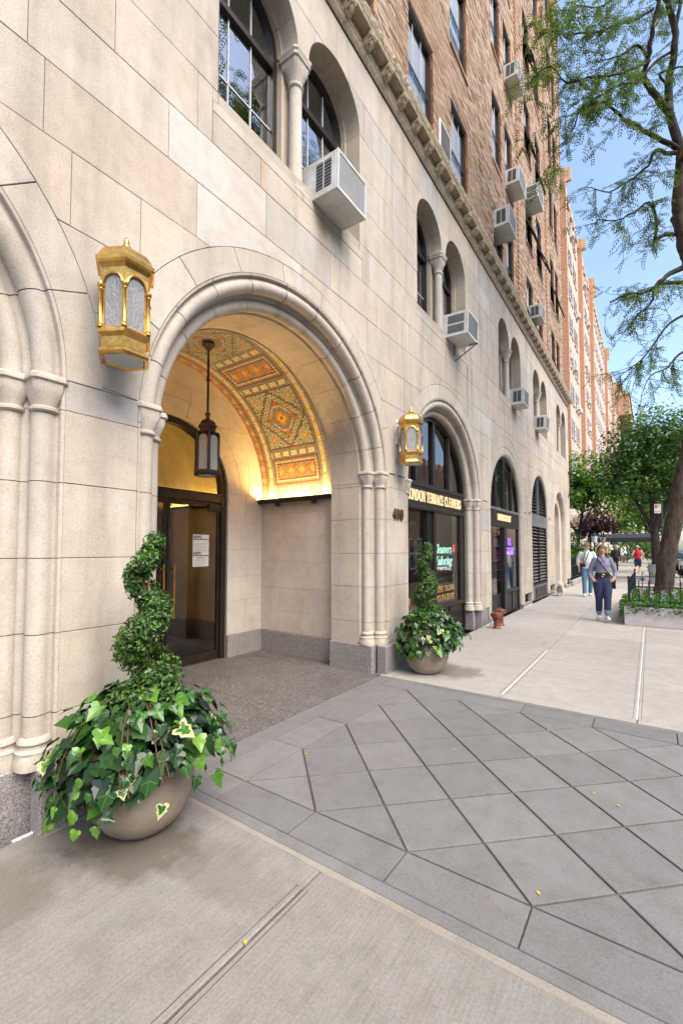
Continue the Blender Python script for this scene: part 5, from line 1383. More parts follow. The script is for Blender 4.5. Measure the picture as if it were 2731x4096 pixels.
def potted(px, py, seed, labs, wide, varaz, topz):
    r = random.Random(seed)
    t = thing('plant_pot', labs[0], 'plant pot', (px, py, 0), 0, 'stone plant pots')
    MB().lathe(POTP[:-2], 40, caps=False).build('bowl', POTM, t, sharp=50)
    MB().lathe([(.232, .435), (.1, .45), (.0, .455)], 20, caps=False).build('soil', SOIL, t)
    # ivy ----------------------------------------------------------
    iv = thing('ivy_plant', labs[1], 'ivy', (px, py, .44), 0, 'ivy in the pots')
    def place(p, nrm, tip, sc, mesh):
        z = nrm.normalized(); y = -(tip - z * tip.dot(z)); 
        if y.length < 1e-4: y = Vector((0, 1, 0))
        y.normalize(); x = y.cross(z)
        o = bpy.data.objects.new('ivy_leaf', mesh); COL.objects.link(o); o.parent = iv
        M = Matrix((x, y, z)).transposed().to_4x4(); M.translation = p
        o.matrix_basis = M @ Matrix.Diagonal((sc, sc, sc, 1)); return o
    vines = MB()
    PR = [(.09, .33), (.19, .32), (.30, .26), (.39, .15), (.445, .02), (.465, -.09), (.45, -.18), (.425, -.26)]
    def prof(q, a):
        f = q * (len(PR) - 1); i = min(len(PR) - 2, int(f)); k = f - i; w = wide(a) / .5
        return lerp(PR[i][0], PR[i + 1][0], k) * w, lerp(PR[i][1], PR[i + 1][1], k) * (1 if q < .55 else .85 + .3 * w)
    made = 0
    while made < 292:
        a = r.uniform(0, 2 * pi); hang = .72 + .17 * cos(a + 2.0) + .30 * mnoise.noise(Vector((cos(a) * 2.2, sin(a) * 2.2, seed)))
        q = r.random() ** .7 * max(.58, min(.93, hang)); shell = r.choice((1.0, 1.0, .97, .86, .74)); rad, z = prof(q, a); rad *= shell * r.uniform(.95, 1.06)
        p = Vector((rad * cos(a), rad * sin(a), z + r.uniform(-.03, .03)))
        if px + p.x < .175: 
            p.x = .175 - px + r.random() * .03
        out = Vector((cos(a), sin(a), 0)); up = 1.15 - 1.05 * q
        nrm = out * (.35 + .75 * q) + Vector((0, 0, up)) + Vector((r.gauss(0, .28), r.gauss(0, .28), r.gauss(0, .2)))
        tip = out * (.9 - .7 * q) + Vector((r.gauss(0, .35), r.gauss(0, .35), -.35 - .7 * q))
        near = any(abs((a - v + pi) % (2 * pi) - pi) < .42 for v in varaz)
        place(p, nrm, tip, r.choice((.048, .06, .072, .084, .098)) * r.uniform(.85, 1.12) * (1 if shell > .9 else .9), r.choice(IVYV) if r.random() < (.22 if near and q > .3 else .03) else r.choice(IVY)); made += 1
    fil = MB()                                               # inner leaves that close the mound, coloured darker to put shadow inside
    for v in range(560):
        a = r.uniform(0, 2 * pi); q = r.random() ** .8 * min(.8, max(.5, .62 + .16 * cos(a + 2.15))); rad, z = prof(q, a); sh_ = r.uniform(.60, .93); p = Vector((max(rad * sh_ * cos(a), .17 - px), rad * sh_ * sin(a), z * (.9 if z > 0 else 1) - .015 + r.uniform(-.03, .02)))
        out = Vector((cos(a), sin(a), 0)); z_ = (out * (.3 + .8 * q) + Vector((r.gauss(0, .35), r.gauss(0, .35), 1.1 - q))).normalized(); tip = out * .5 + Vector((r.gauss(0, .4), r.gauss(0, .4), -.7)); y_ = -(tip - z_ * tip.dot(z_)); y_.normalize(); x_ = y_.cross(z_); s_ = r.uniform(.07, .11)
        P_ = OUT + [(-x, y) for x, y in reversed(OUT[1:-1])]; c_ = r.choice([(.014, .045, .012), (.022, .07, .012), (.012, .034, .017), (.035, .105, .014)])
        fil.add([p] + [p + (x_ * u + y_ * w_ + z_ * .15 * abs(u)) * s_ for u, w_ in P_], [(0, 1 + i, 1 + (i + 1) % len(P_)) for i in range(len(P_))], 0, c_)
    tag(fil.build('inner_leaves', LEAFB, iv, smooth=False), kind='stuff')
    for v in range(14):
        a = r.uniform(0, 2 * pi); pts = []
        for i in range(7):
            rad, z = prof(i / 6 * min(.8, max(.5, .6 + .16 * cos(a + 2.15))), a + .03 * i); pts.append((max(rad * .93 * cos(a + .03 * i), .17 - px), rad * .93 * sin(a + .03 * i), z - .02))
        vines.tube(pts, .0032, 5)
    vines.build('vine_stems', mk_plain('vine', (.12, .055, .03), .8), iv)
    # spiral shrub --------------------------------------------------
    sh = thing('spiral_shrub', labs[2], 'shrub', (px, py, .44), 0, 'spiral boxwood shrubs')
    H = topz - .44
    st = [(.02 * sin(q * 7 + seed), .02 * cos(q * 6 + seed), q * H * .97) for q in [i / 12 for i in range(13)]]
    MB().tube(st, [lerp(.017, .005, i / 12) for i in range(13)], 7).build('stem', STEM, sh)
    tw = MB(); lf = MB(); n = 19000
    def helix(q):
        a = seed * 1.3 + q * 2 * pi * 2.6; R_ = lerp(.085, .038, q); return Vector((R_ * cos(a), R_ * sin(a), .16 + (H - .20) * q)), lerp(.165, .058, q ** .8)
    for k in range(n):
        if k < n * .26:
            d = Vector((r.gauss(0, 1), r.gauss(0, 1), r.gauss(0, 1))).normalized(); p = Vector((0, 0, .21)) + Vector((d.x * .215, d.y * .215, d.z * .17)) * (.45 + .58 * r.random() ** .6)
        else:
            q = r.random() ** 1.15; c, rr = helix(q); d = Vector((r.gauss(0, 1), r.gauss(0, 1), r.gauss(0, .9))).normalized(); p = c + d * rr * (.35 + .68 * r.random() ** .55)
            cl = mnoise.noise(p * 16); 
            if cl < -.18: continue
            p += d * .012 * cl
        s = r.uniform(.0065, .012); nn = (d + Vector((r.gauss(0, .5), r.gauss(0, .5), r.gauss(0, .5) + .4))).normalized()
        tn = nn.orthogonal().normalized(); tn = (Matrix.Rotation(r.uniform(0, 6.28), 3, nn) @ tn); bt = nn.cross(tn)
        k2 = r.random(); col = (.027, .072, .014) if k2 < .40 else (.046, .118, .017) if k2 < .70 else (.08, .18, .022) if k2 < .91 else (.14, .25, .038)
        col = tuple(x * r.uniform(.8, 1.25) for x in col)
        lf.add([p - tn * s * 1.5, p + bt * s * .75 + nn * s * .2, p + tn * s * 1.6, p - bt * s * .75 + nn * s * .2], [(0, 1, 2, 3)], 0, col)
    for k in range(46):
        q = r.random(); c, rr = helix(q); z0 = c.z - .06; d = Vector((r.gauss(0, 1), r.gauss(0, 1), .5)).normalized()
        tw.tube([(.0, .0, max(.02, z0)), c * .6 + Vector((0, 0, c.z * .4)), c + d * rr * .9], [.006, .004, .002], 4)
    tag(lf.build('foliage', LEAFB, sh, smooth=False), kind='stuff'); tag(tw.build('twigs', STEM, sh), kind='stuff')
potted(.415, 1.435, 3, ('round stone pot left of the entrance, half hidden by ivy', 'large trailing ivy mound in the near pot left of the entrance', 'spiral clipped boxwood in the near pot left of the entrance'),
       lambda a: .475 + .10 * cos(a + .6) + .05 * sin(2 * a), (-.35, 1.1, -2.6), 1.65)
potted(.44, 5.23, 8, ('round stone pot right of the entrance before the first shop', 'trailing ivy in the pot right of the entrance', 'spiral clipped boxwood in the pot right of the entrance'),
       lambda a: .46 + .10 * cos(a - 1.0) + .05 * sin(2 * a), (-1.1, -.7, .9), 1.64)
# ---------------------------------------------------------------- street tree in its planter
PX0, PX1, PY0, PY1 = 2.32, 3.86, 10.78, 15.2
tp = thing('tree_planter', 'pale concrete planter box round the street tree', 'planter', ((PX0 + PX1) / 2, PY0, 0))
hx = (PX1 - PX0) / 2
for b in ((-hx, hx, 0, .13, 0, .385), (-hx, hx, PY1 - PY0 - .13, PY1 - PY0, 0, .385), (-hx, -hx + .13, .131, PY1 - PY0 - .131, 0, .383), (hx - .13, hx, .131, PY1 - PY0 - .131, 0, .383)): MB().box(*b, .008).build('planter_wall', PLANTC, tp)
MB().box(-hx + .12, hx - .12, .12, PY1 - PY0 - .12, .0, .33).build('soil', SOIL, tp, smooth=False)
fn = thing('iron_fence', 'low black iron picket fence on the tree planter', 'fence', (0, 0, .385))
def run(x0, y0, x1, y1):
    L = hypot(x1 - x0, y1 - y0); n = max(2, int(L / .165)); ux, uy = (x1 - x0) / L, (y1 - y0) / L
    for z in (.12, .40): MB().tube([(x0, y0, z), (x1, y1, z)], .011, 6).build('rail', BLACKM, fn)
    for i in range(1, n):
        x, y = x0 + ux * L * i / n, y0 + uy * L * i / n
        MB().tube([(x, y, -.04), (x, y, .52), (x, y, .545)], [.010, .010, .003], 6).build('picket', BLACKM, fn)
    MB().box(x0 - .02, x0 + .02, y0 - .02, y0 + .02, -.06, .56, .003).lathe([(.0, .56), (.02, .565), (.028, .59), (.02, .615), (.0, .62)], 10, (x0, y0, 0)).build('post', BLACKM, fn)
run(2.41, 10.87, 3.77, 10.87); run(2.41, 15.1, 2.41, 10.87); run(3.77, 15.1, 2.41, 15.1)
rp = random.Random(31)
mb = MB(); fl = MB()
for k in range(3600):
    x, y = rp.uniform(2.34, 3.84), 10.80 + 4.3 * rp.random() ** 1.6; h = .385 + rp.random() * (.10 + .10 * mnoise.noise(Vector((x * 4, y * 4, 0))))
    edge = rp.random() < .16
    if edge: x, y, h = (2.32 - rp.random() * .10, 10.8 + rp.random() * 2.4, .46 - rp.random() * .30) if rp.random() < .6 else (rp.uniform(2.3, 3.84), 10.77 - rp.random() * .05, .46 - rp.random() ** 2 * .22)
    s = rp.uniform(.018, .036); a = rp.uniform(0, 6.28); nn = Vector((rp.gauss(0, .5), rp.gauss(0, .5) - .3, 1)).normalized(); tn = nn.orthogonal().normalized(); tn = Matrix.Rotation(a, 3, nn) @ tn; bt = nn.cross(tn); p = Vector((x, y, h))
    c = rp.choice([(.045, .14, .015), (.075, .20, .018), (.03, .09, .015), (.12, .27, .03)])
    mb.add([p - tn * s, p + bt * s * .8, p + tn * s * 1.3, p - bt * s * .8], [(0, 1, 2, 3)], 0, c)
for k in range(260):
    x, y = rp.uniform(2.4, 3.8), 10.95 + 2.6 * rp.random(); p = Vector((x, y, .42)); l = rp.uniform(.14, .28); a = rp.uniform(0, 6.28); d = Vector((cos(a) * .5, sin(a) * .5, 1)).normalized(); w = Vector((-sin(a), cos(a), 0)) * .008
    mb.add([p - w, p + w, p + d * l * .6 + w, p + d * l + Vector((cos(a), sin(a), -.4)) * .05, p + d * l * .6 - w], [(0, 1, 2, 3, 4)], 0, (.13, .28, .05))
tag(mb.build('planter_greenery', LEAFA, None, smooth=False), 'bright green ground cover filling the tree planter', 'ground cover', None, 'stuff')
for k in range(420):
    x, y = rp.uniform(2.42, 3.8), 10.92 + 2.2 * rp.random(); cx_, cy_ = round(x * 5) / 5, round(y * 4) / 4
    p = Vector((lerp(x, cx_, .6), lerp(y, cy_, .6), .52 + rp.random() * .10)); s = rp.uniform(.010, .02); nn = Vector((rp.gauss(0, .6), rp.gauss(0, .6) - .4, 1)).normalized(); tn = nn.orthogonal().normalized(); bt = nn.cross(tn)
    fl.add([p - tn * s, p + bt * s, p + tn * s, p - bt * s], [(0, 1, 2, 3)], 0, rp.choice([(.36, .27, .42), (.44, .36, .50), (.28, .18, .35)]))
tag(fl.build('purple_flowers', LEAFA, None, smooth=False), 'mauve flowers in the tree planter behind the iron fence', 'flowers', None, 'stuff')
# honey locust: trunk leans towards the road, limbs arch back over the pavement
TREE = {
    'A': [(3.03, 12.8, .3), (3.06, 12.8, .9), (3.16, 12.8, 1.7), (3.40, 12.8, 3.0), (3.66, 12.75, 4.3), (3.74, 12.6, 5.8), (3.74, 12.4, 7.17), (3.68, 12.2, 7.8), (3.58, 12.1, 8.24), (3.49, 12.0, 8.88), (3.48, 11.9, 9.32), (3.54, 11.8, 9.9), (3.55, 11.8, 10.22)],
    'A2': [(3.55, 11.8, 10.22), (3.37, 11.7, 11.12), (3.36, 11.6, 11.68), (3.45, 11.5, 12.25), (3.49, 11.4, 12.72), (3.35, 11.3, 13.23), (3.27, 11.2, 13.74)],
    'A3': [(3.37, 11.7, 11.12), (3.18, 11.5, 11.34), (3.05, 11.4, 11.58), (2.92, 11.3, 11.89), (3.01, 11.2, 12.14), (3.08, 11.1, 12.5), (3.22, 11.0, 13.09)],
    'A4': [(3.49, 11.4, 12.72), (3.59, 11.4, 13.16), (3.63, 11.3, 13.69)],
    'B1': [(3.11, 11.0, 12.97), (2.72, 10.5, 12.46), (2.49, 10.1, 12.14), (2.21, 9.7, 11.79), (1.88, 9.3, 11.6), (1.62, 9.0, 11.45), (1.39, 8.7, 11.4), (1.23, 8.5, 10.99)],
    'B2': [(3.03, 11.2, 12.07), (2.67, 10.7, 11.62), (2.34, 10.2, 11.27), (1.98, 9.7, 10.99), (1.68, 9.3, 10.71), (1.45, 9.0, 10.9), (1.22, 8.7, 10.63), (1.07, 8.5, 10.2)],
    'B3': [(3.53, 11.8, 10.25), (3.28, 11.5, 10.37), (3.03, 11.2, 10.37), (2.79, 10.8, 10.41), (2.56, 10.4, 10.35), (2.33, 10.1, 10.53), (2.11, 9.8, 10.48), (1.83, 9.5, 10.17), (1.56, 9.2, 10.01)],
    'B4': [(3.5, 11.8, 10.24), (3.27, 11.5, 10.1), (3.07, 11.2, 10.06), (2.95, 11.0, 9.62), (2.68, 10.7, 9.28), (2.29, 10.3, 8.89), (1.97, 10.0, 8.94)],
    'B5': [(3.4, 11.5, 12.3), (3.13, 11.2, 11.98), (2.81, 10.8, 11.35), (2.58, 10.4, 11.13), (2.25, 10.0, 10.75), (1.91, 9.7, 10.45), (1.68, 9.4, 9.71), (1.44, 9.1, 9.29), (1.3, 8.9, 8.57)],
    'B6': [(3.36, 11.6, 11.68), (3.19, 11.3, 11.76), (3.53, 11.0, 11.41), (3.73, 10.8, 10.94)],
    'B7': [(3.39, 12.0, 8.55), (3.19, 11.7, 8.45), (3.03, 11.5, 8.28), (3.07, 11.2, 8.42), (2.96, 10.8, 8.69), (2.69, 10.4, 8.36), (2.4, 10.1, 8.12), (2.07, 9.9, 8.14)],
    'B8': [(3.57, 12.2, 7.85), (3.3, 11.9, 7.64), (3.13, 11.7, 7.45), (3.0, 11.5, 7.24), (2.76, 11.1, 6.98), (2.46, 10.7, 6.84), (2.23, 10.4, 6.63)],
    'B9': [(3.56, 12.2, 7.5), (3.3, 12.0, 7.47), (3.05, 11.8, 7.4), (2.92, 11.5, 6.87), (2.71, 11.1, 6.56), (2.56, 10.8, 6.19)],
    'B10': [(3.68, 12.3, 6.85), (3.27, 11.8, 6.5), (3.01, 11.4, 6.02), (2.73, 11.0, 5.51), (2.5, 10.7, 5.27), (2.31, 10.4, 4.98)],
    'B11': [(3.74, 12.5, 6.08), (3.4, 11.8, 5.77), (3.19, 11.5, 5.42), (2.88, 11.2, 5.21), (2.71, 11.0, 4.75)],
    'B12': [(3.22, 11.0, 13.09), (2.89, 10.6, 13.13), (2.5, 10.2, 12.84), (2.21, 9.9, 12.52), (1.86, 9.6, 12.49), (1.61, 9.3, 12.17)],
    'B13': [(3.01, 11.2, 12.14), (2.83, 10.9, 12.28), (2.59, 10.6, 11.96), (2.32, 10.3, 11.74), (2.09, 10.0, 11.54)],
    'C1': [(3.7, 12.6, 6.3), (4.4, 12.9, 7.4), (5.2, 13.2, 8.6), (6.0, 13.4, 9.3), (6.9, 13.6, 9.6)], 'C2': [(3.55, 11.8, 10.0), (4.2, 12.2, 11), (5.0, 12.4, 12), (5.8, 12.4, 12.6)],
    'C3': [(3.4, 12.0, 8.9), (3.9, 13.2, 9.9), (4.2, 14.4, 10.8), (4.3, 15.6, 11.2)], 'C4': [(3.5, 11.8, 9.9), (4.4, 10.8, 10.8), (5.1, 9.8, 11.4), (5.6, 8.8, 11.5)]}
RADS = {'A': (.20, .105), 'A2': (.095, .045), 'A3': (.075, .04), 'A4': (.05, .02), 'B7': (.05, .008), 'B8': (.065, .01), 'B9': (.05, .008), 'B3': (.06, .008), 'B4': (.05, .007), 'C1': (.09, .015), 'C2': (.08, .015), 'C3': (.08, .015), 'C4': (.07, .012)}
def smooth_path(P, k=4):
    P = [Vector(p) for p in P]; out = []
    for i in range(len(P) - 1):
        p0, p1, p2, p3 = P[max(i - 1, 0)], P[i], P[i + 1], P[min(i + 2, len(P) - 1)]
        for j in range(k):
            t = j / k; out.append(.5 * ((2 * p1) + (p2 - p0) * t + (2 * p0 - 5 * p1 + 4 * p2 - p3) * t * t + (3 * p1 - p0 - 3 * p2 + p3) * t ** 3))
    return out + [P[-1]]
def locust_leaf(lf, p, d, r, s=1.0):
    L = r.uniform(.15, .24) * s; side = d.cross(Vector((0, 0, 1)))
    if side.length < .1: side = Vector((1, 0, 0))
    side.normalize(); k2 = r.random(); col = (.085, .15, .022) if k2 < .5 else (.13, .215, .028) if k2 < .8 else (.20, .31, .04)
    n = 5
    for i in range(n):
        q = p + d * L * (i + .6) / n + Vector((0, 0, -.10 * L * ((i + 1) / n) ** 2))
        for sg in (-1, 1):
            e = side * sg; w = d * L * .075; l = L * .24 * (1 - .25 * abs(i - 2) / 2); tip = q + e * l + d * L * .06 + Vector((0, 0, -l * .35 + r.uniform(-.01, .01)))
            lf.add([q - w * .4, (q + tip) / 2 + w, tip, (q + tip) / 2 - w], [(0, 1, 2, 3)], 0, tuple(c * r.uniform(.8, 1.25) for c in col))
def locust(name, label, paths, rads, off, seed, dens, twl=(.45, 1.1), inframe=True):
    r = random.Random(seed); t = thing(name, label, 'tree', (off[0] + paths['A'][0][0], off[1] + paths['A'][0][1], 0), 0, 'street trees')
    o = Vector(t.location); lf = MB(); tw = MB(); O = Vector(off)
    for key, P in paths.items():
        Q = [q + O - o for q in smooth_path(P, 5 if key == 'A' else 3)]; r0, r1 = rads.get(key, (.032, .006)); n = len(Q)
        Q = [q + Vector((r.gauss(0, 1), r.gauss(0, 1), r.gauss(0, 1))) * min(.012, r0 * .2) if 2 < i < n - 1 else q for i, q in enumerate(Q)]
        R_ = [lerp(r0, r1, (i / (n - 1)) ** .8) for i in range(n)]
        if key == 'A':
            R_[0] *= 1.45; R_[1] *= 1.25; R_[2] *= 1.08
            mb = MB().tube(Q, R_, 18); mb.v = [tuple(Vector(v) + (Vector(v) - Vector((0, 0, v[2]))).normalized() * .018 * mnoise.noise(Vector((v[0] * 9, v[1] * 9, v[2] * 2)))) for v in mb.v]
            mb.build('trunk', BARK, t, sharp=80); continue
        MB().tube(Q, R_, 10 if r0 > .04 else 6).build('limb', BARKD, t, sharp=80)
        if key in ('A2', 'A3', 'A4') and inframe: m = 8
        else: m = int(dens * n)
        for k in range(m):
            f = r.uniform(.22 if key[0] != 'A' else .4, 1.0) * (n - 1); i = min(n - 2, int(f)); p = Q[i].lerp(Q[i + 1], f - i); ax = (Q[i + 1] - Q[i]).normalized()
            d = (ax * .6 + Vector((r.gauss(0, .7), r.gauss(0, .7), r.gauss(-.12, .45)))).normalized(); L = r.uniform(*twl); pp = [p]
            for j in range(4):
                d = (d + Vector((r.gauss(0, .22), r.gauss(0, .22), -.10 + r.gauss(0, .15)))).normalized(); pp.append(pp[-1] + d * L / 4)
            tw.tube(pp, [.007, .005, .004, .003, .0015], 4)
            for j in range(1, 5):
                for b in range(r.choice((2, 3, 3))):
                    q = pp[j - 1].lerp(pp[j], r.random()); dd = (d * .5 + Vector((r.gauss(0, .8), r.gauss(0, .8), r.gauss(-.25, .4)))).normalized(); locust_leaf(lf, q, dd, r, 1.0 if inframe else 1.5)
    tag(lf.build('crown', LEAFA, t, smooth=False), kind='stuff'); tag(tw.build('twigs', BARKD, t), kind='stuff'); return t
locust('honey_locust_tree', 'leaning honey locust growing from the fenced planter', TREE, RADS, (0, 0, 0), 17, 1.1)
T2 = {'A': [(0, 0, 0), (.05, 0, 2), (.0, .1, 4.2), (.1, .2, 6.2), (.1, .3, 8), (.0, .4, 9.6)], 'C1': [(.05, .1, 5.0), (.6, .8, 6.4), (1.2, 1.8, 7.6), (1.4, 2.8, 8.3)], 'C2': [(.1, .2, 6.2), (-.3, 1.3, 7.6), (-.5, 2.4, 8.8), (-.4, 3.4, 9.4)], 'C3': [(.1, .2, 6.8), (.9, -.6, 8.2), (1.7, -1.2, 9.3)], 'C4': [(.1, .3, 8), (-.2, 1.0, 9.4), (.1, 2.0, 10.6), (.3, 3.1, 11.5)], 'C5': [(.1, .3, 8), (.8, .6, 9.5), (1.6, 1.0, 10.7)], 'C6': [(0, .4, 9.6), (.2, .2, 11), (.3, .9, 12.3), (.2, 1.6, 13.4)], 'C7': [(.1, .2, 7.2), (-.4, -.8, 8.6), (-.4, -1.9, 9.8)]}
T2 = {k: [(x, y, z * 1.32) for x, y, z in v] for k, v in T2.items()}
locust('honey_locust_tree', 'honey locust by the kerb, seen only mirrored in the windows', T2, {'A': (.2, .08), 'C1': (.07, .012), 'C2': (.07, .012), 'C3': (.06, .01), 'C4': (.06, .01), 'C5': (.05, .01), 'C6': (.05, .01), 'C7': (.06, .01)}, (5.3, 6.2, 0), 23, 6.0, (.6, 1.4), False)
# fallen yellow leaves
ym = MB().add([(-.018, 0, .002), (0, -.010, .005), (.02, 0, .002), (0, .011, .004)], [(0, 1, 2, 3)]).mesh('fallen_leaf', mk_plain('yellow_leaf', (.62, .36, .02), .7), smooth=False)
for (x, y, lab) in ((1.05, 3.9, 'tiny yellow leaf on the paving farthest back near the porch corner'), (2.05, 4.13, 'tiny yellow leaf on the paving by the far border'), (.63, 2.62, 'tiny yellow leaf on the paving near the porch floor'), (1.52, 3.32, 'tiny yellow leaf in the middle of the diamond paving'), (2.35, 2.18, 'tiny yellow leaf nearest the viewer on the diamond paving'), (1.46, 1.25, 'tiny yellow leaf lying in the groove of the near concrete'), (2.47, 3.25, 'left one of two tiny yellow leaves at the right of the paving'), (2.60, 3.18, 'right one of two tiny yellow leaves at the right of the paving')):
    tag(link('fallen_leaf', ym, None, (x, y, .003), (0, 0, rp.uniform(0, 6)), (.8, .8, 1)), lab, 'leaf', 'fallen yellow leaves')
# ---------------------------------------------------------------- people and the dog
SKIN = mk_plain('skin', (.50, .27, .18), .6, 0, .06); SKIN2 = mk_plain('skin_pale', (.58, .36, .27), .6, 0, .06)
CHAM = mk_plain('chambray_shirt', (.235, .225, .32), .9, 0, .25, 60, .1); JEAN = mk_plain('dark_denim', (.030, .038, .085), .9, 0, .3, 40, .1); JEANL = mk_plain('light_denim', (.07, .18, .30), .9, 0, .25, 30, .1)
CUFF = mk_plain('denim_cuff', (.20, .25, .34), .9); SHOE = mk_plain('white_shoe', (.68, .67, .65), .6); HAIRB = mk_plain('brown_hair', (.12, .075, .045), .7); HAIRG = mk_plain('grey_hair', (.34, .31, .28), .7)
KNIT = mk_plain('white_knit', (.58, .62, .60), .95, 0, .12, 40, .2); BLK = mk_plain('black_cloth', (.018, .018, .02), .85); OLIVE = mk_plain('olive_cap', (.13, .11, .05), .9); REDT = mk_plain('red_vest', (.50, .015, .02), .85); NAVY = mk_plain('navy_shorts', (.02, .025, .07), .9)
DARKJ = mk_plain('dark_jacket', (.05, .05, .065), .9); GREYS = mk_plain('grey_shirt', (.42, .44, .50), .9); TEAL = mk_plain('teal_collar', (.05, .25, .36), .9)
def remeshed(mb, voxel, it=6):
    me = mb.mesh('body', SKIN, smooth=False); o = bpy.data.objects.new('b', me); COL.objects.link(o)
    m = o.modifiers.new('r', 'REMESH'); m.mode = 'VOXEL'; m.voxel_size = voxel; m2 = o.modifiers.new('s', 'SMOOTH'); m2.iterations = it; m2.factor = .5
    dg = bpy.context.evaluated_depsgraph_get(); dg.update(); out = bpy.data.meshes.new_from_object(o.evaluated_get(dg)); bpy.data.objects.remove(o); return out
def ball(c, r, sc=(1, 1, 1), n=14):
    mb = MB(); mb.lathe([(r * sin(pi * i / n), -r * cos(pi * i / n)) for i in range(n + 1)], 16, caps=False); mb.v = [(c[0] + v[0] * sc[0], c[1] + v[1] * sc[1], c[2] + v[2] * sc[2]) for v in mb.v]; return mb
def person(label, loc, rz, segs, mats, scale, head, hair, hands=(), extras=None, voxel=.016):
    """segs: (material index, [(x,y,z,r)...], flatness). Faces -Y."""
    t = thing('person', label, 'person', loc, rz)
    mb = MB(); caps_ = []
    for mi, P, fl in segs:
        mb.tube([p[:3] for p in P], [p[3] for p in P], 14, flat=fl)
        for a, b in ((P[0], 1), (P[-1], 1)):
            s = ball(a[:3], a[3] * .98, (1, fl if abs(P[-1][2] - P[0][2]) > abs(P[-1][1] - P[0][1]) else 1, .8 if fl < .9 else 1)); mb.add(s.v, s.f)
        for a, b in zip(P, P[1:]): caps_.append((mi, Vector(a[:3]), Vector(b[:3]), a[3], b[3]))
    hz, hr, hmi = head
    s = ball((0, hz[0], hz[1]), hr, (.80, .95, 1.18)); mb.add(s.v, s.f); s = ball((0, hz[0] - hr * .93, hz[1] - hr * .12), hr * .17, (.8, 1, 1.3)); mb.add(s.v, s.f)
    s = ball((0, hz[0] - hr * .30, hz[1] - hr * .72), hr * .62, (.85, .9, .8)); mb.add(s.v, s.f)
    for q in (-1, 1): s = ball((q * hr * .82, hz[0] + .01, hz[1] - .01), hr * .22, (.5, .8, 1.3)); mb.add(s.v, s.f)
    caps_.append((hmi, Vector((0, hz[0], hz[1] - hr)), Vector((0, hz[0], hz[1] + hr * .6)), hr * .8, hr * .8))
    me = remeshed(mb, voxel); me.materials.clear()
    for m in mats: me.materials.append(m)
    idx = []
    for p in me.polygons:
        c = p.center; best = 1e9; k = 0
        for mi, a, b, ra, rb_ in caps_:
            d = b - a; q = max(0, min(1, (c - a).dot(d) / max(d.length_squared, 1e-9))); e = (c - (a + d * q)).length - lerp(ra, rb_, q)
            if e < best: best = e; k = mi
        idx.append(k)
    me.polygons.foreach_set('material_index', idx); me.polygons.foreach_set('use_smooth', [True] * len(idx)); me.update()
    o = link('body', me, t, scale=scale)
    if hair:
        hm, kind = hair; h = MB(); s = ball((0, hz[0] + hr * .14, hz[1] + hr * .20), hr * 1.20, (.86, .98, 1.08)); 
        keep = [f for f in s.f if all(not (s.v[i][1] < hz[0] - hr * .35 and s.v[i][2] < hz[1] + hr * .42) and s.v[i][2] > hz[1] - hr * (.75 if kind == 'long' else .3) for i in f)]
        h.add(s.v, keep)
        if kind == 'cap': h.lathe([(hr * 1.15, hz[1] + hr * .42), (hr * 1.3, hz[1] + hr * .40), (hr * .9, hz[1] + hr * .6)], 16, (0, hz[0] - hr * .25, 0), caps=False)
        h.build('hair' if kind != 'cap' else 'cap', hm, t).scale = (scale,) * 3
    f = MB()
    for q in (-1, 1): s = ball((q * hr * .34, hz[0] - hr * .86, hz[1] + hr * .10), hr * .09, (1.3, .5, .7), 6); f.add(s.v, s.f)
    f.build('eyes', BLK, t).scale = (scale,) * 3
    MB().box(-hr * .25, hr * .25, hz[0] - hr * .90, hz[0] - hr * .8, hz[1] - hr * .62, hz[1] - hr * .54).build('mouth', mk_plain('lips', (.35, .12, .10), .6), t).scale = (scale,) * 3
    for (hx_, hy_, hz_, d, m) in hands:
        hb = MB(); s = ball((0, 0, -.045), .042, (.55, 1, 1.2), 8); hb.add(s.v, s.f)
        for k, (fy, l) in enumerate(((-.030, .062), (-.010, .072), (.010, .068), (.028, .052))): hb.tube([(0, fy, -.075), (-.006 * d, fy, -.075 - l * .55), (-.022 * d, fy, -.075 - l)], [.0095, .009, .007], 6)
        hb.tube([(0, -.035, -.03), (-.012 * d, -.062, -.06), (-.02 * d, -.066, -.09)], [.012, .010, .008], 6)
        ho = hb.build('hand', m, t, sharp=60); ho.location = (hx_ * scale, hy_ * scale, hz_ * scale); ho.scale = (scale,) * 3
    if extras: extras(t, scale)
    return t
def leg(mi_top, mi_low, hip, knee, ank, toe, r=(.092, .075, .062, .05), cut=.5, shoe=4, cuff=None, mi_skin=0):
    m = tuple(lerp(knee[i], ank[i], cut) for i in range(3))
    out = [(mi_top, [(*hip, r[0]), (*[lerp(hip[i], knee[i], .5) for i in range(3)], r[1] * 1.08), (*knee, r[1] * .86), (*m, r[2] * .95)], 1.0)]
    out.append((mi_low, [(*m, r[3]), (*ank, r[3] * .78)], 1.0))
    out.append((shoe, [(ank[0], ank[1] + .035, ank[2] - .045, .048), (toe[0], lerp(ank[1], toe[1], .6), toe[2], .050), (*toe, .042)], .85))
    return out
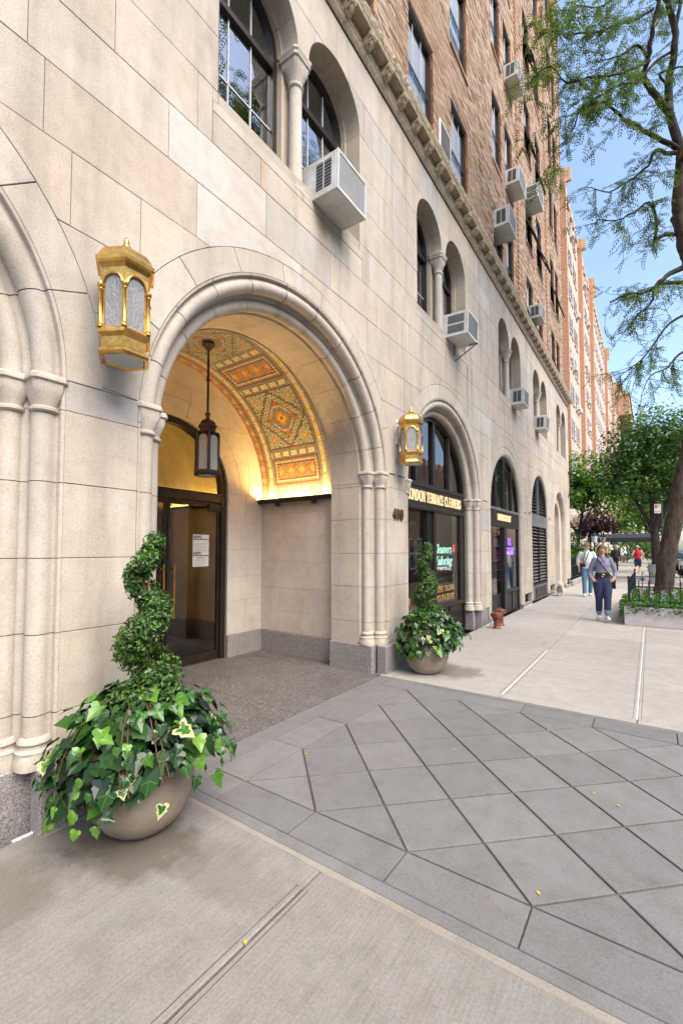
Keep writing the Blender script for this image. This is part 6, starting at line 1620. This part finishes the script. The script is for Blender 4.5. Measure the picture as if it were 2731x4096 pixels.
# woman in front, hands in pockets
mt = [SKIN, CHAM, JEAN, CUFF, SHOE, BLK]
W = [(2, [(0, .01, .86, .155), (0, .01, .95, .158), (0, .0, 1.0, .145)], .74), (5, [(0, .0, 1.0, .150), (0, .0, 1.035, .149)], .74),
     (1, [(0, .0, 1.04, .142), (0, -.005, 1.15, .136), (0, -.01, 1.26, .146), (0, .0, 1.36, .122), (0, .02, 1.40, .075)], .70), (0, [(0, .0, 1.40, .056), (0, -.01, 1.52, .05)], 1)]
for s in (-1, 1): W += [(1, [(s * .150, .01, 1.365, .056), (s * .205, .03, 1.22, .050), (s * .245, .045, 1.09, .047), (s * .235, -.0, 1.0, .045)], 1), (0, [(s * .232, -.01, .99, .034), (s * .175, -.085, .90, .034)], 1)]
W += leg(2, 0, (-.088, .0, .85), (-.075, .01, .49), (-.075, .13, .12), (-.085, .03, .06), (.112, .088, .070, .042), .68)
W += leg(2, 0, (.088, .0, .85), (.08, -.09, .50), (.07, -.10, .125), (.085, -.24, .085), (.112, .088, .070, .042), .68)
for (x_, y_, z_) in ((-.075, .092, .245), (.073, -.097, .245)): W.append((3, [(x_, y_, z_, .068), (x_, y_ + (.012 if x_ < 0 else 0), z_ - .045, .067)], 1))
W += [(0, [(0, -.045, 1.335, .04), (0, -.03, 1.40, .06), (0, -.005, 1.46, .055)], 1)]
def wx(t, sc):
    def a(mb, nm, m): mb.build(nm, m, t, sharp=50).scale = (sc,) * 3
    a(MB().tube([(-.10, -.075, 1.40), (-.03, -.135, 1.27), (.06, -.128, 1.13), (.16, -.09, 1.0), (.205, -.03, .93)], .013, 6, flat=.5), 'bag_strap', BLK)
    a(MB().box(.19, .245, -.08, .10, .72, .93, .02), 'shoulder_bag', BLK)
    a(MB().lathe([(.026, -.006), (.034, 0), (.026, .006), (.02, 0), (.026, -.006)], 14, caps=False).xf(Matrix.Translation((0, -.118, 1.017)) @ Matrix.Rotation(pi / 2, 4, 'X')), 'belt_buckle', BRASS)
    for q in (-1, 1): a(MB().add([(q * .01, -.115, 1.36), (q * .075, -.085, 1.425), (q * .085, -.10, 1.375), (q * .04, -.125, 1.33)], [(0, 1, 2, 3)]), 'collar', CHAM)
    for k in range(5): a(ball((0, -.122 + .004 * k, 1.10 + .05 * k), .006), 'button', WHITEP)
person('walking woman in chambray shirt and cuffed jeans, hands in pockets', (1.93, 11.05, 0), .15, W, mt, .975, ((-.01, 1.575), .090, 0), (HAIRB, 'long'), (), wx)
# man in the white sweater with the dog
mt = [SKIN2, KNIT, JEANL, TEAL, SHOE, OLIVE]
W = [(2, [(0, .0, .90, .15), (0, .0, 1.0, .15)], .75), (1, [(0, .0, .99, .165), (0, -.02, 1.12, .175), (0, -.01, 1.28, .172), (0, .0, 1.42, .15), (0, .01, 1.48, .09)], .74), (3, [(0, .0, 1.45, .07), (0, 0, 1.51, .06)], 1), (0, [(0, .0, 1.5, .055), (0, -.01, 1.60, .052)], 1)]
for s in (-1, 1): W += [(1, [(s * .18, .01, 1.42, .07), (s * .255, .03, 1.22, .062), (s * .26, -.04 if s > 0 else .0, 1.06, .055)], 1), (0, [(s * .26, -.04 if s > 0 else 0, 1.05, .04), (s * .24, -.14 if s > 0 else -.06, .93, .032)], 1)]
W += leg(2, 2, (-.09, 0, .9), (-.10, -.06, .49), (-.10, -.10, .10), (-.11, -.22, .05), (.10, .08, .068, .06), .9)
W += leg(2, 2, (.09, 0, .9), (.10, .0, .49), (.09, .12, .11), (.09, .02, .05), (.10, .08, .068, .06), .9)
def mx_(t, sc):
    def a(mb, nm, m): mb.build(nm, m, t, sharp=50).scale = (sc,) * 3
    a(MB().tube([(-.05, -.10, 1.49), (-.10, -.145, 1.3), (-.14, -.13, 1.1)], .011, 6, flat=.5).tube([(.05, -.10, 1.49), (-.02, -.15, 1.28), (-.10, -.14, 1.1)], .011, 6, flat=.5), 'camera_strap', BLK)
    a(MB().box(-.23, -.07, -.21, -.13, .98, 1.09, .02), 'sling_pouch', BLK); a(MB().box(-.26, -.16, -.225, -.15, 1.06, 1.12, .015), 'red_case', REDT)
person('man in white sweater and blue jeans beside the dog', (1.06, 16.6, 0), .25, W, mt, 1.0, ((-.01, 1.645), .10, 0), (OLIVE, 'cap'), ((-.24, -.07, .93, 1, SKIN2), (.24, -.15, .92, -1, SKIN2)), mx_, .018)
# walker in dark jacket, further off
mt = [SKIN2, DARKJ, BLK, GREYS, BLK]
W = [(2, [(0, 0, .88, .15), (0, 0, 1.0, .145)], .75), (1, [(0, .01, 1.0, .16), (0, .0, 1.25, .17), (0, .0, 1.42, .15), (0, .01, 1.48, .09)], .75), (3, [(0, -.075, 1.02, .075), (0, -.085, 1.38, .07)], .7), (0, [(0, 0, 1.48, .055), (0, -.01, 1.6, .05)], 1)]
for s in (-1, 1): W += [(1, [(s * .18, .01, 1.42, .07), (s * .25, .03, 1.2, .062), (s * .25, -.02, 1.0, .05)], 1)]
W += leg(2, 2, (-.09, 0, .88), (-.10, -.08, .48), (-.10, -.12, .10), (-.1, -.22, .05), cut=.9); W += leg(2, 2, (.09, 0, .88), (.09, .02, .48), (.09, .16, .12), (.09, .06, .05), cut=.9)
person('walker in dark jacket and black trousers far along the pavement', (.72, 37.0, 0), 0, W, mt, 1.03, ((-.01, 1.645), .10, 0), (HAIRG, 'short'), ((-.25, -.02, 1.0, 1, SKIN2), (.25, -.02, 1.0, -1, SKIN2)), None, .024)
# man in red vest walking away
mt = [SKIN2, REDT, NAVY, SKIN2, SHOE]
W = [(2, [(0, .0, .82, .16), (0, 0, 1.0, .155)], .78), (1, [(0, .0, 1.0, .17), (0, .0, 1.25, .175), (0, .0, 1.40, .13), (0, .01, 1.45, .085)], .78), (0, [(0, 0, 1.46, .06), (0, 0, 1.58, .055)], 1)]
for s in (-1, 1): W += [(0, [(s * .19, .0, 1.40, .068), (s * .28, .03, 1.18, .052), (s * .30, -.03, .98, .038)], 1)]
W += leg(2, 0, (-.09, 0, .84), (-.10, -.05, .50), (-.10, -.02, .10), (-.11, -.12, .05), (.11, .095, .07, .055), .1); W += leg(2, 0, (.09, 0, .84), (.10, .02, .50), (.10, .18, .16), (.10, .10, .09), (.11, .095, .07, .055), .1)
person('man in red vest and navy shorts walking away', (2.1, 34.0, 0), pi, W, mt, 1.03, ((.0, 1.63), .10, 0), (HAIRG, 'short'), ((-.30, -.03, .98, 1, SKIN2), (.30, -.03, .98, -1, SKIN2)), None, .026)
# small white dog
dg_ = thing('dog', 'small fluffy white dog standing by the stone wall', 'dog', (.30, 16.25, 0), .2)
FUR = mk_plain('white_fur', (.70, .66, .60), .95, 0, .12, 30)
mb = MB()
for tb in ([(0, .16, .24, .085), (0, .05, .25, .10), (0, -.08, .26, .105), (0, -.15, .30, .075)], [(0, -.14, .29, .07), (0, -.19, .37, .065), (0, -.23, .385, .06), (0, -.30, .365, .026)], [(0, .18, .28, .045), (.0, .22, .38, .05), (.0, .14, .44, .045)],
           [(-.045, -.225, .43, .022), (-.055, -.215, .475, .006)], [(.045, -.225, .43, .022), (.055, -.215, .475, .006)],
           [(-.055, -.12, .2, .04), (-.055, -.115, .10, .024), (-.055, -.13, .02, .022)], [(.055, -.12, .2, .04), (.055, -.125, .10, .024), (.055, -.14, .02, .022)],
           [(-.055, .12, .2, .055), (-.06, .10, .13, .035), (-.06, .15, .08, .022), (-.06, .12, .02, .022)], [(.055, .12, .2, .055), (.06, .10, .13, .035), (.06, .15, .08, .022), (.06, .12, .02, .022)]):
    mb.tube([p[:3] for p in tb], [p[3] for p in tb], 10)
    for p in (tb[0], tb[-1]): s = ball(p[:3], p[3]); mb.add(s.v, s.f)
me = remeshed(mb, .013, 5); me.materials.clear(); me.materials.append(FUR); me.polygons.foreach_set('use_smooth', [True] * len(me.polygons)); link('body', me, dg_)
rf = random.Random(2); fb = MB()
for p in me.polygons:
    if p.center.z < .10: continue
    for k in range(2):
        c = p.center; d = (p.normal + Vector((rf.gauss(0, .5), rf.gauss(0, .5) + .3, rf.gauss(0, .5) - .3))).normalized(); w = d.orthogonal().normalized() * .004; fb.add([c - w, c + w, c + d * rf.uniform(.018, .04)], [(0, 1, 2)])
tag(fb.build('fur', FUR, dg_, smooth=False), kind='stuff')
MB().add(*(lambda s: (s.v, s.f))(ball((0, -.325, .372), .014, (1, 1, .8), 6))).build('nose', BLK, dg_)
for q in (-1, 1): MB().add(*(lambda s: (s.v, s.f))(ball((q * .025, -.283, .40), .008, (1, 1, 1), 6))).build('eye', BLK, dg_)
tag(MB().tube([(.82, 16.55, .88), (.72, 16.5, .70), (.55, 16.4, .45), (.38, 16.27, .33), (.30, 16.13, .32)], .006, 5).build('dog_leash', BLK, None), 'thin dark leash between the man and the white dog', 'leash')
# ---------------------------------------------------------------- beyond the corner: garden, far buildings, trees, cars
PINK = mk_plain('pale_pink_brick', (.52, .385, .31), .9, 0, .22, 5, .2, dirt=(.4, (.38, .245, .18))); ORB = mk_plain('orange_brick_strip', (.46, .24, .14), .9, 0, .25, 6, .2); TANB = mk_plain('tan_brick', (.52, .36, .22), .9, 0, .2, 6)
STON2 = mk_plain('far_stone', (.58, .50, .40), .9, 0, .15, 3); WDARK = mk_plain('far_window_dark', (.10, .055, .045), .25, 0, .3, 2, rnd=.5)
bw = MB().box(.005, .02, -.42, .42, -.80, .80).mesh('window', WDARK, smooth=False)
bws = MB().box(.0, .09, -.48, .48, -.90, -.80).mesh('window_sill', STON2, smooth=False)
bwr = MB().box(.0205, .05, -.44, .44, -.03, .03).mesh('meeting_rail', STON2, smooth=False)
acm = MB().box(0, .32, -.32, .32, 0, .42, .02).mesh('window_unit', ACW, smooth=False)
rq = random.Random(12)
def far_block(label, x, y0, y1, h, floors, nb, strips, top=True, first=0):
    t = thing('brick_apartment_block', label, 'building', (x, y0, 0))
    L = y1 - y0; D = 14
    MB().box(-D, 0, 0, L, 6.2, h).build('brick_walls', PINK, t, smooth=False)
    MB().box(-D, .12, -.05, L, 0, 6.2).build('stone_base', STON2, t, smooth=False)
    MB().box(-D, .35, -.1, L, 6.2, 6.6, .03).build('cornice', STON2, t)
    fh = (h - 7) / floors
    for s in strips:
        MB().box(.0, .35, s * L - .26, s * L + .26, 6.61, h + .9).build('pilaster', ORB, t, smooth=False); MB().box(.1, .75, s * L - .12, s * L + .12, h - .2, h + .9).build('spout', TANB, t, smooth=False)
        MB().box(.3505, .38, s * L - .16, s * L + .16, 6.61, h + .5).build('pilaster_rib', TANB, t, smooth=False)
    for f in range(floors):
        for b in range(nb):
            yy = L * (b + .5) / nb + (.0 if b % 2 else .25)
            if any(abs(yy - s * L) < .95 for s in strips): continue
            zz = 7.4 + fh * (f + .5)
            w = link('window', bw, t, (0, yy, zz)); link('window_sill', bws, w); link('meeting_rail', bwr, w)
            if rq.random() < .14: link('window_unit', acm, w, (.02, 0, -.78))
    if top:
        for k in range(int(L / 1.6)): MB().box(-.3, .15, k * 1.6 + .2, k * 1.6 + 1.0, h, h + .7).build('merlon', TANB, t, smooth=False)
    return t
far_block('tall pale brick block with orange strips just beyond the corner', -2.4, 37.5, 58, 31, 8, 14, (.02, .5, .98))
far_block('second brick block further along the street', -2.6, 58.4, 82, 33, 8, 12, (.03, .97))
far_block('third brick block behind the street trees', -2.8, 82.5, 118, 33, 8, 12, (.03, .5, .97))
far_block('distant stepped brick tower at the end of the row', -3.5, 119, 165, 38, 9, 10, (.04,), False)
t = thing('stepped_penthouse', 'stepped red brick penthouse crowning the distant tower', 'building', (-8, 140, 38))
for (a, b, y0, y1, z0, z1) in ((-9, 7, 0, 30, .02, 6), (-9, 5, 3, 27, 6.02, 10), (-9, 2.5, 6, 24, 10.02, 14)):
    MB().box(a, b, y0, y1, z0, z1).build('tier', ORB, t, smooth=False); MB().box(a, b + .3, y0 - .3, y1, z1 - .6, z1 + .02).build('tier_band', TANB, t, smooth=False)
    for k in range(3): MB().box(a + 3 + k * 3.6, a + 4.6 + k * 3.6, y0 - .1, y0 - .02, z0 + 1.4, z0 + 3.4).build('window', WDARK, t, smooth=False)
t = thing('water_tank', 'round grey rooftop tank above the distant tower', 'tank', (-9, 152, 52)); MB().lathe([(2.2, 0), (2.2, 5), (1.9, 5.6), (0, 6.2)], 20).build('tank_body', ACG, t); MB().box(-1.6, 1.6, -1.6, 1.6, -.02, .02).build('tank_base', BLACKM, t, smooth=False)
# opposite side of the street, seen in reflections
opp = far_block('brick apartment row across the street', 20.2, -30, 110, 12.5, 2, 40, (.2, .5, .8))
for c in list(opp.children):
    pass
opp.rotation_euler = (0, 0, pi); opp.location = (20.2, 110, 0)
# garden strip with low wall, railing, brick piers
struct(MB().box(-2.4, -.02, 21.3, 118, -.2, .12).build('garden_bed', SOIL, smooth=False))
lw = thing('garden_wall', 'low grey kerb wall under the garden railing', 'wall', (0, 21.2, 0)); MB().box(-.14, .06, 0, 40, 0, .22, .02).build('wall_course', CONCF, lw)
gr = thing('garden_railing', 'long black iron railing along the garden beyond the corner', 'fence', (-.04, 21.3, .22))
for z in (.12, .62, .92): MB().tube([(0, 0, z), (0, 16, z)], .014, 6).build('rail', BLACKM, gr)
pk = MB().tube([(0, 0, 0), (0, 0, .92), (0, 0, 1.0)], [.010, .010, .003], 6).mesh('picket', BLACKM)
for i in range(112): link('picket', pk, gr, (0, .07 + i * .143, 0))
for i in range(5): MB().box(-.03, .03, i * 4 - .03, i * 4 + .03, -.2, 1.1, .006).build('post', BLACKM, gr)
BRP = mk_plain('pier_brick', (.16, .075, .05), .9, 0, .3, 20, .3)
for k, (y, w) in enumerate((('%s' % 37.6, 'nearer'), ('45.5', 'further'))):
    t = thing('gate_pier', '%s dark brick garden pier with a stone ball' % w, 'gate pier', (-.1, float(y), 0), 0, 'garden piers')
    MB().box(-.25, .25, -.25, .25, 0, 1.25).build('shaft', BRP, t, smooth=False); MB().box(-.30, .30, -.30, .30, 1.25, 1.36, .02).build('cap', STON2, t); MB().add(*(lambda s: (s.v, s.f))(ball((0, 0, 1.54), .18))).build('stone_ball', STON2, t)
def post_lamp(label, x, y, h):
    t = thing('post_lamp', label, 'street lamp', (x, y, 0), 0, 'garden post lamps')
    MB().lathe([(.09, 0), (.09, .1), (.05, .16), (.04, h - .75), (.06, h - .7), (.03, h - .66)], 12).build('post', BLACKM, t)
    MB().lathe([(.07, h - .66), (.14, h - .62), (.19, h - .22), (.20, h - .18)], 12, caps=False).build('globe', FROSTW, t)
    MB().lathe([(.21, h - .2), (.22, h - .16), (.14, h - .07), (.04, h - .02), (.02, h + .04), (.0, h + .06)], 12).build('hood', BLACKM, t)
FROSTW = mk_plain('white_globe', (.62, .66, .68), .4)
for (x, y, h, w) in ((-.25, 33.5, 2.65, 'first post lamp with white globe along the garden railing'), (-.15, 38.6, 2.7, 'second post lamp with white globe by the brick pier'), (-.1, 60, 2.8, 'distant post lamp left of the far canopy'), (.35, 66, 2.8, 'most distant post lamp beyond the canopy')): post_lamp(w, x, y, h)
# entrance canopies
CANV = mk_plain('black_canvas', (.012, .014, .022), .7)
for (y, x0, x1, lab) in ((50, -2.2, 3.3, 'black entrance canopy spanning the pavement'), (78, -2.2, 3.6, 'second black canopy further along the pavement')):
    t = thing('entrance_canopy', lab, 'canopy', (0, y, 0), 0, 'entrance canopies')
    rows = [[(x, yy, z) for x in (x0, x1)] for yy, z in ((-1.1, 2.28), (-1.1, 2.65), (-.6, 2.95), (0, 3.05), (.6, 2.95), (1.1, 2.65), (1.1, 2.28))]
    mb = MB().grid(rows); mb.add([r_[1] for r_ in rows], [tuple(range(7))]); mb.build('canvas', CANV, t)
    for yy in (-1.05, 1.05): MB().tube([(x1 - .1, yy, 0), (x1 - .1, yy, 2.5)], .03, 8).build('post', STEEL, t)
t = thing('barrel_awning', 'tan barrel awning over a doorway behind the garden', 'awning', (-2.3, 36.6, 3.2))
rows = [[(x, .8 * cos(pi * i / 10), .9 * sin(pi * i / 10)) for x in (0, 1.9)] for i in range(11)]
MB().grid(rows).build('canvas', TANB, t); 
for i in range(1, 10, 2): MB().tube([(1.9 * j / 4, .805 * cos(pi * i / 10), .905 * sin(pi * i / 10)) for j in range(5)], .015, 5).build('rib', STON2, t)
# trees and shrubs --------------------------------------------------------
def leafy(name, label, loc, blobs, n, size, cols, trunk, seed, cat='tree', group=None, bark=BARKD):
    r = random.Random(seed); t = thing(name, label, cat, loc, 0, group); lf = MB(); tot = sum(b[3] ** 2 for b in blobs)
    for (bx_, by_, bz_, br, fl) in blobs:
        k = int(n * br * br / tot)
        for i in range(k):
            d = Vector((r.gauss(0, 1), r.gauss(0, 1), r.gauss(0, 1))).normalized(); q = r.random() ** .45
            p = Vector((bx_ + d.x * br * q, by_ + d.y * br * q, bz_ + d.z * br * fl * q))
            cl = mnoise.noise(p * 1.5 + Vector((seed, 0, 0))); 
            if cl < -.22 and q > .35: continue
            p += d * br * .18 * cl
            nn = (d * .7 + Vector((r.gauss(0, .5), r.gauss(0, .5), r.gauss(.5, .5)))).normalized(); tn = Matrix.Rotation(r.uniform(0, 6.28), 3, nn) @ nn.orthogonal().normalized(); bt = nn.cross(tn); s = size * r.uniform(.6, 1.3)
            c = r.choice(cols); v = r.uniform(.75, 1.25)
            lf.add([p - tn * s, p + bt * s * .6, p + tn * s * 1.1, p - bt * s * .6], [(0, 1, 2, 3)], 0, (c[0] * v, c[1] * v, c[2] * v))
    tag(lf.build('crown', LEAFA, t, smooth=False), kind='stuff')
    for P, r0, r1 in trunk:
        Q = smooth_path(P, 3); MB().tube(Q, [lerp(r0, r1, i / (len(Q) - 1)) for i in range(len(Q))], 10).build('trunk' if P is trunk[0][0] else 'limb', bark, t, sharp=80)
    return t
GA = [(.075, .175, .014), (.11, .245, .018), (.05, .12, .014), (.16, .31, .025)]; GB = [(.05, .125, .015), (.075, .17, .018), (.034, .085, .012), (.11, .22, .025)]; PU = [(.055, .018, .022), (.085, .028, .03), (.035, .012, .018), (.12, .05, .04)]
def std(h, rr, lean=0): return [([(0, 0, 0), (lean * .3, 0, h * .35), (lean * .6, .1, h * .7), (lean, .1, h)], rr, rr * .4), ([(lean * .4, 0, h * .45), (lean * .4 - .7, .2, h * .75), (lean - 1.3, .2, h * 1.0)], rr * .5, rr * .15), ([(lean * .4, 0, h * .5), (lean * .4 + .7, -.2, h * .8), (lean + 1.2, -.3, h * 1.05)], rr * .5, rr * .15)]
leafy('garden_tree', 'bright green garden tree just past the building corner', (-.95, 29.5, .1), [(.35, 0, 6.0, 1.7, .85), (1.35, .3, 5.3, 1.5, .9), (.0, -.4, 4.6, 1.3, .8), (1.7, .2, 4.4, 1.1, .8), (.6, 0, 4.9, 1.3, .8), (-.8, .4, 5.3, 1.2, .9)], 9000, .095, GA, std(4.8, .12, .7), 41, group='garden trees')
leafy('street_tree', 'dense dark green street tree behind the leaning trunk', (3.05, 25.5, 0), [(-.2, 0, 7.0, 2.0, .75), (-1.2, .2, 6.0, 1.6, .8), (.9, .3, 6.6, 1.9, .8), (-.6, -.3, 4.9, 1.5, .7), (.9, 0, 5.0, 1.7, .7), (-1.5, .2, 4.9, 1.0, .7)], 14000, .085, GB, std(5.2, .22, -.2), 42, group='street trees')
leafy('street_tree', 'next street tree along the kerb, its crown above the canopy', (3.2, 36, 0), [(-.3, 0, 8.2, 2.4, .8), (-1.6, .4, 7.0, 1.9, .8), (1.2, 0, 7.6, 2.3, .8), (-.2, 0, 5.8, 2.2, .7), (1.5, 0, 5.4, 1.7, .7)], 9000, .11, GB, std(5.6, .26, -.3), 43, group='street trees')
leafy('street_tree', 'far street tree above the second canopy', (3.1, 58, 0), [(-.4, 0, 8.0, 3.2, .8), (-2.4, .4, 6.6, 2.4, .8), (1.6, 0, 7.6, 3.0, .8), (-.2, 0, 5.6, 2.6, .6)], 6000, .17, GA, std(5.6, .26), 44, group='street trees')
leafy('street_tree', 'farthest street tree closing the view', (2.2, 92, 0), [(-.4, 0, 7.0, 4, .8), (-3.4, .4, 6, 3.4, .8), (2.6, 0, 7, 4, .8)], 5000, .26, GA, std(5.6, .3), 45, group='street trees')
leafy('purple_leaf_tree', 'purple leaved garden tree between the post lamps', (-.75, 36.2, .1), [(.2, 0, 3.5, 1.2, .8), (1.0, 0, 3.1, .9, .8), (-.4, 0, 2.9, .9, .8)], 4200, .085, PU, std(2.6, .09), 46)
for k, (x, y, z, r_, lab) in enumerate(((-.85, 24.6, 1.3, .75, 'leafy green shrub behind the railing by the corner'), (-.75, 27.0, 1.8, .95, 'tall green shrub behind the railing past the corner'), (-.9, 31.8, 1.4, .9, 'rounded green shrub behind the post lamp'), (-.6, 43, 1.3, 1.0, 'dark green shrub beside the far brick pier'))):
    leafy('garden_shrub', lab, (x, y, .1), [(0, 0, z - .4, r_, 1.1), (.2, .4, z - .9, r_ * .9, 1.0), (.1, -.5, z * .4, r_ * .8, .9)], 3000, .07, GB if k % 2 == 0 else GA, [([(0, 0, 0), (.05, 0, z * .5), (0, 0, z)], .05, .02)], 60 + k, 'shrub', 'garden shrubs')
leafy('garden_shrub', 'bright green bush low beyond the canopy', (1.2, 64, 0), [(0, 0, 2.2, 2.2, .9), (1.6, 0, 1.8, 1.8, .9)], 2500, .14, GA, [([(0, 0, 0), (0, 0, 1.2), (0, 0, 2)], .06, .02)], 70, 'shrub', 'garden shrubs')
leafy('planter_shrub', 'low green planter shrub by the far kerb', (3.15, 27.5, .3), [(0, 0, .35, .55, .8), (0, 1.0, .35, .55, .8)], 1500, .05, GA, [([(0, 0, 0), (0, 0, .2), (0, 0, .4)], .03, .02)], 71, 'shrub')
tb = thing('tree_planter', 'smaller concrete planter further along the kerb', 'planter', (3.15, 27.0, 0)); MB().box(-.65, .65, -.6, 2.2, 0, .32, .01).build('planter_wall', PLANTC, tb)
# parking sign
t = thing('parking_sign', 'white and red no parking sign on a green post', 'sign', (3.08, 21.5, 0))
MB().box(.10, .15, -.02, .03, 0, 3.45).build('post', mk_plain('green_post', (.03, .07, .05), .6), t, smooth=False)
MB().box(-.13, .09, -.012, -.004, 3.0, 3.36, .002).build('plate', WHITEP, t)
REDS = mk_plain('sign_red', (.45, .03, .04), .5)
MB().box(-.115, -.03, -.014, -.0125, 3.20, 3.345).build('red_panel', REDS, t, smooth=False)
MB().box(-.10, .06, -.014, -.0125, 3.055, 3.07).build('arrow_bar', REDS, t, smooth=False)
for s, x in ((-1, -.115), (1, .075)): MB().add([(x, -.0135, 3.0625), (x - s * .03, -.0135, 3.085), (x - s * .03, -.0135, 3.04)], [(0, 1, 2)]).build('arrow_head', REDS, t, smooth=False)
MB().lathe([(.026, 0), (.034, 0), (.034, .001), (.026, .001)], 16, caps=False).xf(Matrix.Translation((-.0725, -.015, 3.275)) @ Matrix.Rotation(pi / 2, 4, 'X')).build('ring', WHITEP, t)
for k in range(3): MB().box(-.015, .075 - .02 * k, -.014, -.0125, 3.31 - .035 * k, 3.325 - .035 * k).build('print_line', REDS, t, smooth=False)
# parked cars
RUB = mk_plain('tyre', (.02, .02, .02), .8); CARG = mk_glass('car_glass', (.12, .13, .14), .0, 1.9); LAMP = mk_plain('lamp_glass', (.7, .7, .72), .15); CHRM = mk_plain('alloy', (.5, .5, .52), .3, .8); TAILL = mk_plain('tail_lamp', (.4, .02, .02), .3)
def make_car(label, loc, col):
    paint = mk_plain('car_paint', col, .25, .35, .04); t = thing('parked_car', label, 'car', loc, 0, 'cars parked along the kerb')
    secs = []                                  # y, half width, z0, z1(waist)
    prof = [(-2.25, .70, .42, .62), (-2.15, .80, .30, .74), (-1.6, .87, .22, .84), (-.9, .89, .20, .93), (0, .90, .20, .97), (1.0, .90, .20, .99), (1.7, .88, .24, 1.00), (2.15, .80, .32, .96), (2.25, .72, .42, .85)]
    rows = []
    for y, w, a, b in prof: rows.append([(-w * .86, y, a), (-w * .98, y, a + .1), (-w, y, lerp(a, b, .55)), (-w * .96, y, b - .05), (-w * .80, y, b), (0, y, b + .03), (w * .80, y, b), (w * .96, y, b - .05), (w, y, lerp(a, b, .55)), (w * .98, y, a + .1), (w * .86, y, a)])
    mb = MB().grid(rows); mb.add(rows[0], [tuple(range(11))]); mb.add(rows[-1], [tuple(range(10, -1, -1))]); mb.build('body', paint, t, sharp=35)
    cab = [(-.95, .72, .93, .94), (-.35, .66, .95, 1.36), (.2, .64, .97, 1.44), (1.0, .63, .98, 1.42), (1.55, .62, .99, 1.30), (2.0, .62, .98, 1.0)]
    rows = [[(-w * 1.12, y, a), (-w, y, b - .04), (-w * .85, y, b), (w * .85, y, b), (w, y, b - .04), (w * 1.12, y, a)] for y, w, a, b in cab]
    MB().grid(rows).build('cabin_glass', CARG, t, sharp=35)
    MB().grid([[(x * 1.005, y, z + .008) for x, y, z in r_[2:4]] for r_ in rows[1:5]]).build('roof', paint, t)
    for s in (-1, 1):
        for i in (1, 2, 3, 4): MB().tube([rows[i][0 if s < 0 else 5], rows[i][1 if s < 0 else 4], rows[i][2 if s < 0 else 3]], .03, 5).build('roof_pillar', paint, t)
        for y in (-1.4, 1.38):
            w = MB().lathe([(.20, -.10), (.31, -.10), (.33, -.06), (.33, .06), (.31, .10), (.20, .10)], 22, caps=False).xf(Matrix.Translation((s * .82, y, .33)) @ Matrix.Rotation(pi / 2, 4, 'Y')).build('wheel', RUB, t)
            MB().lathe([(.0, -.07), (.2, -.06), (.21, .0), (.2, .06), (.0, .07)], 12, caps=False).xf(Matrix.Translation((s * .84, y, .33)) @ Matrix.Rotation(pi / 2, 4, 'Y')).build('rim', CHRM, w)
        MB().box(s * .5 - .17, s * .5 + .17, -2.24, -2.12, .58, .70, .03).build('headlight', LAMP, t); MB().box(s * .62 - .14, s * .62 + .14, 2.17, 2.262, .70, .84, .03).build('tail_light', TAILL, t)
        MB().box(*sorted((s * .88, s * 1.02)), -.72, -.58, .92, 1.04, .03).build('wing_mirror', paint, t)
    MB().box(-.45, .45, -2.27, -2.2, .42, .55, .02).build('grille', BLACKM, t); return t
make_car('silver car parked along the kerb behind the tree trunk', (5.25, 37.5, -.125), (.42, .45, .48))
make_car('white car parked at the kerb, seen only in the shop window', (5.2, 23.5, -.125), (.72, .71, .69))
make_car('dark car parked further down the kerb', (5.25, 45.5, -.125), (.05, .055, .07))
# traffic sparkle far off: delivery bin near the trunk
t = thing('waste_bin', 'grey mesh waste bin behind the leaning trunk', 'waste bin', (2.95, 24.2, 0))
MB().lathe([(.22, 0), (.28, .85)], 18, caps=False).build('basket', STEEL, t); MB().lathe([(.285, .83), (.30, .85), (.285, .87)], 18, caps=False).build('rim', STEEL, t); MB().lathe([(.0, .80), (.2, .84), (.27, .80)], 10, caps=False).build('bin_bag', mk_plain('blue_bag', (.35, .45, .65), .4), t)
